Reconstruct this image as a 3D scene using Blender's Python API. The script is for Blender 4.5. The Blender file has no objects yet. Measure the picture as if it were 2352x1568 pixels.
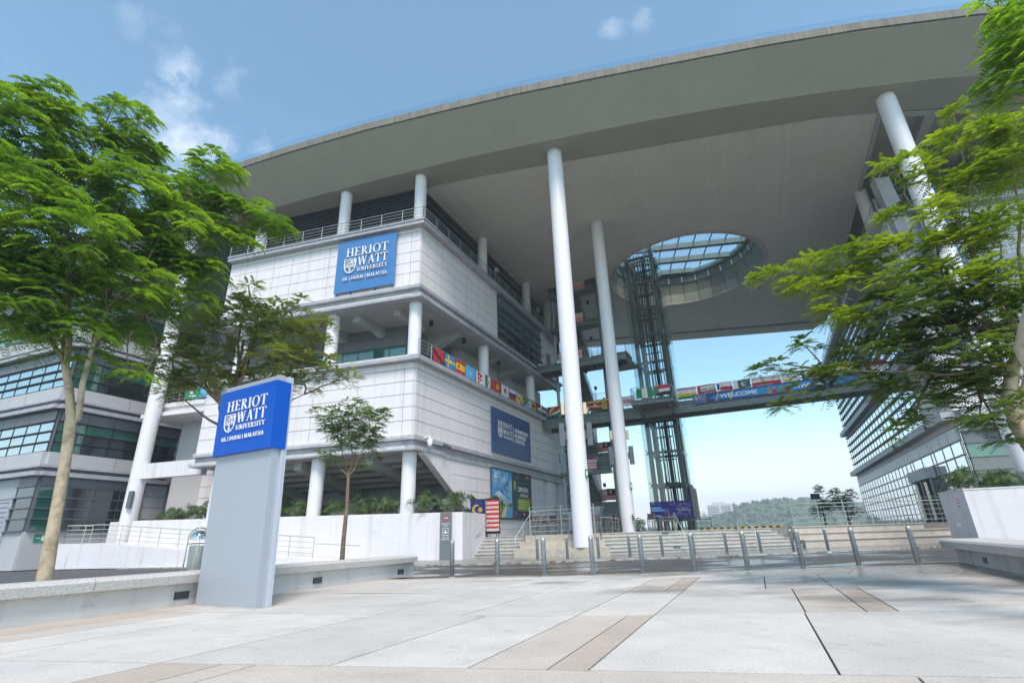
import bpy, bmesh, math, random
from mathutils import Vector, noise
from math import sin, cos, pi, radians as R, hypot
random.seed(7)
SC = bpy.context.scene
COL = SC.collection
# ---------------------------------------------------------------- camera
H = 1.08
PITCH, ROLL, LENS = R(21.13), R(-1.85), 17.79
FP = LENS/36*2352
_c, _s, _cr, _sr = cos(PITCH), sin(PITCH), cos(ROLL), sin(ROLL)
_r0, _u0, FW = Vector((1,0,0)), Vector((0,-_s,_c)), Vector((0,_c,_s))
RT = _r0*_cr+_u0*_sr
UP = -_r0*_sr+_u0*_cr
CAM = Vector((0,0,H))
def ray(x, y): return RT*((x-1176)/FP)-UP*((y-784)/FP)+FW
def at(x, y, d):                       # point on the sight line at horizontal distance d
    r = ray(x, y); return CAM+r*(d/hypot(r.x, r.y))
def onz(x, y, z=0.0):                  # point on the level z
    r = ray(x, y); return CAM+r*((z-H)/r.z)
def onp(x, y, p, az):                  # point on the upright plane through p along azimuth az
    r = ray(x, y); n = Vector((-sin(R(az)), cos(R(az)), 0))
    return CAM+r*(n.dot(Vector((p[0],p[1],0))-CAM)/n.dot(r))
cd = bpy.data.cameras.new('camera'); cam = bpy.data.objects.new('camera', cd); COL.objects.link(cam)
cd.sensor_width = 36; cd.lens = LENS; cd.clip_end = 6000; cd.clip_start = .05
from mathutils import Matrix
M = Matrix((RT, UP, -FW)).transposed().to_4x4(); M.translation = CAM
cam.matrix_world = M; SC.camera = cam
# ---------------------------------------------------------------- helpers
class Fr:
    def __init__(s, o, u, v): s.o = Vector((o[0],o[1],0)); s.u = Vector((u[0],u[1],0)); s.v = Vector((v[0],v[1],0))
    def p(s, a, b, z): return s.o+s.u*a+s.v*b+Vector((0,0,z))
def azf(o, az, side=1):                # frame running along az with its outward normal on the given side
    return Fr(o, (cos(R(az)), sin(R(az))), (side*sin(R(az)), -side*cos(R(az))))
W = Fr((0,0),(1,0),(0,1))
class MB:
    def __init__(s): s.v = []; s.f = []; s.m = []; s.sm = []
    def add(s, vs, fs, m=0, smooth=False):
        n = len(s.v); s.v += [tuple(v) for v in vs]
        for f in fs: s.f.append(tuple(i+n for i in f)); s.m.append(m); s.sm.append(smooth)
        return s
    def hexa(s, b, t, m=0):
        return s.add(b+t, [(3,2,1,0),(4,5,6,7),(0,1,5,4),(1,2,6,5),(2,3,7,6),(3,0,4,7)], m)
    def box(s, fr, a0, a1, b0, b1, z0, z1, m=0):
        return s.hexa([fr.p(a0,b0,z0),fr.p(a1,b0,z0),fr.p(a1,b1,z0),fr.p(a0,b1,z0)],
                      [fr.p(a0,b0,z1),fr.p(a1,b0,z1),fr.p(a1,b1,z1),fr.p(a0,b1,z1)], m)
    def prism(s, pts, ext, m=0):
        n = len(pts); e = Vector(ext); pts = [Vector(p) for p in pts]
        return s.add(pts+[p+e for p in pts], [tuple(range(n))[::-1], tuple(range(n,2*n))]+[(i,(i+1)%n,(i+1)%n+n,i+n) for i in range(n)], m)
    def quad(s, a, b, c, d, m=0): return s.add([a,b,c,d], [(0,1,2,3)], m)
    def tube(s, pts, r, n=8, m=0, cap=True, smooth=True):
        pts = [Vector(p) for p in pts]
        rs = r if isinstance(r, (list,tuple)) else [r]*len(pts)
        vs = []; k = len(pts); ref = None
        for i, p in enumerate(pts):
            d = (pts[min(i+1,k-1)]-pts[max(i-1,0)]).normalized()
            if ref is None: ref = Vector((0,0,1)) if abs(d.z) < .9 else Vector((1,0,0))
            x = (ref-d*ref.dot(d))
            if x.length < 1e-4: x = Vector((0,1,0))
            x.normalize(); y = d.cross(x); ref = x
            vs += [p+(x*cos(2*pi*j/n)+y*sin(2*pi*j/n))*rs[i] for j in range(n)]
        fs = [(i*n+j, i*n+(j+1)%n, (i+1)*n+(j+1)%n, (i+1)*n+j) for i in range(k-1) for j in range(n)]
        s.add(vs, fs, m, smooth)
        if cap: s.add(vs[:n], [tuple(range(n))[::-1]], m); s.add(vs[-n:], [tuple(range(n))], m)
        return s
    def lathe(s, c, prof, n=24, m=0, smooth=True):
        c = Vector(c); vs = []
        for r, z in prof: vs += [c+Vector((r*cos(2*pi*j/n), r*sin(2*pi*j/n), z)) for j in range(n)]
        fs = [(i*n+j, i*n+(j+1)%n, (i+1)*n+(j+1)%n, (i+1)*n+j) for i in range(len(prof)-1) for j in range(n)]
        return s.add(vs, fs, m, smooth)
    def cyl(s, x, y, z0, z1, r, n=28, m=0):
        s.lathe((x,y,0), [(r,z0),(r,z1)], n, m)
        s.lathe((x,y,0), [(r,z1),(.001,z1)], n, m, False); s.lathe((x,y,0), [(.001,z0),(r,z0)], n, m, False); return s
    def build(s, name, mats, parent=None, label=None, fix=True, origin=None):
        me = bpy.data.meshes.new(name)
        o0 = Vector((0,0,0))
        if parent is not None: o0 = Vector(parent.get('_o', (0,0,0)))
        elif origin is not None: o0 = Vector(origin)
        me.from_pydata([tuple(Vector(v)-o0) for v in s.v], [], s.f)
        for mt in (mats if isinstance(mats, (list,tuple)) else [mats]): me.materials.append(mt)
        me.polygons.foreach_set('material_index', s.m); me.polygons.foreach_set('use_smooth', s.sm)
        if fix:
            b = bmesh.new(); b.from_mesh(me); bmesh.ops.recalc_face_normals(b, faces=b.faces); b.to_mesh(me); b.free()
        me.update()
        ob = bpy.data.objects.new(name, me); COL.objects.link(ob)
        if parent is not None: ob.parent = parent; ob['_o'] = tuple(o0)
        elif origin is not None: ob.location = origin; ob['_o'] = tuple(o0)
        if label: ob['label'] = label
        return ob
def tag(o, label=None, cat=None, group=None, kind=None):
    if label: o['label'] = label
    if cat: o['category'] = cat
    if group: o['group'] = group
    if kind: o['kind'] = kind
    return o
def thing(name, loc, label, cat, group=None):
    o = bpy.data.objects.new(name, None); COL.objects.link(o); o.location = loc; o['_o'] = tuple(loc)
    o.empty_display_size = .3
    return tag(o, label, cat, group)
def copy_tree(o, parent=None):
    c = o.copy(); COL.objects.link(c); c.parent = parent
    for ch in [x for x in bpy.data.objects if x.parent == o]: copy_tree(ch, c)
    return c
# ---------------------------------------------------------------- materials
def mat(name, col, rough=.6, metal=0, var=.08, scale=1.5, bump=0, bscale=40, col2=None, c2=.5, c2scale=3, spec=.5, stretch=(1,1,1)):
    m = bpy.data.materials.new(name); m.use_nodes = True; nt = m.node_tree; N = nt.nodes; L = nt.links
    b = N['Principled BSDF']; b.inputs['Roughness'].default_value = rough; b.inputs['Metallic'].default_value = metal
    b.inputs['Specular IOR Level'].default_value = spec
    if not var and not bump and not col2: b.inputs['Base Color'].default_value = (*col,1); return m
    g = N.new('ShaderNodeNewGeometry'); mp = N.new('ShaderNodeMapping'); mp.inputs['Scale'].default_value = stretch
    L.new(g.outputs['Position'], mp.inputs['Vector'])
    no = N.new('ShaderNodeTexNoise'); no.inputs['Scale'].default_value = scale; no.inputs['Detail'].default_value = 6; no.inputs['Roughness'].default_value = .65
    L.new(mp.outputs[0], no.inputs['Vector'])
    mr = N.new('ShaderNodeMapRange'); mr.inputs[1].default_value = .3; mr.inputs[2].default_value = .7; mr.inputs[3].default_value = 1-var; mr.inputs[4].default_value = 1+var
    L.new(no.outputs[0], mr.inputs[0])
    base = N.new('ShaderNodeMix'); base.data_type = 'RGBA'; base.inputs['A'].default_value = (*col,1); base.inputs['B'].default_value = (*(col2 or col),1)
    base.inputs['Factor'].default_value = 0
    if col2:
        n2 = N.new('ShaderNodeTexNoise'); n2.inputs['Scale'].default_value = c2scale; n2.inputs['Detail'].default_value = 8; n2.inputs['Roughness'].default_value = .7
        L.new(mp.outputs[0], n2.inputs['Vector'])
        r2 = N.new('ShaderNodeMapRange'); r2.inputs[1].default_value = c2-.04; r2.inputs[2].default_value = c2+.12; L.new(n2.outputs[0], r2.inputs[0])
        L.new(r2.outputs[0], base.inputs['Factor'])
    hv = N.new('ShaderNodeMix'); hv.data_type = 'RGBA'; hv.blend_type = 'MULTIPLY'; hv.inputs['Factor'].default_value = 1
    L.new(base.outputs['Result'], hv.inputs['A']); L.new(mr.outputs[0], hv.inputs['B']); L.new(hv.outputs['Result'], b.inputs['Base Color'])
    if bump:
        nb = N.new('ShaderNodeTexNoise'); nb.inputs['Scale'].default_value = bscale; nb.inputs['Detail'].default_value = 3
        L.new(g.outputs['Position'], nb.inputs['Vector']); bp = N.new('ShaderNodeBump'); bp.inputs['Strength'].default_value = bump; bp.inputs['Distance'].default_value = .02
        L.new(nb.outputs[0], bp.inputs['Height']); L.new(bp.outputs[0], b.inputs['Normal'])
    return m
def glassy(name, tint, clear, rough=.02, ior=1.5):      # see-through pane: part transparent, part mirror
    m = bpy.data.materials.new(name); m.use_nodes = True; nt = m.node_tree; N = nt.nodes; L = nt.links
    N.remove(N['Principled BSDF']); out = N['Material Output']
    t = N.new('ShaderNodeBsdfTransparent'); t.inputs[0].default_value = (*tint,1)
    gl = N.new('ShaderNodeBsdfGlossy'); gl.inputs['Roughness'].default_value = rough; gl.inputs[0].default_value = (.9,.97,.95,1)
    lw = N.new('ShaderNodeLayerWeight'); lw.inputs[0].default_value = .5; fr = N.new('ShaderNodeMath'); fr.operation = 'POWER'; fr.inputs[1].default_value = 4.5; L.new(lw.outputs['Facing'], fr.inputs[0])
    mr = N.new('ShaderNodeMapRange'); mr.inputs[3].default_value = 1-clear; mr.inputs[4].default_value = min(1, 1-clear+(ior-1)*2); L.new(fr.outputs[0], mr.inputs[0])
    mx = N.new('ShaderNodeMixShader'); L.new(mr.outputs[0], mx.inputs[0]); L.new(t.outputs[0], mx.inputs[1]); L.new(gl.outputs[0], mx.inputs[2]); L.new(mx.outputs[0], out.inputs[0])
    return m
def mirrorglass(name, dark, mirror, tint, wav=.02):        # coated window glass: dark body with a strong reflection
    m = bpy.data.materials.new(name); m.use_nodes = True; nt = m.node_tree; N = nt.nodes; L = nt.links
    b = N['Principled BSDF']; out = N['Material Output']; b.inputs['Base Color'].default_value = (*dark,1); b.inputs['Roughness'].default_value = .12
    gl = N.new('ShaderNodeBsdfGlossy'); gl.inputs['Roughness'].default_value = .015; gl.inputs[0].default_value = (*tint,1)
    fr = N.new('ShaderNodeFresnel'); fr.inputs[0].default_value = 1.6
    mr = N.new('ShaderNodeMapRange'); mr.inputs[3].default_value = mirror; mr.inputs[4].default_value = 1; L.new(fr.outputs[0], mr.inputs[0])
    g = N.new('ShaderNodeNewGeometry'); no = N.new('ShaderNodeTexNoise'); no.inputs['Scale'].default_value = .7; L.new(g.outputs['Position'], no.inputs['Vector'])
    bp = N.new('ShaderNodeBump'); bp.inputs['Strength'].default_value = wav*4; bp.inputs['Distance'].default_value = .05; L.new(no.outputs[0], bp.inputs['Height']); L.new(bp.outputs[0], gl.inputs['Normal'])
    mx = N.new('ShaderNodeMixShader'); L.new(mr.outputs[0], mx.inputs[0]); L.new(b.outputs[0], mx.inputs[1]); L.new(gl.outputs[0], mx.inputs[2]); L.new(mx.outputs[0], out.inputs[0])
    return m
def leafmat(name, c1, c2, sc=1.2, tr=.45):
    m = bpy.data.materials.new(name); m.use_nodes = True; nt = m.node_tree; N = nt.nodes; L = nt.links
    b = N['Principled BSDF']; out = N['Material Output']; b.inputs['Roughness'].default_value = .5; b.inputs['Specular IOR Level'].default_value = .3
    g = N.new('ShaderNodeNewGeometry'); no = N.new('ShaderNodeTexNoise'); no.inputs['Scale'].default_value = sc; no.inputs['Detail'].default_value = 5
    L.new(g.outputs['Position'], no.inputs['Vector'])
    mr = N.new('ShaderNodeMapRange'); mr.inputs[1].default_value = .35; mr.inputs[2].default_value = .65; L.new(no.outputs[0], mr.inputs[0])
    mx = N.new('ShaderNodeMix'); mx.data_type = 'RGBA'; mx.inputs['A'].default_value = (*c1,1); mx.inputs['B'].default_value = (*c2,1); L.new(mr.outputs[0], mx.inputs['Factor'])
    L.new(mx.outputs['Result'], b.inputs['Base Color'])
    t = N.new('ShaderNodeBsdfTranslucent'); h = N.new('ShaderNodeMix'); h.data_type = 'RGBA'; h.blend_type = 'MULTIPLY'; h.inputs['Factor'].default_value = 1
    h.inputs['B'].default_value = (1.5,1.7,.5,1); L.new(mx.outputs['Result'], h.inputs['A']); L.new(h.outputs['Result'], t.inputs[0])
    ms = N.new('ShaderNodeMixShader'); ms.inputs[0].default_value = tr; L.new(b.outputs[0], ms.inputs[1]); L.new(t.outputs[0], ms.inputs[2]); L.new(ms.outputs[0], out.inputs[0])
    return m
def streak(m, col=(.25,.24,.2), amt=.35, sx=3.5, lo=.52):   # rain streaks that run down a wall
    nt = m.node_tree; N = nt.nodes; L = nt.links; b = N['Principled BSDF']; old = b.inputs['Base Color'].links[0].from_socket
    g = N.new('ShaderNodeNewGeometry'); mp = N.new('ShaderNodeMapping'); mp.inputs['Scale'].default_value = (sx,sx,.12); L.new(g.outputs['Position'], mp.inputs['Vector'])
    no = N.new('ShaderNodeTexNoise'); no.inputs['Scale'].default_value = 1; no.inputs['Detail'].default_value = 7; L.new(mp.outputs[0], no.inputs['Vector'])
    mr = N.new('ShaderNodeMapRange'); mr.inputs[1].default_value = lo; mr.inputs[2].default_value = lo+.2; mr.inputs[4].default_value = amt; L.new(no.outputs[0], mr.inputs[0])
    mx = N.new('ShaderNodeMix'); mx.data_type = 'RGBA'; mx.inputs['B'].default_value = (*col,1); L.new(mr.outputs[0], mx.inputs['Factor']); L.new(old, mx.inputs['A']); L.new(mx.outputs['Result'], b.inputs['Base Color'])
    return m
white = streak(mat('white_panel', (.74,.705,.71), .55, var=.035, scale=.8, bump=.12, bscale=25), amt=.22)
trim = mat('grey_trim', (.36,.365,.40), .5, var=.05, col2=(.46,.46,.485), c2=.52, c2scale=1.2)
stained = streak(mat('stained_ledge', (.6,.6,.6), .6, var=.06, col2=(.5,.44,.38), c2=.54, c2scale=3), amt=.4, sx=5)
joint = mat('joint_grey', (.50,.505,.515), .8, var=0)
dgrey = mat('dark_panel', (.10,.115,.13), .35, var=.08)
mgrey = mat('mid_panel', (.15,.16,.18), .4, var=.06)
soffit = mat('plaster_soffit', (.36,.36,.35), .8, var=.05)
colm = mat('white_column_paint', (.76,.745,.77), .38, var=.03, scale=.6)
steel = mat('green_grey_steel', (.13,.17,.165), .45, var=.1, col2=(.17,.21,.2), c2=.5)
steel_l = mat('pale_green_steel', (.36,.42,.40), .4, metal=.2, var=.08)
steel_d = mat('dark_green_steel', (.05,.068,.065), .45, var=.1)
rail = mat('galvanised_rail', (.42,.44,.43), .35, metal=.5, var=.1, scale=8)
railc = mat('cream_painted_rail', (.48,.49,.42), .5, var=.12, scale=6, col2=(.35,.2,.1), c2=.66, c2scale=9)
black = mat('black_paint', (.012,.012,.014), .5, var=0)
louv = mat('louvre_metal', (.085,.092,.1), .4, metal=.3, var=.05)
roofc = mat('roof_soffit', (.38,.36,.315), .75, var=.05, scale=.5, bump=.15, bscale=8)
fasc = streak(mat('roof_fascia', (.19,.18,.15), .8, var=.12, scale=2), col=(.08,.075,.06), amt=.55, sx=9, lo=.45)
greeng = mirrorglass('green_glass', (.012,.11,.085), .06, (.8,1,.95))
darkg = mirrorglass('dark_glass', (.008,.016,.018), .07, (.85,.95,1))
skyg = mirrorglass('sky_glass', (.05,.07,.08), .62, (.88,.95,.97))
clearg = glassy('clear_lift_glass', (.86,.94,.93), .93, ior=1.3)
skyl = glassy('skylight_glass', (.93,.98,1), .97, ior=1.2)
wallw = streak(mat('painted_render', (.71,.685,.70), .7, var=.04, scale=.9, bump=.15, bscale=14, col2=(.58,.55,.5), c2=.63, c2scale=1.4), col=(.4,.36,.28), amt=.38, sx=2.2, lo=.54)
conc = mat('step_concrete', (.47,.455,.42), .8, var=.14, scale=3, bump=.25, bscale=30, col2=(.36,.35,.32), c2=.55, c2scale=2)
tanc = mat('tan_plinth_concrete', (.47,.42,.34), .8, var=.12, scale=2, bump=.25, bscale=18, col2=(.28,.28,.27), c2=.56, c2scale=2.5)
benchm = mat('bench_granolithic', (.52,.51,.49), .8, var=.35, scale=45, bump=.8, bscale=70, col2=(.42,.41,.39), c2=.6, c2scale=2)
galv = mat('galvanised_bollard', (.30,.35,.39), .42, metal=.55, var=.2, scale=14, col2=(.42,.46,.49), c2=.5, c2scale=12)
signg = mat('monolith_grey', (.36,.40,.45), .45, metal=.1, var=.02, scale=.5)
signl = mat('monolith_light', (.52,.56,.62), .45, metal=.2, var=.02)
blue = mat('sign_blue', (.003,.085,.46), .45, var=.03, spec=.25)
blue2 = mat('facade_sign_blue', (.055,.19,.44), .35, var=.03)
navy = mat('school_sign_navy', (.03,.075,.21), .35, var=.04)
letter = mat('white_lettering', (.8,.8,.8), .35, var=0)
bark = mat('pale_bark', (.44,.36,.25), .8, var=.2, scale=4, bump=.6, bscale=12, col2=(.25,.20,.13), c2=.53, c2scale=3.5)
bark2 = mat('grey_brown_bark', (.2,.14,.1), .85, var=.25, scale=6, bump=.5, bscale=15, col2=(.34,.28,.2), c2=.55, c2scale=5)
chrome = mat('polished_steel', (.6,.6,.58), .12, metal=1, var=.03)
chairm = mat('chair_grey_metal', (.25,.24,.23), .4, metal=.4, var=.05)
brown = mat('brown_slats', (.06,.04,.035), .6, var=.15, scale=10)
FC = {}
def fc(c):                              # plain cloth or print colour
    k = tuple(round(x,3) for x in c)
    if k not in FC: FC[k] = mat('colour_%d' % (len(FC)+1), c, .65, var=.06, scale=3)
    return FC[k]
RED, WHT, BLU, GRN, YEL, BLK, SKYB, NAVY, ORG = (.5,.02,.035),(.72,.72,.72),(.02,.04,.25),(.02,.22,.08),(.7,.5,.02),(.02,.02,.02),(.06,.3,.62),(.015,.02,.12),(.7,.22,.02)
# ---------------------------------------------------------------- lettering
DG = None
def text_mesh(s, size, bold=0):
    cu = bpy.data.curves.new('t', 'FONT'); cu.body = s; cu.size = size; cu.resolution_u = 3; cu.offset = bold
    o = bpy.data.objects.new('t', cu); COL.objects.link(o); dg = bpy.context.evaluated_depsgraph_get(); dg.update()
    me = bpy.data.meshes.new_from_object(o.evaluated_get(dg)); vs = [v.co.copy() for v in me.vertices]; fs = [tuple(p.vertices) for p in me.polygons]
    bpy.data.objects.remove(o); bpy.data.curves.remove(cu); bpy.data.meshes.remove(me)
    return vs, fs
def put_text(mb, s, origin, right, up, height, width=None, out=None, depth=.0, bold=0, m=0, anchor='l'):
    vs, fs = text_mesh(s, 1, bold)
    if not vs: return
    x0 = min(v.x for v in vs); x1 = max(v.x for v in vs); y0 = min(v.y for v in vs if 1); y1 = max(v.y for v in vs)
    h0 = .72 if s.lower() != s else .5
    sy = height/.72; sx = sy if width is None else width/(x1-x0)
    w = (x1-x0)*sx; ox = -x0*sx-(w/2 if anchor == 'c' else 0)
    n = (out or right.cross(up)).normalized(); P = [origin+right*(v.x*sx+ox)+up*(v.y*sy) for v in vs]
    if depth:
        k = len(P); cnt = {}
        for f in fs:
            for i in range(len(f)):
                e = (f[i], f[(i+1)%len(f)]); cnt[tuple(sorted(e))] = cnt.get(tuple(sorted(e)),0)+1
        sd = []
        for f in fs:
            for i in range(len(f)):
                a, b = f[i], f[(i+1)%len(f)]
                if cnt[tuple(sorted((a,b)))] == 1: sd.append((b,a,a+k,b+k))
        mb.add([p+n*depth for p in P]+P, list(fs)+sd, m)
    else: mb.add(P, fs, m)
def _st(x0,y0,x1,y1,t,t2=None):      # stroke with horizontal ends
    t2 = t if t2 is None else t2
    return [(x0-t/2,y0),(x0+t/2,y0),(x1+t2/2,y1),(x1-t2/2,y1)]
def _r(x0,y0,x1,y1): return [(x0,y0),(x1,y0),(x1,y1),(x0,y1)]
def _arc(cx,cy,rx,ry,a0,a1,tx,ty,n=12):
    out = []
    for i in range(n):
        a, b = R(a0+(a1-a0)*i/n), R(a0+(a1-a0)*(i+1)/n)
        out.append([(cx+rx*cos(a),cy+ry*sin(a)),(cx+rx*cos(b),cy+ry*sin(b)),(cx+(rx-tx)*cos(b),cy+(ry-ty)*sin(b)),(cx+(rx-tx)*cos(a),cy+(ry-ty)*sin(a))])
    return out
def serif(ch):
    K, k, s, h = .13, .045, .1, .035
    def stem(x, b=1, t=1): return [_r(x-K/2,0,x+K/2,1)]+([_r(x-K/2-s,0,x+K/2+s,h)] if b else [])+([_r(x-K/2-s,1-h,x+K/2+s,1)] if t else [])
    def sr(x, y): return [_r(x-.13,y,x+.13,y+h)]
    G = {'H': (.88, stem(.19)+stem(.69)+[_r(.2,.49,.7,.49+k)]),
     'I': (.4, stem(.2)),
     'E': (.68, stem(.19)+[_r(.2,0,.6,k),_r(.2,.49,.48,.49+k),_r(.2,1-k,.57,1),_r(.55,0,.6,.2),_r(.52,.82,.57,1),_r(.44,.42,.48,.6)]),
     'R': (.78, stem(.19)+_arc(.3,.745,.27,.255,-90,90,.13,k)+[_r(.2,1-k,.31,1),_r(.2,.49,.31,.49+k),_st(.68,0,.36,.5,.15)]+sr(.7,0)),
     'O': (.9, _arc(.45,.5,.4,.52,0,360,.13,.05,28)),
     'T': (.76, stem(.38,1,0)+[_r(.03,1-k,.73,1),_r(.03,.8,.07,1),_r(.69,.8,.73,1)]),
     'W': (1.2, [_st(.34,0,.14,1,.13),_st(.34,0,.56,1,.05),_st(.82,0,.6,1,.13),_st(.82,0,1.05,1,.05)]+sr(.14,1-h)+sr(.6,1-h)+sr(1.05,1-h)),
     'A': (.84, [_st(.14,0,.42,1,.05),_st(.7,0,.42,1,.14),_r(.24,.33,.6,.33+k)]+sr(.14,0)+sr(.7,0)),
     'U': (.84, [_r(.13,.28,.26,1),_r(.66,.28,.71,1)]+_arc(.42,.3,.29,.31,180,360,.1,.06)+sr(.19,1-h)+sr(.68,1-h)),
     'N': (.9, [_r(.17,0,.22,1),_r(.69,0,.74,1),_st(.7,0,.2,1,.14)]+sr(.19,0)+sr(.17,1-h)+sr(.71,1-h)),
     'V': (.82, [_st(.42,0,.15,1,.13),_st(.42,0,.68,1,.05)]+sr(.15,1-h)+sr(.68,1-h)),
     'S': (.6, _arc(.3,.75,.2,.26,20,250,.1,.05)+_arc(.3,.26,.22,.27,-160,80,.1,.05)+[_st(.42,.42,.18,.62,.16)]),
     'Y': (.78, [_r(.33,0,.46,.45),_st(.39,.42,.12,1,.12),_st(.4,.42,.66,1,.05)]+sr(.39,0)+sr(.13,1-h)+sr(.66,1-h)),
     'K': (.8, stem(.19)+[_st(.24,.42,.62,1,.05),_st(.68,0,.33,.58,.14)]+sr(.69,0)+sr(.6,1-h)),
     'D': (.86, stem(.19)+_arc(.32,.5,.48,.5,-90,90,.13,k,16)+[_r(.2,0,.33,k),_r(.2,1-k,.33,1)]),
     'B': (.72, stem(.19)+_arc(.34,.26,.3,.27,-90,90,.12,k)+_arc(.32,.755,.25,.25,-90,90,.12,k)+[_r(.2,0,.35,k),_r(.2,.49,.35,.49+k),_r(.2,1-k,.33,1)]),
     'M': (1.05, [_r(.15,0,.19,1),_r(.8,0,.93,1),_st(.5,0,.2,1,.14),_st(.5,0,.84,1,.05)]+sr(.17,0)+sr(.86,0)+sr(.16,1-h)+sr(.88,1-h)),
     'L': (.64, stem(.19)+[_r(.2,0,.57,k),_r(.53,0,.57,.2)]),
     '|': (.4, [_r(.17,-.1,.21,1.1)]), ' ': (.3, [])}
    return G[ch]
def put_serif(mb, s, origin, right, up, height, width=None, depth=.02, m=0):
    gl = [serif(c) for c in s]; tot = sum(g[0] for g in gl)+.04*len(gl)
    sx = height if width is None else width/tot; n = right.cross(up).normalized(); x = 0
    for k, (w, polys) in enumerate(gl):
        for j, po in enumerate(polys):
            d = n*(.0012*(j % 4))
            P = [origin+right*((x+px)*sx)+up*(py*height)+d for px, py in po]
            mb.prism(P, n*depth, m)
        x += w+.04
def shield(mb, origin, right, up, w, h, depth=.015, m=0):
    n = right.cross(up).normalized()
    def q(x, y, e=0): return origin+right*(x*w)+up*(y*h)+n*e
    out = [(0,1),(1,1)]+[(1-.5*(1-cos(R(a))), .55-.55*sin(R(a))) for a in range(0,91,15)]+[(.5*(1-cos(R(a))), .55-.55*sin(R(a))) for a in range(75,-1,-15)]
    c = (.5,.55); inn = [(c[0]+(x-c[0])*.87, c[1]+(y-c[1])*.9) for x, y in out]
    for i in range(len(out)):
        j = (i+1)%len(out); mb.prism([q(*out[i]),q(*out[j]),q(*inn[j]),q(*inn[i])], n*depth, m)
    def bar(x0,y0,x1,y1,t):
        a = Vector((x1-x0,y1-y0)); a.normalize(); b = Vector((-a.y,a.x))*t/2
        mb.prism([q(x0-b.x,y0-b.y,.001),q(x1-b.x,y1-b.y,.001),q(x1+b.x,y1+b.y,.001),q(x0+b.x,y0+b.y,.001)], n*(depth*.9), m)
    for y in (.42,.5): bar(.07,y,.93,y,.03)
    bar(.5,.04,.5,.97,.03); bar(.52,.7,.93,.7,.03)
    for x in (.58,.8): mb.prism([q(x,.74,.001),q(x+.13,.76,.001),q(x+.13,.92,.001),q(x,.9,.001)], n*(depth*.8), m)
    for a in range(0,360,60): bar(.73,.58,.73+.12*cos(R(a)),.58+.07*sin(R(a)),.05)
    for (x,y) in ((.2,.85),(.3,.74),(.18,.66),(.34,.6),(.25,.54),(.38,.86),(.4,.7)):
        for a in (20,80,140): bar(x-.05*cos(R(a)),y-.04*sin(R(a)),x+.05*cos(R(a)),y+.04*sin(R(a)),.035)
    bar(.5,.35,.3,.6,.04); bar(.5,.3,.4,.12,.03); bar(.5,.3,.62,.12,.03); bar(.4,.3,.6,.3,.03)
def railing(mb, pts, h=1.05, n=4, sp=1.6, r=.022, top=.03, m=0, lift=.0):
    pts = [Vector(p) for p in pts]
    for a, b in zip(pts, pts[1:]):
        L = (b-a).length; k = max(1, round(L/sp))
        for i in range(k+1):
            p = a.lerp(b, i/k); mb.tube([p, p+Vector((0,0,h))], r*1.1, 6, m)
        for j in range(n):
            z = h*(j+1)/(n+.0)-.0
            rr = top if j == n-1 else r*.75
            mb.tube([a+Vector((0,0,z)), b+Vector((0,0,z))], rr, 6, m)
def wallpanels(mb, fr, a0, a1, zs, brk, d0=0, d1=.06, gap=.045, m=0):
    xs = [a0]+[b for b in brk if a0+.3 < b < a1-.3]+[a1]
    for z0, z1 in zip(zs, zs[1:]):
        for x0, x1 in zip(xs, xs[1:]): mb.box(fr, x0+(gap/2 if x0 > a0 else 0), x1-(gap/2 if x1 < a1 else 0), d0, d1, z0+gap/2, z1-gap/2, m)
def curtain(parent, fr, a0, a1, rows, n, glass, panels=(), gm=None, name='curtain_wall', d=.0, fm=None, fin=.0, label=None, xs=None):
    """rows: list of z; panels: set of row indices that are opaque; glass may be a dict row->material"""
    mats = [fm or black]; F = MB(); G = MB(); gl = glass if isinstance(glass, list) else [glass]
    xs = xs or [a0+(a1-a0)*i/n for i in range(n+1)]
    for x in xs: F.box(fr, x-.03, x+.03, d, d+.05, rows[0], rows[-1])
    for z in rows: F.box(fr, a0-.05, a1+.05, d-.002, d+.06+fin, z-.035, z+.035)
    root = F.build(name, mats, parent, label)
    pm = [mgrey]+gl
    for i, (z0, z1) in enumerate(zip(rows, rows[1:])):
        for j, (x0, x1) in enumerate(zip(xs, xs[1:])):
            k = 0 if i in panels else (1 if len(gl) == 1 else 1+(gm(i, j) if gm else 0))
            G.box(fr, x0, x1, d-.04, d+(.05 if i in panels else .02), z0, z1, k)
    G.build('pane', pm, root)
    return root
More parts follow.
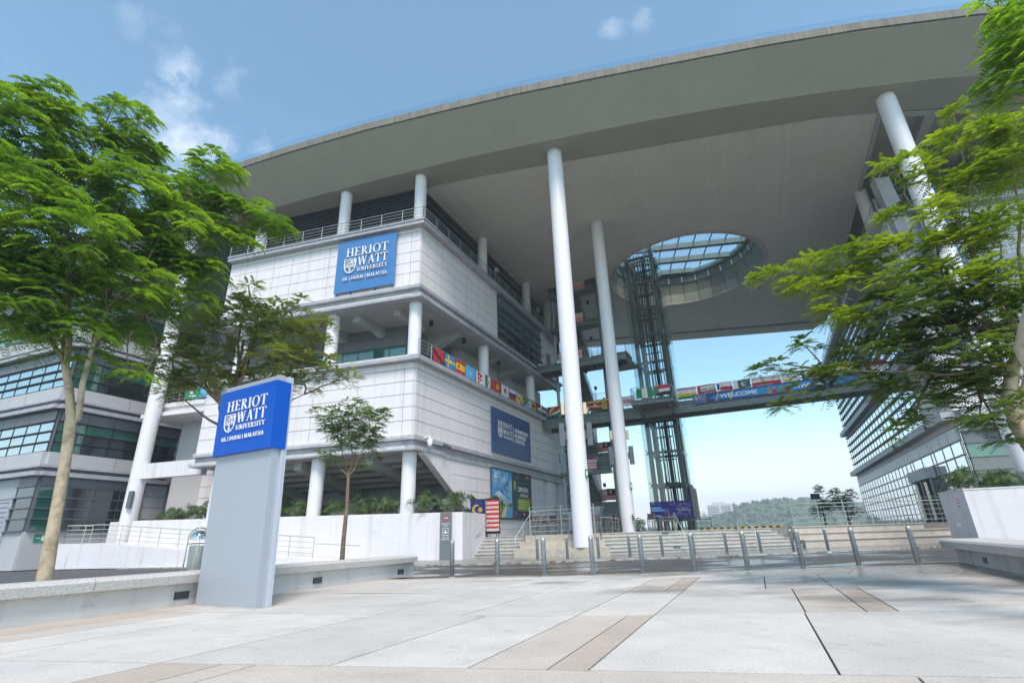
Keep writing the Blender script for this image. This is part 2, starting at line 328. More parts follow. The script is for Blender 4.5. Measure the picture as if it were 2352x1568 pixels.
# ---------------------------------------------------------------- ground
Sd = (cos(R(65.5)), sin(R(65.5)))
def paving_mat():
    m = mat('granolithic_paving', (.52,.495,.46), .75, var=.12, scale=.7, bump=.35, bscale=120)
    nt = m.node_tree; N = nt.nodes; L = nt.links; b = N['Principled BSDF']
    g = N.new('ShaderNodeNewGeometry'); o = N.new('ShaderNodeTexNoise'); o.inputs['Scale'].default_value = 38; o.inputs['Detail'].default_value = 6; o.inputs['Roughness'].default_value = .8; L.new(g.outputs['Position'], o.inputs['Vector'])
    mr = N.new('ShaderNodeMapRange'); mr.inputs[1].default_value = .35; mr.inputs[2].default_value = .65; mr.inputs[3].default_value = .78; mr.inputs[4].default_value = 1.2; L.new(o.outputs[0], mr.inputs[0])
    old = b.inputs['Base Color'].links[0].from_socket
    mx = N.new('ShaderNodeMix'); mx.data_type = 'RGBA'; mx.blend_type = 'MULTIPLY'; mx.inputs['Factor'].default_value = 1; L.new(old, mx.inputs['A']); L.new(mr.outputs[0], mx.inputs['B'])
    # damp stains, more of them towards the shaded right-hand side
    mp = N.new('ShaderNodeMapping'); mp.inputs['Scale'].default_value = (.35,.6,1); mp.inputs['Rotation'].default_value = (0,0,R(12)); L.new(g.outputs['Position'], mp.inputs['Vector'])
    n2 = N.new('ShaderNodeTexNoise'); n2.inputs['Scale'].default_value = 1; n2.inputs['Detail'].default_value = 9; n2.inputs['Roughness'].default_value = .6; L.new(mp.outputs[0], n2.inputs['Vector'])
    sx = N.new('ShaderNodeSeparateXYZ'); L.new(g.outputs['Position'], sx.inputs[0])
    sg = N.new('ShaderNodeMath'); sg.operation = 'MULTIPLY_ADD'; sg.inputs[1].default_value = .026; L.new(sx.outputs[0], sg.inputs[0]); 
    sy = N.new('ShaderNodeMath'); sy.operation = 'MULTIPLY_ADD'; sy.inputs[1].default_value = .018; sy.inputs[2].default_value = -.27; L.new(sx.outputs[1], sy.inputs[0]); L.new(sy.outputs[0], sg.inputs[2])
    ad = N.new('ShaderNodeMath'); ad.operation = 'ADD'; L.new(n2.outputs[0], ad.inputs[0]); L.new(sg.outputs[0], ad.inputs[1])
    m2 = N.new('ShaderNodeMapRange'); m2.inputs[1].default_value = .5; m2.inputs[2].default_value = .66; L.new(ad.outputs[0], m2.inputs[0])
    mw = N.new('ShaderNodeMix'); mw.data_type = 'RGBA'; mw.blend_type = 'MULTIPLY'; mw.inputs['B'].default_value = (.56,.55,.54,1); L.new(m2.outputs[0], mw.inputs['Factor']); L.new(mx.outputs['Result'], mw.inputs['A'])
    vo = N.new('ShaderNodeTexVoronoi'); vo.inputs['Scale'].default_value = 2.3; L.new(g.outputs['Position'], vo.inputs['Vector'])
    vr = N.new('ShaderNodeMapRange'); vr.inputs[1].default_value = .018; vr.inputs[2].default_value = .03; vr.inputs[3].default_value = .7; vr.inputs[4].default_value = 0; L.new(vo.outputs['Distance'], vr.inputs[0])
    n5 = N.new('ShaderNodeTexNoise'); n5.inputs['Scale'].default_value = 2.2; n5.inputs['Detail'].default_value = 9; n5.inputs['Roughness'].default_value = .75; L.new(g.outputs['Position'], n5.inputs['Vector'])
    v5 = N.new('ShaderNodeMapRange'); v5.inputs[1].default_value = .52; v5.inputs[2].default_value = .72; v5.inputs[4].default_value = .32; L.new(n5.outputs[0], v5.inputs[0])
    mx5 = N.new('ShaderNodeMath'); mx5.operation = 'MAXIMUM'; L.new(vr.outputs[0], mx5.inputs[0]); L.new(v5.outputs[0], mx5.inputs[1])
    md = N.new('ShaderNodeMix'); md.data_type = 'RGBA'; md.inputs['B'].default_value = (.2,.185,.165,1); L.new(mx5.outputs[0], md.inputs['Factor']); L.new(mw.outputs['Result'], md.inputs['A'])
    L.new(md.outputs['Result'], b.inputs['Base Color'])
    m3 = N.new('ShaderNodeMapRange'); m3.inputs[1].default_value = .58; m3.inputs[2].default_value = .74; m3.inputs[3].default_value = .75; m3.inputs[4].default_value = .12; L.new(ad.outputs[0], m3.inputs[0]); L.new(m3.outputs[0], b.inputs['Roughness'])
    return m
pav = paving_mat()
def tinted(name, c):
    m = pav.copy(); m.name = name
    for n in m.node_tree.nodes:
        if n.type == 'MIX' and not n.inputs['A'].is_linked and n.inputs['Factor'].default_value == 0: n.inputs['A'].default_value = (*c,1); n.inputs['B'].default_value = (*c,1)
    return m
pav_t = tinted('tan_paving', (.50,.45,.395)); pav_d = tinted('brown_paving', (.46,.395,.335)); pav_l = tinted('light_paving', (.57,.545,.51))
g = MB(); g.quad((-3000,-3000,-.14),(3000,-3000,-.14),(3000,3000,-.14),(-3000,3000,-.14))
tag(g.build('ground', mat('grass_ground', (.06,.1,.03), .9, var=.3, scale=.05)), 'flat green land around the campus out to the horizon', None, None, 'structure')
RO = Vector((0,5.13,0)); uD = Vector((cos(R(-11.8)), sin(R(-11.8)),0)); vD = Vector((.4,.915,0)).normalized()
def gp(s, k):      # s: offset along the joint line, k: row number (3.3 m rows, slightly uneven)
    k0 = int(math.floor(k)); fr = k-k0
    def f(kk, x):
        if kk <= 0: return ev(LN[0], x)+3.3*kk
        if kk >= 3: return ev(LN[3], x)+3.3*(kk-3)
        return ev(LN[kk], x)
    x = s+2
    for _ in range(14):
        y = f(k0, x)*(1-fr)+f(k0+1, x)*fr; x = .5*x+.5*(s+.44*y)
    return Vector((x, y, 0))
LN = [[(-5.84,6.36),(3.74,4.42)],
 [(-7.3,10.69),(-4.57,9.74),(-2.4,9.07),(-.13,8.39),(1.87,8.06),(3.92,7.89),(6.55,7.48)],
 [(-5.72,13.55),(-3.63,12.7),(-.17,11.74),(2.14,11.25),(4.79,11.01),(9.48,10.5)],
 [(-3.75,16.05),(-.21,15.23),(4.6,14.17),(7.56,13.74)]]
def ev(P, x):
    if x <= P[0][0]: (a,b),(c,d) = P[0],P[1]
    elif x >= P[-1][0]: (a,b),(c,d) = P[-2],P[-1]
    else:
        for (a,b),(c,d) in zip(P, P[1:]):
            if a <= x <= c: break
    return b+(d-b)*(x-a)/(c-a)
def roadnear(x): return 16.55-.11*x if x < 3 else 16.22-.04*(x-3)
rows = {-3: [-26,-18,-11,-7,-3.5,.2,3.4,7,9,14,20], -2: [-26,-14,-10,-6.5,-2.9,.8,1.6,2,6,12,20], -1: [-26,-18,-12,-9.3,-6.3,'d',-5.5,'t',-5.08,1.0,'n',3.45,'t',4.2,'d',4.7,9,14,20],
 0: [-26,-16,-12,'d',-10.9,'t',-10.1,'n',-9.0,-6.3,-4.28,-2.82,'t',-2.05,'d',-1.67,'n',.43,4.2,7.2,'t',8,'d',8.4,'n',12,20], 1: [-26,-15,-12.2,'t',-11,'n',-6.3,-4.7,-2.82,-1.67,.45,'t',1.27,'d',1.69,'n',5.0,8.7,11,'t',12,20],
 2: [-26,-14,-9,-6.3,-4.5,-2.82,'t',-2.05,'d',-1.67,'n',-.05,1.25,5.1,'t',6.6,'d',7.2,'n',11,20], 3: [-26,-12,-8,-6.3,-2.82,-.8,1.27,'t',2.0,'n',4.6,8.2,12,20]}
pb = MB(); base = MB(); mt = {'n': 0, 't': 2, 'd': 3}
for k, row in rows.items():
    cur = 'n'; prev = None
    for e in row:
        if isinstance(e, str): cur = e; continue
        if prev is not None:
            gpx = .012
            a, b, c, d = gp(prev+gpx,k+.0038), gp(e-gpx,k+.0038), gp(e-gpx,k+.9962), gp(prev+gpx,k+.9962)
            if k == 3:
                c.y = min(c.y, roadnear(c.x)-.42); d.y = min(d.y, roadnear(d.x)-.42)
            mi = mt[cur] if cur != 'n' else random.choice((0,0,1))
            pb.prism([a-Vector((0,0,.06)), b-Vector((0,0,.06)), c-Vector((0,0,.06)), d-Vector((0,0,.06))], (0,0,.06), mi)
        prev = e
        if cur == 't' and False: pass
tag(pb.build('plaza', [pav, pav_l, pav_t, pav_d]), 'pale concrete plaza slabs with dark joints in the foreground', None, None, 'structure')
b = MB(); b.add([(-28,-12,-.02),(32,-12,-.02),(32,roadnear(32),-.02),(14,roadnear(14),-.02),(3,roadnear(3),-.02),(-7,roadnear(-7),-.02),(-16,19,-.02)], [(0,1,2,3,4,5,6)])
tag(b.build('paving_bed', mat('joint_dirt', (.05,.045,.04), .9, var=.1)), 'dark joints under the plaza slabs', None, None, 'structure')
k_ = MB()
xs = [-7,-3,0,3,6,10,14,20,32]
for x0, x1 in zip(xs, xs[1:]):
    k_.prism([(x0,roadnear(x0)-.4,-.06),(x1,roadnear(x1)-.4,-.06),(x1,roadnear(x1),-.06),(x0,roadnear(x0),-.06)], (0,0,.064), 0)
tag(k_.build('drain_edge', tinted('tan_edge', (.42,.36,.27))), 'tan edging strip between plaza and road', None, None, 'structure')
# road: imprinted paving in the middle, asphalt to the left
def roadfar(x): return 25.3 if -2.5 < x < 9 else (25.3-(x+2.5)*.36 if x <= -2.5 else 25.3+(x-9)*.22)
imp = mat('imprinted_road', (.085,.08,.075), .55, var=.25, scale=1.2, bump=.3, bscale=30, col2=(.14,.135,.125), c2=.55, c2scale=1.5)
nt = imp.node_tree; N = nt.nodes; L = nt.links
g2 = N.new('ShaderNodeNewGeometry'); mp = N.new('ShaderNodeMapping'); mp.inputs['Rotation'].default_value = (0,0,R(20)); L.new(g2.outputs['Position'], mp.inputs['Vector'])
br = N.new('ShaderNodeTexBrick'); br.inputs['Scale'].default_value = 1; br.inputs['Brick Width'].default_value = .9; br.inputs['Row Height'].default_value = .45; br.inputs['Mortar Size'].default_value = .02
br.inputs['Color1'].default_value = (1,1,1,1); br.inputs['Color2'].default_value = (.8,.8,.8,1); br.inputs['Mortar'].default_value = (.35,.35,.35,1); L.new(mp.outputs[0], br.inputs[0])
bb = N['Principled BSDF']; old = bb.inputs['Base Color'].links[0].from_socket; mm = N.new('ShaderNodeMix'); mm.data_type = 'RGBA'; mm.blend_type = 'MULTIPLY'; mm.inputs['Factor'].default_value = 1
L.new(old, mm.inputs['A']); L.new(br.outputs[0], mm.inputs['B']); L.new(mm.outputs['Result'], bb.inputs['Base Color'])
mp2 = N.new('ShaderNodeMapping'); mp2.inputs['Scale'].default_value = (.28,.7,1); L.new(g2.outputs['Position'], mp2.inputs['Vector'])
wn = N.new('ShaderNodeTexNoise'); wn.inputs['Scale'].default_value = 1; wn.inputs['Detail'].default_value = 7; L.new(mp2.outputs[0], wn.inputs['Vector'])
wr = N.new('ShaderNodeMapRange'); wr.inputs[1].default_value = .46; wr.inputs[2].default_value = .6; wr.inputs[3].default_value = .6; wr.inputs[4].default_value = .07; L.new(wn.outputs[0], wr.inputs[0]); L.new(wr.outputs[0], bb.inputs['Roughness'])
asp = mat('asphalt', (.085,.085,.09), .85, var=.12, scale=2, bump=.4, bscale=150, col2=(.11,.105,.1), c2=.55, c2scale=.8)
rd = MB()
xs = [-6.5,-5,-2.5,0,3,6,9,14,20,32,60]
for x0, x1 in zip(xs, xs[1:]): rd.quad((x0,roadnear(x0),-.055),(x1,roadnear(x1),-.055),(x1,roadfar(x1),-.055),(x0,roadfar(x0),-.055), 0)
tag(rd.build('road', imp), 'damp imprinted grey road crossing between the bollard rows', None, None, 'structure')
rd = MB(); rd.add([(-6.5,roadnear(-6.5),-.06),(-6.5,roadfar(-6.5),-.06),(-20,33.0,-.06),(-37,39.5,-.06),(-90,58,-.06),(-90,20,-.06),(-13,11,-.06),(-8,13.5,-.06)], [(0,1,2,3,4,5,6,7)])
tag(rd.build('asphalt_road', asp), 'grey asphalt road running off to the left', None, None, 'structure')
# far pavement behind the road with a worn kerb
pv = MB(); kb = MB()
far = [(-90,60),(-37,39.6),(-20,33.1)]+[(x, roadfar(x)) for x in (-8,-6.5,-5,-2.5,0,3,6,9,14,20,32,60)]
for (x0,y0),(x1,y1) in zip(far, far[1:]):
    pv.add([(x0,y0+.14,0),(x1,y1+.14,0),(x1,y1+45,0),(x0,y0+45,0)], [(0,1,2,3)])
    kb.prism([(x0,y0,-.13),(x1,y1,-.13),(x1,y1+.14,-.13),(x0,y0+.14,-.13)], (0,0,.134))
tag(pv.build('pavement', tinted('pavement_grey', (.4,.395,.38))), 'strip of pale pavement along the foot of the steps and walls', None, None, 'structure')
tag(kb.build('kerb', mat('worn_kerb', (.4,.39,.36), .85, var=.2, scale=4, col2=(.12,.09,.055), c2=.5, c2scale=2.5)), 'worn kerb along the far side of the road', None, None, 'structure')
# terrace platform
PZ = 1.15
pf = MB()
pl = [(-2.2,35.3),(0.5,34.6),(1.2,33.6),(4.7,32.7),(16.0,34.4),(17.4,34.2),(26.8,35.3),(60,26),(75,120),(-40,120),(-40,44),(-12,37)]
pf.prism([(x,y,0) for x, y in pl], (0,0,PZ))
tag(pf.build('terrace', tinted('terrace_grey', (.4,.39,.37))), 'raised terrace under the big roof', None, None, 'structure')
# ---------------------------------------------------------------- sky and light
SUN_EL, SUN_DIR = R(56), Vector((.14,-.99,0)).normalized()
sun = bpy.data.lights.new('sun','SUN'); sun.energy = 2.0; sun.angle = R(18); sun.color = (1,.86,.80)
so = bpy.data.objects.new('sun', sun); COL.objects.link(so)
sd = Vector((SUN_DIR.x*cos(SUN_EL), SUN_DIR.y*cos(SUN_EL), sin(SUN_EL))); so.rotation_euler = sd.to_track_quat('Z','Y').to_euler(); so.location = (0,0,60)
wd = bpy.data.worlds.new('World'); SC.world = wd; wd.use_nodes = True; nt = wd.node_tree; N = nt.nodes; L = nt.links
bg = N['Background']; sk = N.new('ShaderNodeTexSky'); sk.sky_type = 'NISHITA'; sk.sun_disc = False; sk.sun_elevation = SUN_EL
sk.sun_rotation = math.atan2(sd.x, sd.y); sk.air_density = 1.0; sk.dust_density = .9; sk.ozone_density = 1.2; sk.altitude = 50
tc = N.new('ShaderNodeTexCoord'); sep = N.new('ShaderNodeSeparateXYZ'); L.new(tc.outputs['Generated'], sep.inputs[0])
mp = N.new('ShaderNodeMapping'); mp.inputs['Scale'].default_value = (1,1,2.2); mp.inputs['Location'].default_value = (.35,.1,0); L.new(tc.outputs['Generated'], mp.inputs['Vector'])
cn = N.new('ShaderNodeTexNoise'); cn.inputs['Scale'].default_value = 5.5; cn.inputs['Detail'].default_value = 9; cn.inputs['Roughness'].default_value = .58; cn.inputs['Distortion'].default_value = .3; L.new(mp.outputs[0], cn.inputs['Vector'])
cr = N.new('ShaderNodeMapRange'); cr.inputs[1].default_value = .72; cr.inputs[2].default_value = .9; cr.inputs[4].default_value = .4; L.new(cn.outputs[0], cr.inputs[0])
hz = N.new('ShaderNodeMapRange'); hz.interpolation_type = 'SMOOTHSTEP'; hz.inputs[1].default_value = -.02; hz.inputs[2].default_value = .22; hz.inputs[3].default_value = .9; hz.inputs[4].default_value = .0; L.new(sep.outputs[2], hz.inputs[0])
tint = N.new('ShaderNodeMix'); tint.data_type = 'RGBA'; tint.blend_type = 'MULTIPLY'; tint.inputs['Factor'].default_value = 1; tint.inputs['B'].default_value = (1.19,1.42,1.28,1); L.new(sk.outputs[0], tint.inputs['A'])
m1 = N.new('ShaderNodeMix'); m1.data_type = 'RGBA'; m1.inputs['B'].default_value = (8.0,7.95,8.25,1); L.new(tint.outputs['Result'], m1.inputs['A']); L.new(hz.outputs[0], m1.inputs['Factor'])
m2 = N.new('ShaderNodeMix'); m2.data_type = 'RGBA'; m2.inputs['B'].default_value = (6.3,6.5,7.0,1); L.new(m1.outputs['Result'], m2.inputs['A']); L.new(cr.outputs[0], m2.inputs['Factor'])
last = m2.outputs['Result']
dn_ = N.new('ShaderNodeTexNoise'); dn_.inputs['Scale'].default_value = 16; dn_.inputs['Detail'].default_value = 8; dn_.inputs['Roughness'].default_value = .62; L.new(tc.outputs['Generated'], dn_.inputs['Vector'])
for px, py, rad, amt in ((430,300,.115,.75),(455,345,.07,.7),(400,125,.07,.5),(440,140,.05,.4),(520,200,.05,.5),(600,348,.035,.6),(300,60,.05,.3),(1400,62,.035,.6),(1475,45,.03,.55),(1700,985,.06,.35),(1650,960,.04,.3)):
    r_ = ray(px, py).normalized(); ds = N.new('ShaderNodeVectorMath'); ds.operation = 'DISTANCE'; ds.inputs[1].default_value = r_; L.new(tc.outputs['Generated'], ds.inputs[0])
    fa = N.new('ShaderNodeMapRange'); fa.interpolation_type = 'SMOOTHSTEP'; fa.inputs[1].default_value = 0; fa.inputs[2].default_value = rad; fa.inputs[3].default_value = .30; fa.inputs[4].default_value = 0; L.new(ds.outputs['Value'], fa.inputs[0])
    ad_ = N.new('ShaderNodeMath'); ad_.operation = 'ADD'; L.new(fa.outputs[0], ad_.inputs[0]); L.new(dn_.outputs[0], ad_.inputs[1])
    tr_ = N.new('ShaderNodeMapRange'); tr_.inputs[1].default_value = .62; tr_.inputs[2].default_value = 1.06; tr_.inputs[4].default_value = amt*.6; L.new(ad_.outputs[0], tr_.inputs[0])
    gt = N.new('ShaderNodeMath'); gt.operation = 'LESS_THAN'; gt.inputs[1].default_value = rad; L.new(ds.outputs['Value'], gt.inputs[0]); mu = N.new('ShaderNodeMath'); mu.operation = 'MULTIPLY'; L.new(tr_.outputs[0], mu.inputs[0]); L.new(gt.outputs[0], mu.inputs[1])
    mc = N.new('ShaderNodeMix'); mc.data_type = 'RGBA'; mc.inputs['B'].default_value = (6.6,6.9,7.3,1); L.new(last, mc.inputs['A']); L.new(mu.outputs[0], mc.inputs['Factor']); last = mc.outputs['Result']
L.new(last, bg.inputs[0]); bg.inputs[1].default_value = .11
SC.view_settings.view_transform = 'Standard'; SC.view_settings.look = 'None'; SC.view_settings.exposure = 0.95; SC.view_settings.gamma = 1
SC.render.engine = 'CYCLES'
# ---------------------------------------------------------------- centre office block
W0 = Vector((-6.45,31.88,0)); Ud = (cos(R(164.5)), sin(R(164.5)))
FA = Fr(W0, Ud, Sd)                                  # sheared volume frame: a leftwards, b backwards
FF = azf(W0, 164.5, 1); FF.v = Vector((-.2672,-.9636,0))   # front face: b = outwards
FS = azf(W0, 65.5, 1)                                # side face: b = outwards (to the right)
A = thing('office_building', (W0.x, W0.y, 0), 'white panelled office block with open galleries and the blue university sign high on its front', 'building')
w = MB()
w.box(FA, .0, 17, .0, 28, 17.05, 22.7); w.box(FA, .0, 17, .0, 29, 6.56, 12.2)
w.box(FA, 17, 24, 4, 26, 1, 12.2); w.box(FA, 2.5, 17, 10.3, 29, 12.5, 17.1)
w.box(FA, 1.35, 12, 10.2, 29, 0, 6.6); w.box(FA, .05, 1.35, 10.2, 18.6, 0, 6.6)
w.build('wall', joint, A)
w = MB(); zs = [17.88,18.98,19.83,20.68,21.56,22.34]; brF = [.71,4.17,7.64,10.99,14.34]
wallpanels(w, FF, .02, 17, zs, brF); wallpanels(w, FS, .02, 12.25, zs, [])
w.box(FF, .02, 17, .0, .07, 22.37, 22.7); w.box(FS, .02, 28, .0, .07, 22.55, 22.7); w.box(FS, .02, 12.25, 0, .065, 22.36, 22.55)
wallpanels(w, FS, 22.95, 28, [17.88,18.98,19.83,20.68,21.56,22.34], [])
zs2 = [7.27,8.25,9.15,10.0,10.87,11.73]
wallpanels(w, FF, .02, 17, zs2, [.76,4.2,7.67,11.1,14.5]); wallpanels(w, FS, .02, 29, zs2, [])
w.box(FF, .02, 17, 0, .07, 11.76, 12.2); w.box(FS, .02, 29, 0, .07, 11.76, 12.2)
fs4 = azf(FA.p(17,4,0), 164.5, 1); fs4.v = FF.v
wallpanels(w, fs4, 0, 3.9, [1.2,2.1,2.95,3.8,4.65,5.5,6.4,7.27,8.25,9.15,10.0,10.87,12.15], [])
w.box(Fr(FA.p(0,10.2,0), Ud, (.4147,.91)), 0, 12, -.03, .0, 1, 6.5)
w.build('wall_panels', white, A)
t = MB()
def band(f, a0, a1, out, z0, z1): t.box(f, a0, a1, .0, out, z0, z1)
def ring(out, z0, z1, s1, f1=17.):          # a slab edge that turns the corner in one piece
    c = FA.p(0,0,0); fo, so_ = FF.v.normalized()*out, FS.v.normalized()*out
    # outer corner of the two offset edges
    e = c+fo; d = FF.u; h_ = c+so_; k2 = FS.u
    den = d.x*k2.y-d.y*k2.x; tt = ((h_.x-e.x)*k2.y-(h_.y-e.y)*k2.x)/den; oc = e+d*tt
    a = FF.p(f1,0,0); b = FS.p(s1,0,0); i = FA.p(.8,.8,0)
    P = [a+fo, oc, b+so_, b-FS.v.normalized()*.5, i, a-FF.v.normalized()*.5]
    t.prism([(p.x,p.y,z0) for p in P], (0,0,z1-z0))
ring(.55,22.70,23.07,28); ring(.62,22.98,23.10,28)
ring(.3,17.62,17.88,29); ring(.55,16.75,17.04,22.6); ring(.02,17.04,17.62,29)
ring(.55,12.22,12.54,22.6); ring(.3,7.0,7.27,29); ring(.02,6.5,7.0,29); ring(.5,6.31,6.57,2.9)
t.box(FS, 2.9, 29, 0, .12, 6.31, 6.57)
t.build('cornice', trim, A)
t = MB()
for z0, z1, o in ((17.8,17.885,.305),(7.12,7.275,.305),(6.4,6.575,.505),(12.4,12.545,.555),(16.9,17.045,.555)):
    t.box(FF, .25, 16.9, o-.1, o+.006, z0, z1)
t.build('stained_edge', stained, A)
# floors, soffits and gallery
s = MB(); s.box(FA, .2, 17, .2, 28, 12.2, 12.5); s.box(FA, .25, 17, .25, 26, 16.70, 17.05); s.box(FA, .25, 17, .25, 10.4, 6.3, 6.56)
s.box(FA, .3, 17, .3, 28, 22.75, 23.05)
s.build('floor_slab', soffit, A)
for u in (.5,7.15,15.1): 
    for z0, z1 in ((1.0,6.35),(12.5,16.75),(23.05,27.75)):
        c = MB(); p = FA.p(u,.5,0); c.cyl(p.x,p.y,z0,z1,.45); c.build('column', colm, A)
for v in (10.6,20.9,27.3):
    for z0, z1 in (((12.5,16.75),(23.05,27.75)) if v < 27 else ((23.05,27.75),)):
        c = MB(); p = FA.p(.5,v,0); c.cyl(p.x,p.y,z0,z1,.45); c.build('column', colm, A)
for u in (1.9,5.2,8.6,12,15.3):
    b_ = MB(); b_.prism([FA.p(u,.8,16.72),FA.p(u,3.84,16.72),FA.p(u,3.84,15.95),FA.p(u,3.5,15.9),FA.p(u,3.0,16.15),FA.p(u,.8,16.2)], FA.u*.55); b_.build('ceiling_beam', soffit, A)
for v in (6.5,13.5,17.5):
    b_ = MB(); b_.prism([FA.p(.6,v,16.72),FA.p(6,v,16.72),FA.p(6,v,14.4),FA.p(4.8,v,14.4)], FA.v*.7); b_.build('ceiling_beam', soffit, A)
# inner glazed block behind the upper gallery
ib = MB(); ib.box(FA, 3.4, 11.7, 3.85, 16, 12.5, 16.72); ib.box(FA, 11.7, 17, 5.6, 16, 12.5, 16.72); ib.build('inner_wall', dgrey, A)
fi = azf(FA.p(3.4,3.85,0), 164.5, 1); fi.v = FF.v
curtain(A, fi, 0, 8.3, [12.56,14.1,15.15,15.95,16.68], 6, greeng, panels=(2,3), name='gallery_glazing', fm=dgrey)
fi = azf(FA.p(3.4,3.85,0), 65.5, 1)
curtain(A, fi, 0, 6, [12.56,14.1,15.15,15.95,16.6], 4, greeng, panels=(2,3), name='gallery_glazing', fm=dgrey)
# louvred plant screen under the roof
lv = MB(); o1 = FA.p(1.86,1.65,0)
fl = azf(o1, 164.5, 1); fl.v = FF.v; fl2 = azf(o1, 65.5, 1)
lv.box(fl, -.0, 20, -.3, -.12, 23.05, 27.75, 1); lv.box(fl2, .0, 34, -.3, -.12, 23.05, 27.75, 1)
z = 23.2
while z < 27.7:
    for f_, L_ in ((fl,20),(fl2,34)):
        lv.hexa([f_.p(0,.0,z),f_.p(L_,.0,z),f_.p(L_,.03,z),f_.p(0,.03,z)], [f_.p(0,-.12,z+.17),f_.p(L_,-.12,z+.17),f_.p(L_,-.09,z+.19),f_.p(0,-.09,z+.19)], 0)
    z += .24
lv.build('louvre_screen', [louv, black], A)
# railings round the top balcony and the gallery
r_ = MB(); ro = .35
def cornerpt(o): 
    e = W0+FF.v.normalized()*o; h_ = W0+FS.v.normalized()*o; d, k2 = FF.u, FS.u
    den = d.x*k2.y-d.y*k2.x; tt = ((h_.x-e.x)*k2.y-(h_.y-e.y)*k2.x)/den; return e+d*tt
cp = cornerpt(.42)
def zz(p, z): return Vector((p.x,p.y,z))
railing(r_, [zz(FF.p(17,.42,0),23.08), zz(cp,23.08), zz(FS.p(28,.42,0),23.08)], 1.1, 4, 1.75, .028)
r_.build('railing', rail, A)
r_ = MB(); railing(r_, [zz(cornerpt(.45),12.54), zz(FS.p(22.4,.45,0),12.54)], 1.1, 4, 1.53, .028); railing(r_, [zz(FF.p(14.6,-.6,0),12.54), zz(FF.p(1,-.6,0),12.54)], .45, 1, 1.6, .02)
r_.build('railing', rail, A)
# window bay on the side
nx = 6
curtain(A, FS, 12.29, 22.9, [18.0,18.75,19.65,20.55,21.4,22.5], nx, [greeng, darkg], panels=(4,), gm=lambda i, j: 0 if i >= 2 else 1, name='window', d=.07, fin=.22, fm=dgrey)
b_ = MB(); b_.box(FS, 24.6, 25.9, .07, .12, 17.9, 20.6); b_.build('door', mat('timber_door', (.16,.15,.12), .6), A)
# lower side wall with the raking auditorium beams
lw = MB()
P0 = [(2.9,6.3),(2.9,5.48),(3.5,5.52),(6.09,4.62),(8.9,3.55),(9.6,2.9),(9.6,1.1),(18.7,1.1),(18.7,6.3)]
lw.prism([FS.p(a,-.02,z) for a, z in P0], FS.v*.06)
for z in (5.33,4.35,3.4,2.5,1.75): 
    lw.box(FS, (4.2 if z > 5 else 6.9 if z > 4 else 9.3 if z > 3 else 9.7), 18.7, .041, .055, z-.02, z+.02, 1)
for a, b1 in ((18.7,19.1),(19.1,22.1),(23.2,25.6),(26.6,29)):
    deep = -1.0 if a in (18.7,) else -.02
    if a == 18.7: lw.box(FS, 18.7, 29, -1.2, -1.1, 1.1, 6.3, 0); continue
    lw.box(FS, a, b1, -1.1, -.05, 1.1, 6.28, 0)
    for z in (5.2,4.3,3.4,2.45): lw.box(FS, a-.01, b1+.01, -1.11, -.035, z-.02, z+.02, 1)
lw.build('lower_wall', [white, joint], A)
b_ = MB(); b_.prism([FS.p(2.89,-.1,6.3),FS.p(2.89,-.1,5.46),FS.p(3.5,-.1,5.5),FS.p(6.5,-.1,4.42),FS.p(6.9,-.1,3.5),FS.p(6.6,-.1,3.05),FS.p(6.0,-.1,3.05),FS.p(.6,-.1,6.3)], FS.v*.5)
b_.build('raking_beam', white, A)
for u in (3.2,8.6,13.6):
    b_ = MB(); b_.prism([FA.p(u,.6,6.35),FA.p(u,6.88,4.85),FA.p(u,6.88,4.2),FA.p(u,6.2,4.2),FA.p(u,.6,5.75)], FA.u*.6); b_.build('raking_beam', soffit, A)
for i in range(5):
    b_ = MB(); b_.box(FA, .9, 17, 1.5+i*1.1, 2.7+i*1.1, 5.95-i*.27, 6.4-i*.24); b_.build('seating_step', soffit, A)
ib = MB(); ib.box(FA, .6, 17, 6.9, 10.2, 1.1, 6.3); ib.build('inner_wall', mgrey, A)
fi = azf(FA.p(.9,6.9,0), 164.5, 1); fi.v = FF.v
curtain(A, fi, 0, 16, [1.1,2.5,3.9,4.9], 9, darkg, panels=(2,), name='foyer_glazing', fm=dgrey)
gz = MB(); gz.prism([FS.p(6.3,-.12,3.6),FS.p(7.4,-.12,3.55),FS.p(10,-.12,2.1),FS.p(10,-.12,1.2),FS.p(6.3,-.12,1.2)], FS.v*.05, 0)
r2 = gz.build('foyer_glazing', [mirrorglass('foyer_glass', (.04,.05,.055), .25, (.8,.85,.9))], A)
gz = MB(); gz.tube([FS.p(6.3,0,3.62),FS.p(7.4,0,3.58),FS.p(10.2,0,2.05)], .06, 6); gz.tube([FS.p(7.4,0,3.58),FS.p(7.4,0,1.2)], .05, 6); gz.tube([FS.p(6.3,0,2.3),FS.p(10,0,2.3)], .04, 6); gz.build('frame', dgrey, r2)
d_ = MB(); d_.box(FS, 18.75, 19.05, -.9, -.3, 1.15, 3.6); d_.build('door', dgrey, A); d_ = MB(); d_.box(FS, 22.2, 22.9, -1.09, -1.0, 1.15, 3.4); d_.build('door', dgrey, A)
p_ = MB(); p_.box(FS, 19.5, 20.3, -.045, -.01, 1.95, 2.45); p_.box(FS, 19.5, 20.3, -.045, -.005, 2.4, 2.5, 1); p_.build('notice_plate', [letter, navy], A)
p_ = MB(); p_.box(FS, 26.9, 27.2, .07, .1, 8.5, 9.5); p_.build('notice_plate', navy, A)
p_ = MB(); p_.box(FS, 25.0, 25.3, -.045, -.01, 3.0, 3.9); p_.build('notice_plate', navy, A)
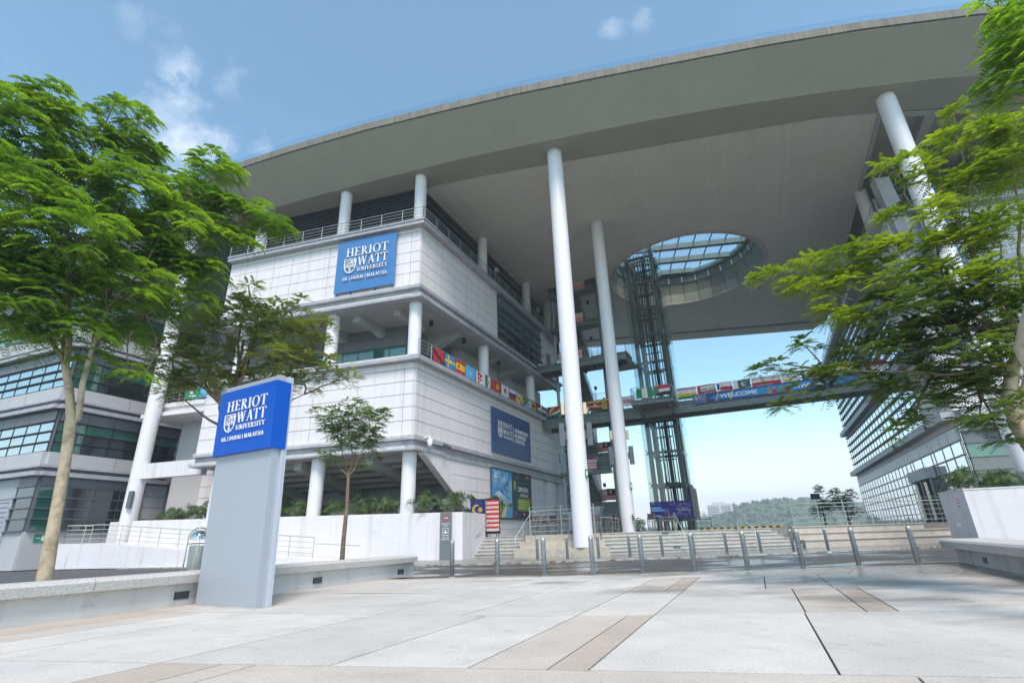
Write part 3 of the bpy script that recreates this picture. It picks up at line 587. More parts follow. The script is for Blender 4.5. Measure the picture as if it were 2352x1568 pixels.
# ceiling downlights in the galleries
for u, v in ((5.4,1.8),(1.2,3.6),(.9,8),(1.0,14.6)):
    l_ = MB(); p = FA.p(u,v,0); l_.cyl(p.x,p.y,16.3,16.7,.17,16); l_.build('downlight', black, A)
# floodlights on the balcony
for v in (11.2,21.4):
    l_ = MB(); p = FS.p(v,.5,24.3); l_.tube([p-Vector((0,0,1.1)),p],.03,6); f_ = Fr((p.x,p.y),(.9,-.4),(.4,.9)); 
    l_.hexa([f_.p(-.05,-.2,p.z),f_.p(.25,-.2,p.z-.1),f_.p(.25,.2,p.z-.1),f_.p(-.05,.2,p.z)],[f_.p(.05,-.2,p.z+.4),f_.p(.3,-.2,p.z+.32),f_.p(.3,.2,p.z+.32),f_.p(.05,.2,p.z+.4)])
    l_.build('floodlight', rail, A)
# cameras on the corner
l_ = MB(); p = FS.p(.75,.3,7.15); l_.tube([p,p+FS.v*.45+Vector((0,0,.12)),p+FS.v*.5+Vector((0,0,-.1))],.05,8); l_.lathe(p+FS.v*.5+Vector((0,0,-.5)),[(.02,-.1),(.13,-.02),(.16,.12),(.17,.4),(.06,.44)],16); l_.build('dome_camera', letter, A)
l_ = MB(); p = FS.p(3.1,.3,6.98); l_.tube([p,p+FS.v*.3],.03,6); l_.tube([p+FS.v*.3+Vector((-.2,-.3,.05)),p+FS.v*.3+Vector((.2,.3,-.08))],.09,10); l_.build('bullet_camera', dgrey, A)
# ---------------------------------------------------------------- left-hand block
LB = Vector((-33.9,36.75,0)); lu = (cos(R(158.5)), sin(R(158.5))); lvv = (cos(R(68)), sin(R(68)))
FL = Fr(LB, lu, lvv); LF = azf(LB, 158.5, 1); LF.v = Vector((-sin(R(21.5)), -cos(R(21.5)),0)); LS = azf(LB, 68, 1)
B = thing('office_building', (LB.x, LB.y, 0), 'grey and white office block with green ribbon windows behind the left tree', 'building')
w = MB(); w.box(FL, 0, 34, 0, 26, 0, 6.5); w.box(FL, .0, 34, .0, 26, 6.5, 27.4); w.build('wall', mgrey, B)
w = MB()
for z0, z1 in ((6.95,7.9),(11.8,12.75),(16.6,17.6)):
    wallpanels(w, LF, 0, 34, [z0,z1], [4.5*i for i in range(1,8)], 0, .3); wallpanels(w, LS, 0, 26, [z0,z1], [4.5*i for i in range(1,6)], 0, .3)
wallpanels(w, LS, 7.4, 26, [.2,2.5,3.4,4.3,5.2,6.1], [13]); w.box(LF, 0, 34, 0, .08, 0, 2.45); w.box(LS, 0, 7.4, 0, .08, 0, 2.45)
w.build('wall_panels', streak(mat('grey_panel', (.46,.465,.48), .6, var=.04, scale=.8), amt=.15), B)
t = MB()
for z0, z1, o in ((6.78,6.95,.42),(6.2,6.5,.55),(11.65,11.8,.42),(11.05,11.35,.55),(16.45,16.6,.42),(15.95,16.2,.55),(22.7,23.1,.6)):
    t.box(LF, -.2, 34, 0, o, z0, z1); t.box(LS, -.2, 26, -.0, o, z0, z1)
t.build('cornice', trim, B)
for zz_ in ((7.9,8.62,9.38,10.15,11.0),(12.8,13.5,14.2,14.95,15.85),(17.65,18.4,19.2,20,20.9)):
    curtain(B, LF, .1, 34, list(zz_), 20, [skyg, greeng], panels=(3,), gm=lambda i, j: 0, name='ribbon_window', d=.06, fin=.12, fm=black)
    curtain(B, LS, .1, 24.6, list(zz_), 13, [greeng, darkg], panels=(3,), gm=lambda i, j: 0 if (j == 0 or i == 2 or j > 10) else 1, name='ribbon_window', d=.06, fin=.12, fm=black)
curtain(B, LS, .1, 7.3, [2.5,3.3,4.0,4.75,5.5,6.15], 4, [greeng, darkg], panels=(4,), gm=lambda i, j: 0 if j == 0 else 1, name='shop_window', d=.06, fin=.15, fm=dgrey)
curtain(B, LF, .1, 2.2, [2.5,3.3,4.0,4.75,5.5,6.15], 1, [skyg, darkg], panels=(4,), gm=lambda i, j: 1, name='shop_window', d=.06, fin=.15, fm=dgrey)
curtain(B, LF, 5.2, 34, [2.5,3.3,4.0,4.75,5.5,6.15], 16, [skyg, darkg], panels=(4,), gm=lambda i, j: 1, name='shop_window', d=.06, fin=.15, fm=dgrey)
g_ = MB(); g_.box(LF, 2.2, 5.2, .02, .1, 4.75, 6.15, 0)
for i in range(24): g_.box(LF, 2.45, 4.95, .02, .1+.05*(i%2), .7+i*.166, .7+(i+1)*.166, 0)
g_.box(LF, 2.2, 2.45, .02, .2, .6, 4.8, 0); g_.box(LF, 4.95, 5.2, .02, .2, .6, 4.8, 0); g_.build('roller_shutter', mat('shutter_grey', (.36,.39,.43), .5, var=.04), B)
# recessed dark link between the blocks
DL = thing('link_block', (-30.5,52,0), 'dark grey recessed link between the left block and the panelled block', 'building')
w = MB(); ff = azf((-30.6,45.3), -12, 1)
w.box(ff, -1, 12, -6, 0, 0, 27.4, 0)
for x in (1.5,3.4,6.0,8.6): w.box(ff, x, x+.7, 0, .6, 1, 22, 1)
for z in (6.3,11.6,16.2,21): w.box(ff, -1, 12, 0, .5, z, z+.8, 1)
w.build('wall', [dgrey, mat('link_rib', (.16,.17,.18), .5)], DL)
w = MB(); w.box(ff, 3.9, 5.8, .0, .9, 1.15, 3.5, 0); w.box(ff, 3.4, 6.6, .0, 1.3, 3.5, 3.75, 0)
w.build('entrance_canopy', mat('blue_grey_steel', (.06,.09,.11), .5), DL)
dp = tag(MB().box(ff, 6.3, 7.6, 1.0, 1.08, 3.55, 4.5, 0).build('directory_sign', mat('sign_silver', (.5,.51,.52), .4, var=.05), None, None, True, (-23.5,43.3,3.5)), 'small silver directory sign with dark symbols beside the dark link entrance', 'sign')
tx = MB()
for i, (x, z, w_, h_) in enumerate(((6.45,4.25,.2,.12),(6.75,4.28,.7,.05),(6.75,4.2,.55,.04),(6.5,3.85,.09,.2),(6.66,3.85,.09,.2),(6.82,3.85,.09,.2),(7.0,3.95,.14,.05))): tx.box(ff, x, x+w_, 1.08, 1.09, z, z+h_)
tx.build('lettering', black, dp)
# ---------------------------------------------------------------- right-hand block
CB = Vector((28.6,32.75,0)); FRr = azf(CB, 65.5, -1); cu = (cos(R(-12)), sin(R(-12)))
FRf = azf(CB, -12, 1); FC_ = Fr(CB, cu, Sd)
Cc = thing('office_building', (CB.x, CB.y, 0), 'office block on the right with long bright glass facade and sunshade fins', 'building')
w = MB(); w.box(FC_, .05, 30, .05, 41.5, 1.1, 7.5, 0); w.box(FC_, .05, 30, .05, 41.5, 7.5, 22.8, 0); w.box(FC_, 2, 30, 2, 42, 22.8, 27.7, 1); w.build('wall', [joint, louv], Cc)
w = MB(); wallpanels(w, FRr, 0, 6.5, [7.9,8.9,9.8,10.7,11.6,12.6], []); wallpanels(w, FRf, 0, 24, [7.9,8.9,9.8,10.7,11.6,12.6], [3.4,6.9,10.4,14])
wallpanels(w, FRr, 0, 6.5, [13.1,14,14.9,15.8,16.7,17.9], []); wallpanels(w, FRf, 0, 24, [18,18.9,19.8,20.7,21.6,22.7], [3.4,6.9,10.4,14]); wallpanels(w, FRr, 0, 6.5, [18.3,19.2,20.1,21,21.9,22.7], [])
w.box(FRf, 0, 24, 0, .06, 6.5, 7.05); w.box(FRr, 0, 41.5, 0, .06, 6.98, 7.4)
w.build('wall_panels', white, Cc)
t = MB()
for z0, z1, o in ((7.35,7.85,.75),(12.6,13.1,.75),(17.9,18.3,.75),(22.7,23.15,.8)):
    t.box(FRr, -.6 if z0 > 20 else -.1, 41.6, 0, o, z0, z1); t.box(FRf, -.7 if z0 > 20 else 0.0, 24, 0, o-.02, z0+.003, z1-.003)
t.build('cornice', mat('pale_trim', (.42,.43,.46), .5, var=.05), Cc)
b_ = MB(); b_.prism([FRf.p(.9,.3,6.6),FRf.p(5.2,2.8,6.6),FRf.p(5.9,2.3,6.6),FRf.p(1.7,.1,6.6)], (0,0,1.4)); b_.build('corner_beam', trim, Cc)
alu = mat('aluminium_grey', (.15,.16,.17), .4, metal=.3, var=.05)
xsn = [-.0,.35,2.4,4.3,6.4,7.2,9.96,12.7,13.6]+[13.6+1.55*i for i in range(1,18)]+[41.4]
sg2 = mirrorglass('facade_glass', (.16,.20,.21), .72, (.92,.97,.98), .012)
curtain(Cc, FRr, 0, 41.4, [1.15,1.9,2.75,3.55,4.35,5.15,6.05,6.94], 0, sg2, panels=(), name='curtain_wall', d=.05, fin=.06, fm=alu, xs=xsn)
p_ = MB()
for x0, x1 in zip(xsn, xsn[1:]): p_.box(FRr, x0+.05, x1-.05, .06, .12, 6.09, 6.9)
p_.build('spandrel', mat('pale_spandrel', (.5,.52,.56), .35, var=.04), Cc)
xs2 = [6.5+i*1.59 for i in range(23)]
curtain(Cc, FRr, 6.5, 41.5, [8.1,8.8,9.66,10.51,11.35,12.3], 0, sg2, name='curtain_wall', d=.05, fin=.16, fm=alu, xs=xs2)
curtain(Cc, FRr, 6.5, 41.5, [13.3,14.03,14.9,15.77,16.62,17.6], 0, sg2, name='curtain_wall', d=.05, fin=.16, fm=alu, xs=xs2)
curtain(Cc, FRr, 6.5, 41.5, [18.5,19.3,20.1,21,21.9,22.6], 0, sg2, name='curtain_wall', d=.05, fin=.16, fm=alu, xs=xs2)
curtain(Cc, FRf, 0.02, 16, [1.2,2.3,3.25,4.09,4.89,5.77,6.53], 5, [greeng, darkg], panels=(5,), gm=lambda i, j: 0 if i == 4 else 1, name='curtain_wall', d=.05, fin=.08, fm=dgrey)
d_ = MB()
for a in (7.4,9.3,10.2,12.1): d_.box(FRr, a, a+.32, .12, .5, 1.2, 4.25, 0)
d_.box(FRr, 7.3, 12.8, .12, .75, 4.3, 5.1, 1)
r3 = d_.build('entrance_door', [dgrey, mat('door_head', (.52,.53,.56), .5)], Cc)
for a in (8.5,8.9,11.3,11.7): h_ = MB(); h_.tube([FRr.p(a,.6,1.35),FRr.p(a,.6,4.1)], .06, 8); h_.build('handle', chrome, r3)
r_ = MB(); railing(r_, [FRf.p(16,.4,23.15), FRf.p(-.5,.4,23.15)], 1.15, 4, 1.7, .03); railing(r_, [FRr.p(-.5,.5,23.15), FRr.p(41,.5,23.15)], 1.15, 4, 1.7, .03); r_.build('railing', rail, Cc)
lv = MB(); fq = azf(FC_.p(2,2,0), 65.5, -1); fq2 = azf(FC_.p(2,2,0), -12, 1); z = 23.2
while z < 27.6:
    for f_, L_ in ((fq,40),(fq2,26)): lv.hexa([f_.p(0,.02,z),f_.p(L_,.02,z),f_.p(L_,.1,z),f_.p(0,.1,z)],[f_.p(0,.02,z+.17),f_.p(L_,.02,z+.17),f_.p(L_,.05,z+.19),f_.p(0,.05,z+.19)])
    z += .24
lv.build('louvre_screen', louv, Cc)
b_ = MB(); b_.prism([FRf.p(.6,.2,18.3),FRf.p(1.6,.2,18.3),FRf.p(.5,1.2,25.6),FRf.p(-.5,1.2,25.6)], FRf.v*-.8); b_.build('brace', trim, Cc)
for v in (.9,2.2):
    pass
for v in (14.6,25.2,35.6):
    c = MB(); p = Vector((25.46,26,0))+Vector((*Sd,0))*(v-4); c.cyl(p.x+.35,p.y+.5,23.1,27.75,.45); c.build('column', colm, Cc)
for a, z in ((2.3,7.3),(12.3,7.3)):
    l_ = MB(); p = FRr.p(a,.8,z); l_.tube([p,p+FRr.v*.3],.03,6); l_.tube([p+FRr.v*.35+Vector((-.25,-.3,.08)),p+FRr.v*.35+Vector((.1,.1,-.04))],.11,10); l_.build('bullet_camera', dgrey, Cc)
# tall blue banner on the right block front
bn = MB(); q = FRf.p(2.2,1.0,0); bn.box(FRf, 1.6, 3.3, .8, .86, 10.5, 24.6, 0); bn.box(FRf, 1.62, 3.28, .861, .866, 10.6, 13.6, 1); bn.box(FRf, 1.62, 3.28, .861, .866, 15, 16.4, 2)
tag(bn.build('banner', [fc((.01,.30,.55)), fc((.01,.06,.3)), fc((.3,.55,.7))], None, None, True, (q.x,q.y,10)), 'tall turquoise banner hanging behind the right tree', 'banner')
# ---------------------------------------------------------------- free-standing tall columns
def bigcol(x, y, z0, label, r=.55, hardware=True):
    t_ = thing('tall_column', (x,y,z0), label, 'column', None)
    c = MB(); c.cyl(x,y,z0,27.72,r,36); c.build('shaft', colm, t_)
    if hardware:
        for s_ in (-1,1):
            l_ = MB(); l_.box(W, x+s_*(r+.02), x+s_*(r+.22), y-.12, y+.12, 7.9, 8.6); l_.build('wall_lamp', mat('lamp_cream', (.6,.5,.33), .4), t_)
            l_ = MB(); l_.box(W, x+s_*(r+.12), x+s_*(r+.42), y-.2, y+.16, 6.0, 7.35); l_.box(W, x+s_*(r-.02), x+s_*(r+.13), y-.05, y+.05, 6.4, 6.9); l_.build('loudspeaker', dgrey, t_)
        l_ = MB(); l_.box(W, x+r*.62, x+r*.62+.16, y-r*.82-.05, y-r*.82, 4.1, 4.6,0); l_.box(W, x+r*.62+.04, x+r*.62+.11, y-r*.82-.056, y-r*.82-.05, 4.25, 4.5,1); l_.build('exit_sign', [mat('exit_green', (.01,.2,.08), .5, var=0), letter], t_)
    return t_
bigcol(3.61, 30.22, .45, 'nearest tall white round column standing on the tan stepped plinth')
bigcol(8.09, 39.46, PZ, 'second tall white round column behind the plinth column', .52)
bigcol(25.46, 26.0, 0, 'tall white round column at the right, partly behind the tree', .55, False)
t_ = bigcol(-28.6, 39.1, 0, 'tall white round column beside the ramp on the left', .55, False)
l_ = MB(); l_.box(W, -28.5, -28.2, 38.35, 38.55, 3.9, 5.1); l_.build('wall_lamp', dgrey, t_)
b_ = MB(); fb = azf((-28.6,39.1), -16, 1); b_.box(fb, .3, 6.2, -.25, .25, 6.0, 7.1); b_.build('tie_beam', white, t_)
lk = thing('gallery_bridge', (-26,38,11), 'white balcony walkway with railing joining the leaning column to the block', 'walkway')
b_ = MB(); b_.box(fb, -1.6, 8, -3.6, -.62, 11.65, 12.0); b_.box(fb, -1.9, 8, -3.8, -.5, 10.95, 11.25); b_.box(fb, -1.2, 8, -3.5, -.8, 11.25, 11.65); b_.build('deck', white, lk)
b_ = MB(); railing(b_, [fb.p(-1.5,-3.5,12), fb.p(-1.5,-.7,12)], 1.1, 4, 1.5, .025); railing(b_, [fb.p(-1.5,-.7,12), fb.p(7.5,-.7,12)], 1.1, 4, 1.5, .025); b_.build('railing', rail, lk)
# ---------------------------------------------------------------- the big roof
ZR, ZO, ZT = 27.7, 29.5, 30.25
outer = [(-46,46.5),(-38,41.4),(-30,37.0),(-22.56,33.36),(-16.88,31.4),(-10.33,29.38),(-4.42,27.84),(1.06,26.51),(6.4,25.4),(10.94,24.5),(16.66,23.4),(22.21,22.5),(28.63,21.78),(36,21.3),(46,21)]
crease = [(-44,48.5),(-36,43.6),(-28,39.4),(-19.37,35.55),(-14.62,33.95),(-9,32.2),(-4.4,30.8),(0.2,29.6),(4.6,28.55),(10,27.3),(16,26.15),(21.5,25.3),(27.5,24.6),(36,24.0),(46,23.7)]
RFt = thing('canopy_roof', (2,45,27.7), 'vast grey canopy roof with upswept curved front edge and a round opening', 'roof')
m_ = MB(); n = len(outer)
for i in range(n-1):
    a, b, c, d = outer[i], outer[i+1], crease[i+1], crease[i]
    m_.quad((*a,ZO),(*b,ZO),(*c,ZR),(*d,ZR))
m_.build('soffit', roofc, RFt, None, False)
m_ = MB()
for i in range(n-1):
    a, b = Vector((*outer[i],0)), Vector((*outer[i+1],0)); nn = Vector((b.y-a.y, a.x-b.x,0)).normalized(); 
    m_.add([a+Vector((0,0,ZO)),b+Vector((0,0,ZO)),b+Vector((0,0,ZO+.14)),a+Vector((0,0,ZO+.14)),
            a+nn*.09+Vector((0,0,ZO+.14)),b+nn*.09+Vector((0,0,ZO+.14)),b+nn*.09+Vector((0,0,ZT)),a+nn*.09+Vector((0,0,ZT)),a-nn*.4+Vector((0,0,ZT)),b-nn*.4+Vector((0,0,ZT))],
           [(0,1,2,3),(3,2,5,4),(4,5,6,7),(7,6,9,8)])
m_.build('fascia', fasc, RFt, None, False)
m_ = MB()
for i in range(n-1):
    a, b = Vector((*outer[i],0)), Vector((*outer[i+1],0)); nn = Vector((b.y-a.y, a.x-b.x,0)).normalized()
    m_.quad(a-nn*.25+Vector((0,0,ZT)),b-nn*.25+Vector((0,0,ZT)),b-nn*.25+Vector((0,0,ZT+.85)),a-nn*.25+Vector((0,0,ZT+.85)))
m_.build('glass_parapet', glassy('parapet_glass', (.84,.93,.96), 1.0, ior=1.0), RFt, None, False)
# flat soffit: strip between crease and the panelled ceiling
HC, HR = Vector((19.3,49.7,0)), 8.35
ce = [(-5.87,33.53),(-1.41,32.42),(3.14,31.43),(8.73,30.27),(14.72,29.01),(22.21,27.57),(26.0,27.26)]
m_ = MB()
strip = crease[5:13]
front = [Vector((*p,ZR)) for p in crease]; 
inner_line = [(-46,56),(-38,50),(-30,44),(-19.13,38.2),(-14.4,36.5),(-7.56,33.95)]+ce+[(31,27.0),(36,26.8),(46,26.6)]
allp = [(*p,ZR) for p in crease]+[(*p,ZR) for p in inner_line[::-1]]
m_.add(allp, [tuple(range(len(allp)))]); 
m_.add([(-7.56,33.95,ZR),(-19.13,38.2,ZR),(-46,56,ZR),(-46,78,ZR),(9.4,69.7,ZR)], [(0,1,2,3,4)])
m_.build('flat_soffit', mat('flat_soffit_paint', (.34,.33,.28), .75, var=.05, scale=.5, bump=.15, bscale=8), RFt, None, False)
# panelled ceiling with the round hole (and a small stair opening)
cm = mat('panel_ceiling', (.62,.585,.53), .6, var=.05, scale=.4)
nt = cm.node_tree; N = nt.nodes; L = nt.links; bb = N['Principled BSDF']; old = bb.inputs['Base Color'].links[0].from_socket
gg = N.new('ShaderNodeNewGeometry'); vr = N.new('ShaderNodeVectorMath'); vr.operation = 'DOT_PRODUCT'; vr.inputs[1].default_value = (sin(R(65.5)),-cos(R(65.5)),0); L.new(gg.outputs['Position'], vr.inputs[0])
fr_ = N.new('ShaderNodeMath'); fr_.operation = 'MULTIPLY'; fr_.inputs[1].default_value = 1/.34; L.new(vr.outputs['Value'], fr_.inputs[0])
fc_ = N.new('ShaderNodeMath'); fc_.operation = 'FRACT'; L.new(fr_.outputs[0], fc_.inputs[0]); lt = N.new('ShaderNodeMath'); lt.operation = 'LESS_THAN'; lt.inputs[1].default_value = .1; L.new(fc_.outputs[0], lt.inputs[0])
fl_ = N.new('ShaderNodeMath'); fl_.operation = 'FLOOR'; L.new(fr_.outputs[0], fl_.inputs[0]); wnn = N.new('ShaderNodeTexWhiteNoise'); wnn.noise_dimensions = '1D'; L.new(fl_.outputs[0], wnn.inputs['W'])
wr = N.new('ShaderNodeMapRange'); wr.inputs[3].default_value = .975; wr.inputs[4].default_value = 1.02; L.new(wnn.outputs['Value'], wr.inputs[0])
ml = N.new('ShaderNodeMix'); ml.data_type = 'RGBA'; ml.blend_type = 'MULTIPLY'; ml.inputs['Factor'].default_value = 1; L.new(old, ml.inputs['A']); L.new(wr.outputs[0], ml.inputs['B'])
ml2 = N.new('ShaderNodeMix'); ml2.data_type = 'RGBA'; ml2.blend_type = 'MULTIPLY'; ml2.inputs['B'].default_value = (.88,.88,.88,1); L.new(lt.outputs[0], ml2.inputs['Factor']); L.new(ml.outputs['Result'], ml2.inputs['A']); L.new(ml2.outputs['Result'], bb.inputs['Base Color'])
poly = [Vector((*p,0)) for p in [(-6.8,33.9)]+ce+[(32.6,41.5),(43.3,64.6),(32.3,66.3),(23.1,67.7),(9.4,69.7)]]
q4 = [Vector((4.12,52.33,0)),Vector((9.24,49.8,0)),Vector((10.5,52.6,0)),Vector((5.4,55.1,0))]
bmm = bmesh.new()
from mathutils.geometry import delaunay_2d_cdt
hole = [HC+Vector((HR*cos(2*pi*i/48),HR*sin(2*pi*i/48),0)) for i in range(48)]
pts = [Vector((p.x,p.y)) for p in poly+hole+q4]; e1 = len(poly)
edges = [(i,(i+1)%e1) for i in range(e1)]+[(e1+i,e1+(i+1)%48) for i in range(48)]+[(e1+48+i,e1+48+(i+1)%4) for i in range(4)]
vv, _, ff_, *_x = delaunay_2d_cdt(pts, edges, [], 0, 1e-5)
def inpoly(p, P):
    c = False
    for i in range(len(P)):
        a, b = P[i], P[i-1]
        if (a.y > p.y) != (b.y > p.y) and p.x < (b.x-a.x)*(p.y-a.y)/(b.y-a.y)+a.x: c = not c
    return c
m_ = MB(); keep = []
for f in ff_:
    c = sum((vv[i] for i in f), Vector((0,0)))/len(f)
    if inpoly(c, poly) and (c-Vector((HC.x,HC.y))).length > HR*.995 and not inpoly(c, q4): keep.append(tuple(f))
m_.add([(v.x,v.y,ZR-.02) for v in vv], keep); m_.build('panelled_ceiling', cm, RFt, None, False)
m_ = MB()
for i in range(4):
    a, b = q4[i], q4[(i+1)%4]; m_.quad(a+Vector((0,0,ZR-.15)),b+Vector((0,0,ZR-.15)),b+Vector((0,0,30)),a+Vector((0,0,30)))
m_.build('stair_opening', trim, RFt, None, False)
# edge beams of the ceiling
m_ = MB(); m_.tube([(26.0,27.3,ZR-.1),(43.3,64.6,ZR-.1)], .16, 4); m_.tube([(9.4,69.7,ZR-.1),(43.3,64.6,ZR-.1)], .14, 4); m_.build('edge_beam', trim, RFt)
m_ = MB(); m_.prism([(7,69.9,ZR-.02),(43.6,64.8,ZR-.02),(44.6,69.8,ZR+.7),(9,74.8,ZR+.7)], (0,0,.5)); m_.build('rear_soffit', mat('rear_soffit', (.45,.42,.37), .7), RFt)
# rim and shaft of the opening
rim = MB(); k = 44
for i in range(k):
    a0, a1 = 2*pi*(i+.03)/k, 2*pi*(i+.97)/k
    P = [HC+Vector((r*cos(a),r*sin(a),0)) for r, a in ((HR-.34,a0),(HR+.02,a0),(HR+.02,a1),(HR-.34,a1))]
    rim.prism([(p.x,p.y,ZR-.10) for p in P], (0,0,.12))
rim.build('opening_rim', mat('rim_stone', (.5,.46,.4), .6, var=.06), RFt)
sh = MB(); rp = [(HR-.3,ZR+.0),(HR-.3,ZR+1.2),(HR-.8,31.0)]
for i in range(30):
    a0, a1 = 2*pi*(i+.015)/30, 2*pi*(i+.985)/30
    for (r0,z0),(r1,z1) in zip(rp, rp[1:]):
        sh.quad(*[(HC.x+r*cos(a),HC.y+r*sin(a),z) for r, a, z in ((r0,a0,z0),(r0,a1,z0),(r1,a1,z1),(r1,a0,z1))])
sh.build('opening_wall', mat('shaft_cladding', (.27,.275,.22), .45, metal=.2, var=.05), RFt, None, False)
tb = MB(); tb.lathe((HC.x,HC.y,0), [(HR-.8,31.0),(HR-1.0,31.0),(HR-1.0,31.8),(HR-.8,31.8)], 48); 
teal = mat('teal_steel', (.09,.16,.15), .45, var=.1)
du = Vector((cos(R(-8)),sin(R(-8)),0)); dv = Vector((-du.y,du.x,0))
for k_i in range(-2,3):
    o_ = HC+dv*(k_i*3.1+.8); half = math.sqrt(max(.1,(HR-.9)**2-(k_i*3.1+.8)**2))
    fb2 = Fr((o_.x,o_.y), du, dv); tb.box(fb2, -half, half, -.15, .15, 31.35, 31.95); tb.box(fb2, -half, half, -.24, .24, 31.27, 31.35); tb.box(fb2, -half, half, 1.1, 1.16, 31.9, 32.0)
for k_i in range(-4,5):
    o_ = HC+du*(k_i*1.75); half = math.sqrt(max(.1,(HR-.9)**2-(k_i*1.75)**2)); fb2 = Fr((o_.x,o_.y), dv, du); tb.box(fb2, -half, half, -.05, .05, 31.95, 32.1)
tb.build('skylight_frame', teal, RFt)
gl = MB(); gl.lathe((HC.x,HC.y,0), [(HR-.8,32.15),(.001,32.15)], 48); gl.build('skylight_pane', skyl, RFt, None, False)
# coffered concrete bay over the right block
m_ = MB(); m_.box(Fr((26.3,27.4),(.9997,-.02),Sd), 0, 40, .0, 43, 29.2, 29.5)
for i in range(9):
    fbm = Fr((29.5+i*3.2,27.2-i*.05),(.93,-.36),Sd); m_.box(fbm, 0, .7, 0, 14, 28.2, 29.2)
m_.prism([(26.0,27.3,ZR),(46,26.6,ZR),(46,27.1,ZR),(26.2,27.8,ZR)], (0,0,1.6))
m_.build('roof_beams', mat('coffer_concrete', (.42,.41,.38), .8, var=.06), RFt)
# top of the roof (two lids leaving the round opening clear)
topv = [(*p,ZT-.02) for p in outer]
Pt = [Vector(p) for p in outer]+[Vector((62,60)),Vector((50,100)),Vector((-40,100)),Vector((-60,60))]
pts = Pt+[Vector((h.x,h.y))+(Vector((h.x-HC.x,h.y-HC.y))*-.09) for h in hole]; e1 = len(Pt)
edges = [(i,(i+1)%e1) for i in range(e1)]+[(e1+i,e1+(i+1)%48) for i in range(48)]
vv, _, ff_, *_x = delaunay_2d_cdt(pts, edges, [], 0, 1e-5); m_ = MB(); keep = []
rear = lambda c: c.y < 71.5-.15*(c.x-9)+ (28 if c.x < 8 else 0)
for f in ff_:
    c = sum((vv[i] for i in f), Vector((0,0)))/len(f)
    if inpoly(c, Pt) and (c-Vector((HC.x,HC.y))).length > HR*.9 : keep.append(tuple(f))
m_.add([(v.x,min(v.y, 74-.15*(v.x-9)),ZT+.0) for v in vv], keep); m_.build('roof_deck', mat('roof_deck', (.3,.3,.28), .9), RFt, None, False)
# ---------------------------------------------------------------- steel walkways, stair and lift
BR = azf((2.9,51.9), -25.3, 1); BR.v = Vector((-.427,-.904,0))
zv = Vector((0,0,1))
def flag(fr, a0, a1, z0, z1, b, bg_, shapes, label, group, wave=.03, nx=30, ny=20, cat='flag'):
    """shapes: (colour, kind, data...) in 0..1 flag coordinates, y up"""
    cols = [bg_]; fidx = []
    asp_ = (a1-a0)/(z1-z0)
    def inp(x, y, P):
        c = False
        for i in range(len(P)):
            (ax,ay),(bx,by) = P[i], P[i-1]
            if (ay > y) != (by > y) and x < (bx-ax)*(y-ay)/(by-ay)+ax: c = not c
        return c
    for s_ in shapes:
        if s_[0] not in cols: cols.append(s_[0])
    mb = MB(); ph = random.uniform(0,6); V_ = []
    for j in range(ny+1):
        for i in range(nx+1):
            x, y = i/nx, j/ny
            d = wave*(1.1-y)*sin(7*x+ph+2*y)+.01*sin(19*x+ph)
            V_.append(fr.p(a0+(a1-a0)*x, b+.05+d, z0+(z1-z0)*y-.015*sin(pi*x*2+ph)))
    F_ = []
    for j in range(ny):
        for i in range(nx):
            x, y = (i+.5)/nx, (j+.5)/ny; m = 0
            for s_ in shapes:
                c, k = s_[0], s_[1]; hit = False
                if k == 'r': hit = s_[2] <= x <= s_[4] and s_[3] <= y <= s_[5]
                elif k == 'p': hit = inp(x, y, s_[2])
                elif k == 'c': hit = hypot((x-s_[2])*asp_, y-s_[3]) < s_[4]
                elif k == 'd': hit = abs((y-s_[2])-(x-.0)*s_[3]) < s_[4]
                if hit: m = cols.index(c)
            F_.append(m)
            mb.add([], [])
    n0 = len(mb.v); mb.v += [tuple(v) for v in V_]
    for j in range(ny):
        for i in range(nx):
            q = j*(nx+1)+i; mb.f.append((q,q+1,q+nx+2,q+nx+1)); mb.m.append(F_[j*nx+i]); mb.sm.append(True)
    mid = fr.p((a0+a1)/2, b, z0)
    o = mb.build('flag', [fc(c) for c in cols], None, None, False, tuple(mid))
    return tag(o, label, cat, group)
def stripes_h(cs): n_ = len(cs); return [(c,'r',0,i/n_,1,(i+1)/n_) for i, c in enumerate(cs[::-1])]
def stripes_v(cs): n_ = len(cs); return [(c,'r',i/n_,0,(i+1)/n_,1) for i, c in enumerate(cs)]
MY = [(RED,'r',0,1-(2*i+1)/14,1,1-2*i/14) for i in range(7)]+[(NAVY,'r',0,6/14,.5,1),(YEL,'c',.19,.72,.2),(NAVY,'c',.23,.72,.16),(YEL,'c',.3,.72,.13)]
MYR = [(RED,'r',0,1-(2*i+1)/14,1,1-2*i/14) for i in range(7)]+[(NAVY,'r',.5,6/14,1,1),(YEL,'c',.78,.72,.2),(NAVY,'c',.82,.72,.16),(YEL,'c',.7,.72,.13)]
STR = [(RED,'r',0,1-(2*i+1)/11,1,1-2*i/11) for i in range(6)]
fb_ = thing('footbridge', tuple(BR.p(0,0,11.3)), 'long green grey steel footbridge crossing the open court to the right block', 'footbridge')
m_ = MB()
for b0, b1 in ((-.0,-.28),(-2.2,-2.48)):
    m_.box(BR, .02, 31, b0-.12, b0-.16, 11.42, 12.1); m_.box(BR, .02, 31, b0-.28, b0, 11.3, 11.42); m_.box(BR, .02, 31, b0-.28, b0, 12.1, 12.25)
for i in range(20): m_.box(BR, .8+i*1.55, .95+i*1.55, -2.2, -.2, 11.6, 12.0)
m_.build('girder', steel, fb_)
m_ = MB(); m_.box(BR, .02, 31, -2.5, -.02, 12.25, 12.36); m_.build('deck', steel_d, fb_)
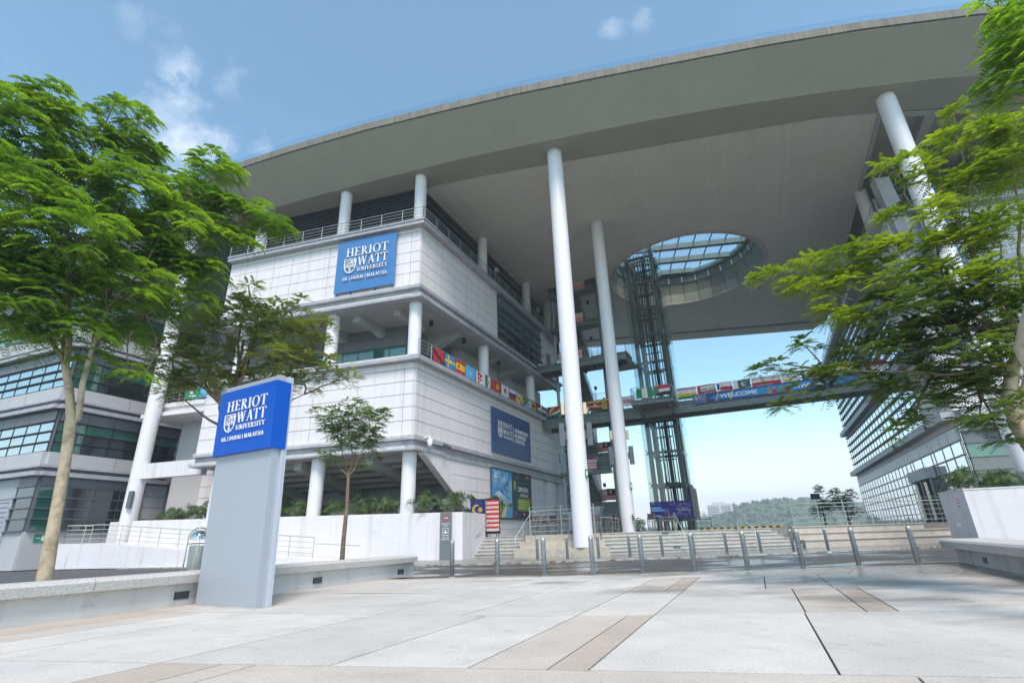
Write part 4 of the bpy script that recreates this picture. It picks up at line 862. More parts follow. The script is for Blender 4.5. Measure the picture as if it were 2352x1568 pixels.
r_ = MB(); railing(r_, [BR.p(0,-.12,12.36), BR.p(9.9,-.12,12.36)], 1.2, 5, 1.45, .026); railing(r_, [BR.p(13.6,-.12,12.36), BR.p(31,-.12,12.36)], 1.2, 5, 1.45, .026)
railing(r_, [BR.p(7,-2.4,12.36), BR.p(31,-2.4,12.36)], 1.2, 4, 1.45, .026); r_.build('railing', rail, fb_)
m_ = MB(); m_.prism([BR.p(9.8,0.05,12.0),BR.p(13.6,.05,12.0),BR.p(13.6,2.2,12.0),BR.p(9.8,2.4,12.0)], (0,0,.36)); m_.box(BR, 9.75, 13.65, -.1, 2.45, 12.36, 12.42)
for a in (10.3,13.0): m_.hexa([BR.p(a,-.2,11.3),BR.p(a+.22,-.2,11.3),BR.p(a+.22,.1,11.3),BR.p(a,.1,11.3)],[BR.p(a,1.6,12.0),BR.p(a+.22,1.6,12.0),BR.p(a+.22,2.1,12.0),BR.p(a,2.1,12.0)])
m_.build('landing', steel, fb_)
r_ = MB(); railing(r_, [BR.p(9.9,-.1,12.42),BR.p(9.9,2.3,12.42),BR.p(13.5,2.1,12.42),BR.p(13.5,-.1,12.42)], 1.2, 5, 1.4, .026); r_.build('railing', rail, fb_)
uw = thing('upper_walkway', tuple(BR.p(0,0,17)), 'short upper steel walkway from the panelled block towards the lift', 'walkway')
m_ = MB(); m_.box(BR, -.3, 9.55, .85, 1.0, 17.05, 17.62); m_.box(BR, -.3, 9.55, -1.2, -1.05, 17.05, 17.62); m_.box(BR, 9.4, 9.55, -1.05, .85, 17.05, 17.62); m_.box(BR, -.3, 9.7, -1.3, 1.12, 17.62, 17.8)
for i in range(6): m_.box(BR, .9+i*1.55, 1.05+i*1.55, -1.05, .85, 17.1, 17.5)
m_.box(BR, 7.5, 9.5, -4.5, -1.3, 17.55, 17.8); m_.build('girder', steel, uw)
r_ = MB(); railing(r_, [BR.p(-.2,1.0,17.8),BR.p(9.6,1.0,17.8),BR.p(9.6,-1.2,17.8)], 1.2, 4, 1.5, .025); r_.build('railing', rail, uw)
for f_, zb in ((fb_,11.3),(uw,17.05)):
    for a in (4.9,8.6): l_ = MB(); p = BR.p(a,-.6,0); l_.cyl(p.x,p.y,zb-.28,zb+.1,.16,14); l_.build('downlight', black, f_)
rp_ = MB()
for i in range(4): rp_.box(BR, 7.2, 9.45, -4.4+i*.8, -3.9+i*.8, 11.5, 11.6)
rp_.box(BR, 6.9, 9.5, -5, -.3, 11.62, 11.75); rp_.build('underside', steel_d, fb_)
# stair
ST = thing('steel_staircase', tuple(BR.p(1.2,-2.1,PZ)), 'dark green steel zigzag fire staircase rising between the two tall columns to the roof', 'staircase')
m_ = MB()
for a in (1.15,6.5):
    for b in (-2.1,-5.6): m_ = MB(); m_.tube([BR.p(a,b,PZ),BR.p(a,b,27.9)], .17, 12); m_.build('post', steel_l if a < 2 and b > -3 else steel, ST)
lv_ = [(1.15,4.2),(4.2,7.0),(7.0,9.2),(9.2,12.3),(12.3,15.0),(15.0,17.75),(17.75,20.2),(20.2,22.6),(22.6,24.7),(24.7,26.75)]
for i, (z0, z1) in enumerate(lv_):
    up = i % 2 == 0           # even flights climb away to the half landing at the back, odd ones come forward again
    a0, a1 = (4.25,5.95) if up else (2.05,3.95)
    ba, bb2 = (-2.4,-5.6) if up else (-5.6,-2.4)
    n_ = max(8, round((z1-z0)/.18)); s_ = MB()
    for j in range(n_):
        b = ba+(bb2-ba)*(j+.5)/n_; z = z0+(z1-z0)*(j+1)/n_; sg_ = 1 if bb2 > ba else -1
        s_.box(BR, a0, a1, b-.16, b+.16, z-.04, z); s_.box(BR, a0, a1, b-sg_*.14-.01, b-sg_*.14+.01, z-.17, z-.04)
    for a in (a0,a1):
        s_.prism([BR.p(a,ba,z0-.22),BR.p(a,bb2,z1-.22),BR.p(a,bb2,z1+.08),BR.p(a,ba,z0+.08)], BR.u*.05)
    s_.build('stair_flight', steel, ST)
    r_ = MB()
    for a in (a0,a1):
        for hh in (.3,.55,.8,1.1): r_.tube([BR.p(a,ba,z0+hh),BR.p(a,bb2,z1+hh)], .022, 6)
        for j in range(4): b = ba+(bb2-ba)*j/3; z = z0+(z1-z0)*j/3; r_.tube([BR.p(a,b,z),BR.p(a,b,z+1.1)], .025, 6)
    r_.build('railing', rail, ST)
    l_ = MB(); r_ = MB()
    if up:
        l_.box(BR, 1.7, 6.3, -7.0, -5.6, z1-.3, z1); railing(r_, [BR.p(1.8,-6.9,z1),BR.p(6.2,-6.9,z1),BR.p(6.2,-5.7,z1)], 1.1, 4, 1.2, .022)
    else:
        l_.box(BR, 1.0, 6.2, -2.45, -1.9, z1-.3, z1)
        if z1 not in (12.3,17.75):
            fb3 = -1.5 if z1 < 20 else -1.0; l_.box(BR, 1.0, 6.2, -1.9, fb3, z1-.3, z1)
            railing(r_, [BR.p(1.1,fb3-.05,z1),BR.p(6.1,fb3-.05,z1),BR.p(6.1,-2.4,z1)], 1.15, 4, 1.2, .022)
    l_.build('landing', steel, ST)
    if r_.v: r_.build('railing', rail, ST)
for z in (21.0,25.3,5.6,15.4):
    l_ = MB(); p = BR.p(5.4,-1.9,0); l_.cyl(p.x,p.y,z-.2,z+.15,.15,12); l_.build('downlight', black, ST)
GS = 'striped flags hung on the staircase landings'
flag(BR, 2.9, 5.5, 26.65, 27.65, -.98, WHT, MY, 'red and white striped flag with blue canton on the topmost stair landing', GS)
flag(BR, 2.4, 5.0, 22.75, 23.85, -.98, WHT, MY, 'striped flag on the stair landing just above the upper walkway', GS)
flag(BR, 2.6, 5.2, 17.85, 18.85, 1.05, WHT, STR, 'red and white striped flag on the upper walkway railing between the tall columns', GS)
flag(BR, 2.7, 4.9, 7.1, 8.15, -1.52, WHT, STR, 'plain red and white striped flag on the left stair landing below the footbridge', GS)
flag(BR, 3.65, 5.45, 9.3, 10.35, -5.6, WHT, MYR, 'striped flag with blue canton and yellow sun just under the footbridge', GS)
flag(BR, 3.65, 5.45, 4.35, 5.5, -5.6, WHT, MYR, 'lowest striped flag with blue canton and yellow sun on the stair', GS)
# lift tower
LT = thing('lift_tower', tuple(BR.p(11.4,-4.5,PZ)), 'tall glass lift tower with dark green steel frame rising through the round roof opening', 'lift')
m_ = MB()
for a in (10.0,12.7):
    for b in (-3.0,-6.3): m_.box(BR, a-.2, a+.2, b-.2, b+.2, PZ, 31.2)
zsb = [2.2,5.28,8.34,11.35,14.4,17.5,20.5,23.6,26.7,29.75]
for z in zsb:
    m_.box(BR, 9.7, 13.0, -3.05, -2.85, z-.13, z+.13); m_.box(BR, 9.7, 13.0, -6.4, -6.2, z-.13, z+.13)
    for a in (10.0,12.7): m_.box(BR, a-.1, a+.1, -6.2, -3.0, z-.13, z+.13)
m_.build('steel_frame', steel_d, LT)
m_ = MB()
for a in (10.75,11.1,11.35,11.75,11.95,12.25):
    for b in ((-3.6,-5.2) if a in (10.75,12.25) else (-3.6,)): m_.box(BR, a-.045, a+.045, b-.05, b+.05, PZ, 30.6)
m_.box(BR, 11.38, 11.72, -4.4, -4.2, PZ, 30.6)
for k_i in range(13):
    z = 3.2+k_i*2.2; m_.box(BR, 10.6, 12.3, -3.65, -3.55, z, z+.12)
m_.build('guide_rail', mat('lift_rail_dark', (.022,.026,.026), .5), LT)
m_ = MB()
for a in (11.2,11.26,11.85,11.9,11.55): m_.tube([BR.p(a,-3.9,PZ),BR.p(a,-3.9,30)], .014, 5)
m_.build('cable', black, LT)
m_ = MB()
for z0, z1 in zip([PZ]+zsb, zsb+[31.2]):
    m_.quad(BR.p(9.45,-2.55,z0+.01),BR.p(13.2,-2.55,z0+.01),BR.p(13.2,-2.55,z1-.01),BR.p(9.45,-2.55,z1-.01)); m_.quad(BR.p(9.45,-2.55,z0+.01),BR.p(9.45,-6.8,z0+.01),BR.p(9.45,-6.8,z1-.01),BR.p(9.45,-2.55,z1-.01))
    m_.quad(BR.p(13.2,-2.55,z0+.01),BR.p(13.2,-7.0,z0+.01),BR.p(13.2,-7.0,z1-.01),BR.p(13.2,-2.55,z1-.01)); m_.quad(BR.p(9.45,-6.8,z0+.01),BR.p(13.2,-7.0,z0+.01),BR.p(13.2,-7.0,z1-.01),BR.p(9.45,-6.8,z1-.01))
m_.build('glass_skin', clearg, LT, None, False)
m_ = MB()
for z in zsb[:-1]:
    for a in (9.7,11.35,12.95): 
        for dz in (-.2,.2): m_.lathe(tuple(BR.p(a,-2.5,z+dz)), [(.001,-.07),(.06,-.05),(.07,0),(.06,.05),(.001,.07)], 8); 
        m_.tube([BR.p(a,-2.55,z-.2),BR.p(a,-2.9,z),BR.p(a,-2.55,z+.2)], .02, 5)
m_.build('glass_fitting', chrome, LT)
BI = (.035,.03,.24)
bb = thing('billboard', tuple(BR.p(11.3,-2.4,2.2)), 'dark blue firework billboard reading made to stand out at the foot of the lift', 'billboard')
m_ = MB(); m_.box(BR, 9.42, 13.14, -2.5, -2.44, 2.26, 3.78); m_.build('board', fc(BI), bb)
m_ = MB(); m_.box(BR, 9.5, 10.45, -2.44, -2.43, 3.12, 3.32, 1); m_.box(BR, 9.5, 10.7, -2.44, -2.43, 2.9, 3.12, 1)
def T(mb, s, a, z, h_, w=None, fr=BR, b=-2.42, m=0, bold=.01): put_text(mb, s, fr.p(a,b,z), fr.u.normalized(), zv, h_, w, None, 0, bold, m)
T(m_, 'MADE TO', 9.55, 3.15, .13, .8); T(m_, 'STAND OUT', 9.55, 2.94, .13, 1.05)
T(m_, 'WATT A', 12.2, 3.05, .13, .6); T(m_, 'CELEBRATION', 11.95, 2.88, .13, 1.08)
T(m_, 'HERIOT', 9.52, 3.62, .08, .35); T(m_, 'WATT', 9.62, 3.53, .08, .25)
for cx, cz, r_i, n_i in ((12.5,3.02,.35,22),(10.9,2.95,.1,14),(11.5,3.6,.12,12),(11.6,2.45,.16,12),(10.3,3.66,.08,9)):
    for i in range(n_i):
        an = 2*pi*i/n_i; r0, r1 = r_i, r_i*(1.9 if i % 2 else 1.6); 
        p0, p1 = (cx+r0*cos(an)*1.25, cz+r0*sin(an)), (cx+r1*cos(an)*1.25, cz+r1*sin(an))
        if min(p0[1],p1[1]) < 2.3 or max(p0[1],p1[1]) > 3.75 or max(p0[0],p1[0]) > 13.1: continue
        nx_, nz_ = -sin(an)*.012, cos(an)*.012
        m_.quad(BR.p(p0[0]-nx_,-2.425,p0[1]-nz_),BR.p(p1[0]-nx_,-2.425,p1[1]-nz_),BR.p(p1[0]+nx_,-2.425,p1[1]+nz_),BR.p(p0[0]+nx_,-2.425,p0[1]+nz_), 2 if i % 3 == 0 else 0)
m_.build('lettering', [letter, fc((.05,.3,.7)), fc((.6,.3,.15))], bb, None, False)
sp = MB(); sdf = Fr(BR.p(13.24,-2.6,0), -BR.v, BR.u)
sp.box(sdf, .0, 2.3, 0, .03, 2.2, 5.2, 0); sp.box(sdf, 2.3, 4.3, 0, .03, 2.2, 5.0, 1)
tag(sp.build('billboard', [fc((.33,.3,.42)), fc((.6,.42,.25))], None, None, True, tuple(BR.p(13.3,-4.5,2.2))), 'pale purple and orange panel on the right flank of the lift base', 'billboard')
# banner and flags on the bridge
bn = thing('banner', tuple(BR.p(22,.05,11.85)), 'long blue welcome banner stretched along the footbridge girder', 'banner')
m_ = MB(); m_.box(BR, 15.02, 28.8, .02, .05, 11.88, 12.8); m_.build('cloth', mat('banner_print', (.03,.045,.16), .6, var=.3, scale=3, col2=(.02,.08,.3), c2=.5, c2scale=1.5), bn)
m_ = MB(); cy = (.02,.27,.6)
P = [BR.p(16.4,.055,12.28),BR.p(17.0,.055,12.12),BR.p(18.5,.055,12.08),BR.p(22.2,.055,12.0),BR.p(26.9,.055,12.1),BR.p(27.9,.055,12.4),BR.p(27,.055,12.62),BR.p(22,.055,12.68),BR.p(18,.055,12.6),BR.p(17,.055,12.5)]
m_.prism(P, BR.v*.004, 1)
for a in (17.0,18.2): m_.quad(BR.p(a-.1,.064,11.92),BR.p(a,.064,11.92),BR.p(a+.3,.064,12.78),BR.p(a+.2,.064,12.78), 2)
put_text(m_, 'WELCOME', BR.p(17.3,.075,12.19), BR.u, zv, .34, 3.1, None, 0, .02); put_text(m_, 'HWUMANS', BR.p(23.3,.075,12.16), BR.u, zv, .34, 3.1, None, 0, .02)
put_serif(m_, 'HERIOT', BR.p(15.1,.06,12.5), BR.u, zv, .2, 1.05, .01); put_serif(m_, 'WATT', BR.p(15.5,.06,12.26), BR.u, zv, .2, .65, .01); put_text(m_, 'UNIVERSITY', BR.p(15.5,.065,12.15), BR.u, zv, .07, .65); put_text(m_, 'UK | DUBAI | MALAYSIA', BR.p(15.1,.065,11.97), BR.u, zv, .07, 1.05)
shield(m_, BR.p(15.15,.06,12.15), BR.u, zv, .28, .33, .008)
for a, c, hc in ((21.3,4,5),(21.75,3,6),(22.3,5,3),(22.75,3,5)):      # small figures printed on the cloth
    m_.prism([BR.p(a-.2,.06,12.0),BR.p(a+.2,.06,12.0),BR.p(a+.14,.06,12.34),BR.p(a-.14,.06,12.34)], BR.v*.003, c)
    m_.prism([BR.p(a+.1*cos(t*pi/4),.068,12.43+.11*sin(t*pi/4)) for t in range(8)], BR.v*.003, 6); m_.prism([BR.p(a+.11*cos(t*pi/4),.066,12.48+.1*sin(t*pi/4)) for t in range(8)], BR.v*.003, hc)
m_.build('lettering', [letter, fc(cy), fc(YEL), fc(RED), fc((.5,.25,.08)), fc((.1,.3,.2)), fc((.55,.3,.2))], bn, None, False)
GB = 'flags along the footbridge railing'
PKR = [(WHT,'r',0,0,.25,1),(WHT,'c',.62,.5,.27),((.06,.13,.09),'c',.68,.55,.23),(WHT,'c',.72,.62,.06)]
fl = [(0.6,2.0,BLU,[(YEL,'p',[(0,0),(.33,1),(.66,1)]),(RED,'p',[(0,0),(.66,1),(1,1),(1,.66)]),(WHT,'p',[(0,0),(1,.66),(1,.33)]),(GRN,'p',[(0,0),(1,.33),(1,0)])],'fan of blue, yellow, red, white and green rays, first flag on the footbridge'),
 (2.1,3.5,WHT,[(RED,'r',0,.5,1,1),(WHT,'c',.2,.75,.18),(RED,'c',.25,.75,.15)],'red over white flag with a white crescent, half behind the nearest tall column'),
 (3.6,4.9,(.02,.25,.2),[(WHT,'r',0,.3,1,.66),(BLK,'r',0,.35,1,.62),(YEL,'r',0,0,1,.3)],'teal, black and yellow banded flag right of the nearest tall column'),
 (5.0,6.4,BLK,stripes_h([YEL,RED,BLK,YEL,RED,BLK])[::1]+[(WHT,'c',.5,.5,.16),(BLK,'c',.5,.5,.07)],'yellow, red and black striped flag with a white disc on the footbridge'),
 (6.5,7.5,YEL,[(GRN,'r',.1,.1,.25,.9),(ORG,'r',.25,.1,.4,.9),((.25,.03,.06),'r',.45,.1,.95,.9)],'orange, green and maroon flag beside the second tall column'),
 (8.2,9.7,WHT,[((.7,.3,.32),'r',.25,.3,.75,.7)],'pale white flag with faint red patch just left of the lift landing')]
for a0, a1, bg1, sh_, la in fl: flag(BR, a0, a1, 12.6, 13.5, .0, bg1, sh_, la, GB)
PL = Fr(BR.p(0,2.3,0), BR.u, BR.v)
flag(PL, 10.4, 11.9, 12.55, 13.45, .05, WHT, [(GRN,'r',0,0,.33,1),(GRN,'r',.67,0,1,1)], 'green, white and green upright banded flag on the lift landing', GB)
flag(PL, 12.05, 13.4, 12.6, 13.5, .0, WHT, [(RED,'r',0,.66,1,1),(BLK,'r',0,0,1,.33),(GRN,'p',[(0,0),(.33,.5),(0,1)])], 'red, white and black flag with a green triangle on the lift landing', GB)
PINK, LG = (.6,.25,.27), (.25,.42,.3)
fl = [(13.7,15.4,WHT,[(PINK,'r',0,.8,1,1),(YEL,'r',0,.25,1,.5),(GRN,'r',0,0,1,.25)],'white flag with yellow and green lower bands just right of the lift'),
 (15.5,17.1,WHT,[(RED,'r',0,0,.18,1),(LG,'r',.18,.3,1,.6),(RED,'r',.18,0,1,.25),(WHT,'c',.6,.5,.15),(RED,'r',.1,.85,1,1)],'red, white and green flag above the crest end of the banner'),
 (17.2,18.5,WHT,[(RED,'r',.2,0,1,.45),(BLU,'r',0,.2,.15,.9),(PINK,'r',.2,.9,1,1)],'red and white flag with a blue edge above the word welcome'),
 (18.6,20.0,(.06,.13,.09),PKR,'dark green flag with white crescent on the footbridge railing'),
 (20.1,22.4,WHT,[(RED,'r',0,0,1,.4),(PINK,'r',0,.7,1,.8),(PINK,'r',0,.9,1,1)],'wide white flag with red lower band right of the green crescent flag'),
 (22.5,23.9,WHT,[(LG,'r',0,.75,1,1),(YEL,'r',.1,0,.5,.3)],'white flag with pale green top band behind the tree tips'),
 (24.0,25.4,WHT,[(RED,'r',.5,.1,1,.4),(BLU,'r',0,0,.2,1)],'white flag with blue edge and red patch behind the tree'),
 (25.5,26.6,(.6,.3,.1),[(RED,'r',0,.5,.5,1)],'orange flag with a red corner behind the tree'),
 (26.7,28.4,WHT,[(YEL,'r',0,.66,1,1),(GRN,'r',0,0,1,.4)],'yellow, white and green flag near the right end of the footbridge'),
 (28.5,30.2,WHT,[(RED,'r',0,.5,1,1)],'red and white flag at the far right end of the footbridge')]
for a0, a1, bg1, sh_, la in fl: flag(BR, a0, a1, 12.85 if a0 > 15 else 12.5, 13.6, -.1, bg1, sh_, la, GB)
# gallery flags on the panelled block
GA = 'flags along the side gallery railing'
FLG = azf(FS.p(0,.5,0), 65.5, 1)
L14 = [(RED,[(BLK,'d',.9,-.95,.16)],'red flag with a black diagonal band, first at the corner'),
 ((.02,.2,.5),[(YEL,'r',.3,0,.42,1),(YEL,'r',0,.42,1,.58)],'blue flag with a yellow cross, second from the corner'),
 (RED,[(YEL,'r',0,.25,1,.75),((.35,.1,.03),'c',.3,.5,.16)],'red and yellow banded flag with a small brown crest'),
 ((.1,.4,.75),[(WHT,'p',[(.5,.72),(.55,.56),(.64,.56),(.57,.46),(.6,.3),(.5,.4),(.4,.3),(.43,.46),(.36,.56),(.45,.56)])],'light blue flag with a white star'),
 (WHT,[(RED,'p',[(.25,0),(.85,.42),(.5,.42),(.8,.75),(.25,1)]),(WHT,'c',.4,.3,.09),(WHT,'c',.4,.6,.08)],'white flag with two stacked red pennants'),
 (WHT,[(GRN,'r',0,0,.33,1),(RED,'r',.67,0,1,1),((.3,.2,.08),'c',.5,.5,.12)],'green, white and red upright banded flag with a small emblem'),
 (RED,[(YEL,'c',.5,.5,.26),(RED,'c',.5,.5,.12)],'red flag with a yellow ring sun'),
 (WHT,[(RED,'c',.5,.5,.28)],'white flag with one red disc'),
 (WHT,[(BLU,'r',0,.33,1,.67),(RED,'r',0,0,1,.33)],'white, blue and red banded flag'),
 (YEL,[(WHT,'d',.95,-.8,.2),(BLK,'d',.82,-.8,.1),(RED,'c',.5,.5,.16)],'yellow flag with white and black diagonal bands and red emblem'),
 (GRN,[((.1,.4,.75),'p',[(.15,0),(1,0),(1,.85)]),(YEL,'d',-.02,.98,.2),(BLK,'d',-.02,.98,.12)],'green and blue flag with a black diagonal edged in yellow'),
 (GRN,stripes_h([GRN,YEL,RED,BLK,RED,YEL,GRN])+[(WHT,'p',[(0,0),(.35,.5),(0,1)]),(RED,'c',.1,.5,.1)],'multi-striped flag with a white triangle and red star'),
 (WHT,[(BLK,'r',0,.67,1,1),(GRN,'r',0,0,1,.33),(RED,'p',[(0,0),(.4,.5),(0,1)])],'black, white and green flag with a red triangle'),
 (WHT,[(RED,'r',0,.67,1,1),(BLK,'r',0,0,1,.33),(BLK,'c',.33,.5,.07),(BLK,'c',.67,.5,.07)],'red, white and black flag with two dark stars, last by the footbridge')]
for i, (bg1, sh_, la) in enumerate(L14):
    a0 = 1.15+i*1.53; flag(FLG, a0, a0+1.42, 12.6, 13.56, .0, bg1, sh_, la, GA)
for i, (bg1, sh_, la) in enumerate([((.02,.25,.12),[(WHT,'c',.5,.6,.2),(WHT,'r',.3,.2,.8,.28)],'green flag with white marks on the left balcony walkway'),((.1,.4,.6),[],'small light blue flag on the left balcony walkway'),(RED,[(YEL,'r',.5,0,1,1)],'red and yellow flag on the left balcony walkway')]):
    flag(fb, 2.2+i*1.5, 3.6+i*1.5, 12.1, 13.0, -.6, bg1, sh_, la, 'flags on the left balcony walkway')
# ---------------------------------------------------------------- signs on the walls
def crest_logo(mb, o, r, W_, H_, dp, sans=False, tagline=True):
    put_serif(mb, 'HERIOT', o+r*(.165*W_)+zv*(.655*H_), r, zv, .165*H_, .72*W_, dp)
    put_serif(mb, 'WATT', o+r*(.375*W_)+zv*(.46*H_), r, zv, .165*H_, .51*W_, dp)
    put_serif(mb, 'UNIVERSITY', o+r*(.375*W_)+zv*(.35*H_), r, zv, .075*H_, .51*W_, dp)
    if tagline: put_serif(mb, 'UK | DUBAI | MALAYSIA', o+r*(.14*W_)+zv*(.205*H_), r, zv, .06*H_, .74*W_, dp)
    shield(mb, o+r*(.145*W_)+zv*(.335*H_), r, zv, .2*W_, .28*H_, dp*.8)
sg = thing('facade_sign', tuple(FF.p(4.2,.3,18.16)), 'square blue university sign with raised white letters high on the front wall', 'sign')
m_ = MB(); m_.box(FF, 1.79, 6.73, .28, .34, 18.16, 22.52)
for u in (2,3.4,5.4,6.5): m_.box(FF, u, u+.12, .05, .28, 18.02, 18.14)
m_.build('panel', blue2, sg)
m_ = MB(); crest_logo(m_, FF.p(6.73,.36,18.16), -FF.u, 4.94, 4.36, .09); m_.build('lettering', letter, sg, None, False)
sg = thing('school_sign', tuple(FS.p(14.5,.2,7.6)), 'navy business school sign on the side wall above the posters', 'sign')
m_ = MB(); m_.box(FS, 10.6, 18.46, .12, .26, 7.62, 11.36); m_.build('panel', navy, sg)
m_ = MB(); o_ = FS.p(10.6,.275,7.62)
def L1(s, x, y, h_, w_, ser=True):
    p = o_+FS.u*(x*7.86)+zv*(y*3.74)
    (put_serif(m_, s, p, FS.u, zv, h_*3.74, w_*7.86, .03) if ser else put_text(m_, s, p, FS.u, zv, h_*3.74, w_*7.86, None, .03, .015))
L1('HERIOT', .12, .61, .125, .36); L1('WATT', .25, .45, .125, .24); L1('UNIVERSITY', .25, .375, .045, .24); shield(m_, o_+FS.u*(.12*7.86)+zv*(.36*3.74), FS.u, zv, .85, .85, .03)
L1('EDINBURGH', .55, .60, .095, .37, False); L1('BUSINESS', .55, .48, .095, .31, False); L1('SCHOOL', .55, .36, .095, .27, False); m_.box(FS, 10.6+.505*7.86, 10.6+.512*7.86, .262, .29, 7.62+.34*3.74, 7.62+.72*3.74)
m_.build('lettering', letter, sg, None, False)
# two posters
def poster(a0, a1, label):
    t_ = thing('poster', tuple(FS.p((a0+a1)/2,.1,2.5)), label, 'poster'); f_ = MB()
    for x in (a0, a1): f_.tube([FS.p(x,.14,2.5),FS.p(x,.14,6.36)], .05, 6)
    for z in (2.5,6.36): f_.tube([FS.p(a0,.14,z),FS.p(a1,.14,z)], .05, 6)
    f_.build('frame', steel_d, t_); return t_
t_ = poster(10.4, 14.25, 'sky blue poster of a green campus building beside water')
m_ = MB(); f2 = Fr(FS.p(10.5,.16,2.6), FS.u, FS.v); m_.box(f2, 0, 3.65, 0, .02, 2.6, 6.26)
m_.build('print', mat('poster_sky', (.02,.25,.55), .6, var=.1, scale=1, col2=(.4,.6,.75), c2=.5, c2scale=.8), t_)
m_ = MB()
def pp(P, c, k=1): m_.prism([f2.p(x*3.65,.02+.003*k,2.6+y*3.66) for x, y in P], f2.v*.002, c)
pp([(0,0),(1,0),(1,.28),(.5,.3),(0,.34)],0); pp([(.45,0),(1,0),(1,.25),(.75,.25),(.6,.15)],1,2); pp([(.4,0),(.62,0),(.72,.24),(.64,.25),(.5,.12)],2,3)
pp([(.1,.46),(.32,.56),(.95,.28),(.9,.27),(.36,.3),(.2,.3),(.22,.46)],3,2); pp([(.36,.3),(.36,.48),(.9,.29),(.8,.27)],4,3)
for i in range(5): pp([(.37,.32+i*.035),(.37,.335+i*.035),(.8-.02*i,.28+.01*i),(.8-.02*i,.275+.01*i)],3,4)
for x, y, r0 in ((.1,.33,.11),(.22,.36,.08),(.45,.3,.07),(.9,.27,.05)): pp([(x+r0*cos(t*pi/5)*(1+.15*(t%2)),y+r0*sin(t*pi/5)*(1+.15*(t%2))) for t in range(10)],5,5)
for s, y, w_ in (('WELCOME TO MALAYSIA\'S',.7,.46),('FIRST PURPOSE-BUILT',.645,.4),('GREEN CAMPUS IN PUTRAJAYA',.59,.56)): put_text(m_, s, f2.p((.53-w_/2)*3.65,.045,2.6+y*3.66), FS.u, zv, .1, w_*3.65, None, 0, 0, 6)
put_serif(m_, 'HERIOT', f2.p(.3,.03,5.85), FS.u, zv, .18, .8, .01, 7); put_serif(m_, 'WATT', f2.p(.5,.03,5.62), FS.u, zv, .18, .6, .01, 7); shield(m_, f2.p(.28,.03,5.5), FS.u, zv, .2, .32, .01, 7)
put_text(m_, 'UK | DUBAI | MALAYSIA', f2.p(.3,.04,5.3), FS.u, zv, .06, .8, None, 0, 0, 7)
m_.build('picture', [fc((.18,.26,.05)), fc((.1,.35,.55)), fc((.6,.5,.38)), fc((.6,.63,.66)), fc((.05,.25,.5)), fc((.04,.12,.03)), black, letter], t_, None, False)
t_ = poster(14.45, 18.35, 'dark slate poster with green panel reading driven by purpose')
m_ = MB(); f2 = Fr(FS.p(14.55,.16,2.6), FS.u, FS.v); m_.box(f2, 0, 3.7, 0, .02, 2.6, 6.26); m_.build('print', fc((.035,.055,.1)), t_)
m_ = MB()
def rr(x0, y0, x1, y1, c, k=1, r=.05):
    P = [];
    for cx, cy_, a_ in ((x1-r,y1-r,0),(x0+r,y1-r,90),(x0+r,y0+r,180),(x1-r,y0+r,270)):
        for j in range(4): P.append((cx+r*cos(R(a_+j*30)), cy_+r*sin(R(a_+j*30))))
    m_.prism([f2.p(x*3.7,.02+.003*k,2.6+y*3.66) for x, y in P], f2.v*.002, c)
rr(-.0,.62,.12,.84,0,1); rr(.12,.2,.95,.8,1,2,.08); rr(.135,.21,.94,.79,2,3,.08); rr(.2,.17,.9,.44,0,4); rr(.86,.34,1.0,.47,3,5); rr(.88,.36,.98,.45,4,6,.03); rr(.7,.92,.9,.99,3,3,.03); rr(.5,.05,.6,.13,3,3,.03); rr(.0,.03,.12,.14,5,3,.03); rr(.86,.05,.97,.15,5,3,.03); rr(.17,.87,.27,.95,6,3,.03); rr(.185,.88,.255,.94,2,4,.02)
put_text(m_, 'DRIVEN', f2.p(.8,.05,4.78), FS.u, zv, .42, 2.2, None, 0, .02, 7); put_text(m_, 'PURPOSE', f2.p(1.25,.05,4.36), FS.u, zv, .26, 1.8, None, 0, .02, 7); put_text(m_, 'by', f2.p(.8,.05,4.36), FS.u, zv, .2, .32, None, 0, .01, 0)
for i, s in enumerate(('Mobilising the leaders of','tomorrow into making a','positive impact')): put_text(m_, s, f2.p(.95,.05,3.9-.24*i), FS.u, zv, .13, [2.2,2.1,1.35][i], None, 0, .005, 7)
m_.build('picture', [fc((.3,.42,.03)), fc((.22,.32,.06)), fc((.035,.055,.1)), fc(ORG), fc((.45,.15,.02)), fc((.25,.08,.35)), fc((.4,.42,.45)), letter], t_, None, False)
# ---------------------------------------------------------------- plinth, steps, seating tiers
def tiers(name, pts_front, depth_dir, treads, z0, mt_, label, cat, ends=None, cap=.0):
    pass
st = thing('stair_steps', (-1.7,33.2,0), 'left flight of grey concrete steps beside the white planter wall', 'steps')
a0, a1 = Vector((-3.07,33.0,0)), Vector((-.3,32.2,0)); back = Vector((.35,.94,0)); nrm = back
for i in range(6):
    m_ = MB(); p, q = a0+back*(.36*i), a1+back*(.36*i)+Vector((.0,0,0)); e = back*(2.6-.36*i)
    m_.prism([p+zv*(.01+.192*i), q+zv*(.01+.192*i), q+e+zv*(.01+.192*i), p+e+zv*(.01+.192*i)], (0,0,.192-.03)); 
    m_.prism([p-back*.06+zv*(.168+.192*i), q-back*.06+zv*(.168+.192*i), q+e+zv*(.172+.192*i), p+e+zv*(.172+.192*i)], (0,0,.03))
    m_.build('step', conc, st)
st = thing('stair_steps', (11,31,0), 'wide right flight of grey concrete steps up to the terrace', 'steps')
a0, a1 = Vector((4.55,30.6,0)), Vector((16.7,32.3,0)); back = Vector((-.12,.99,0))
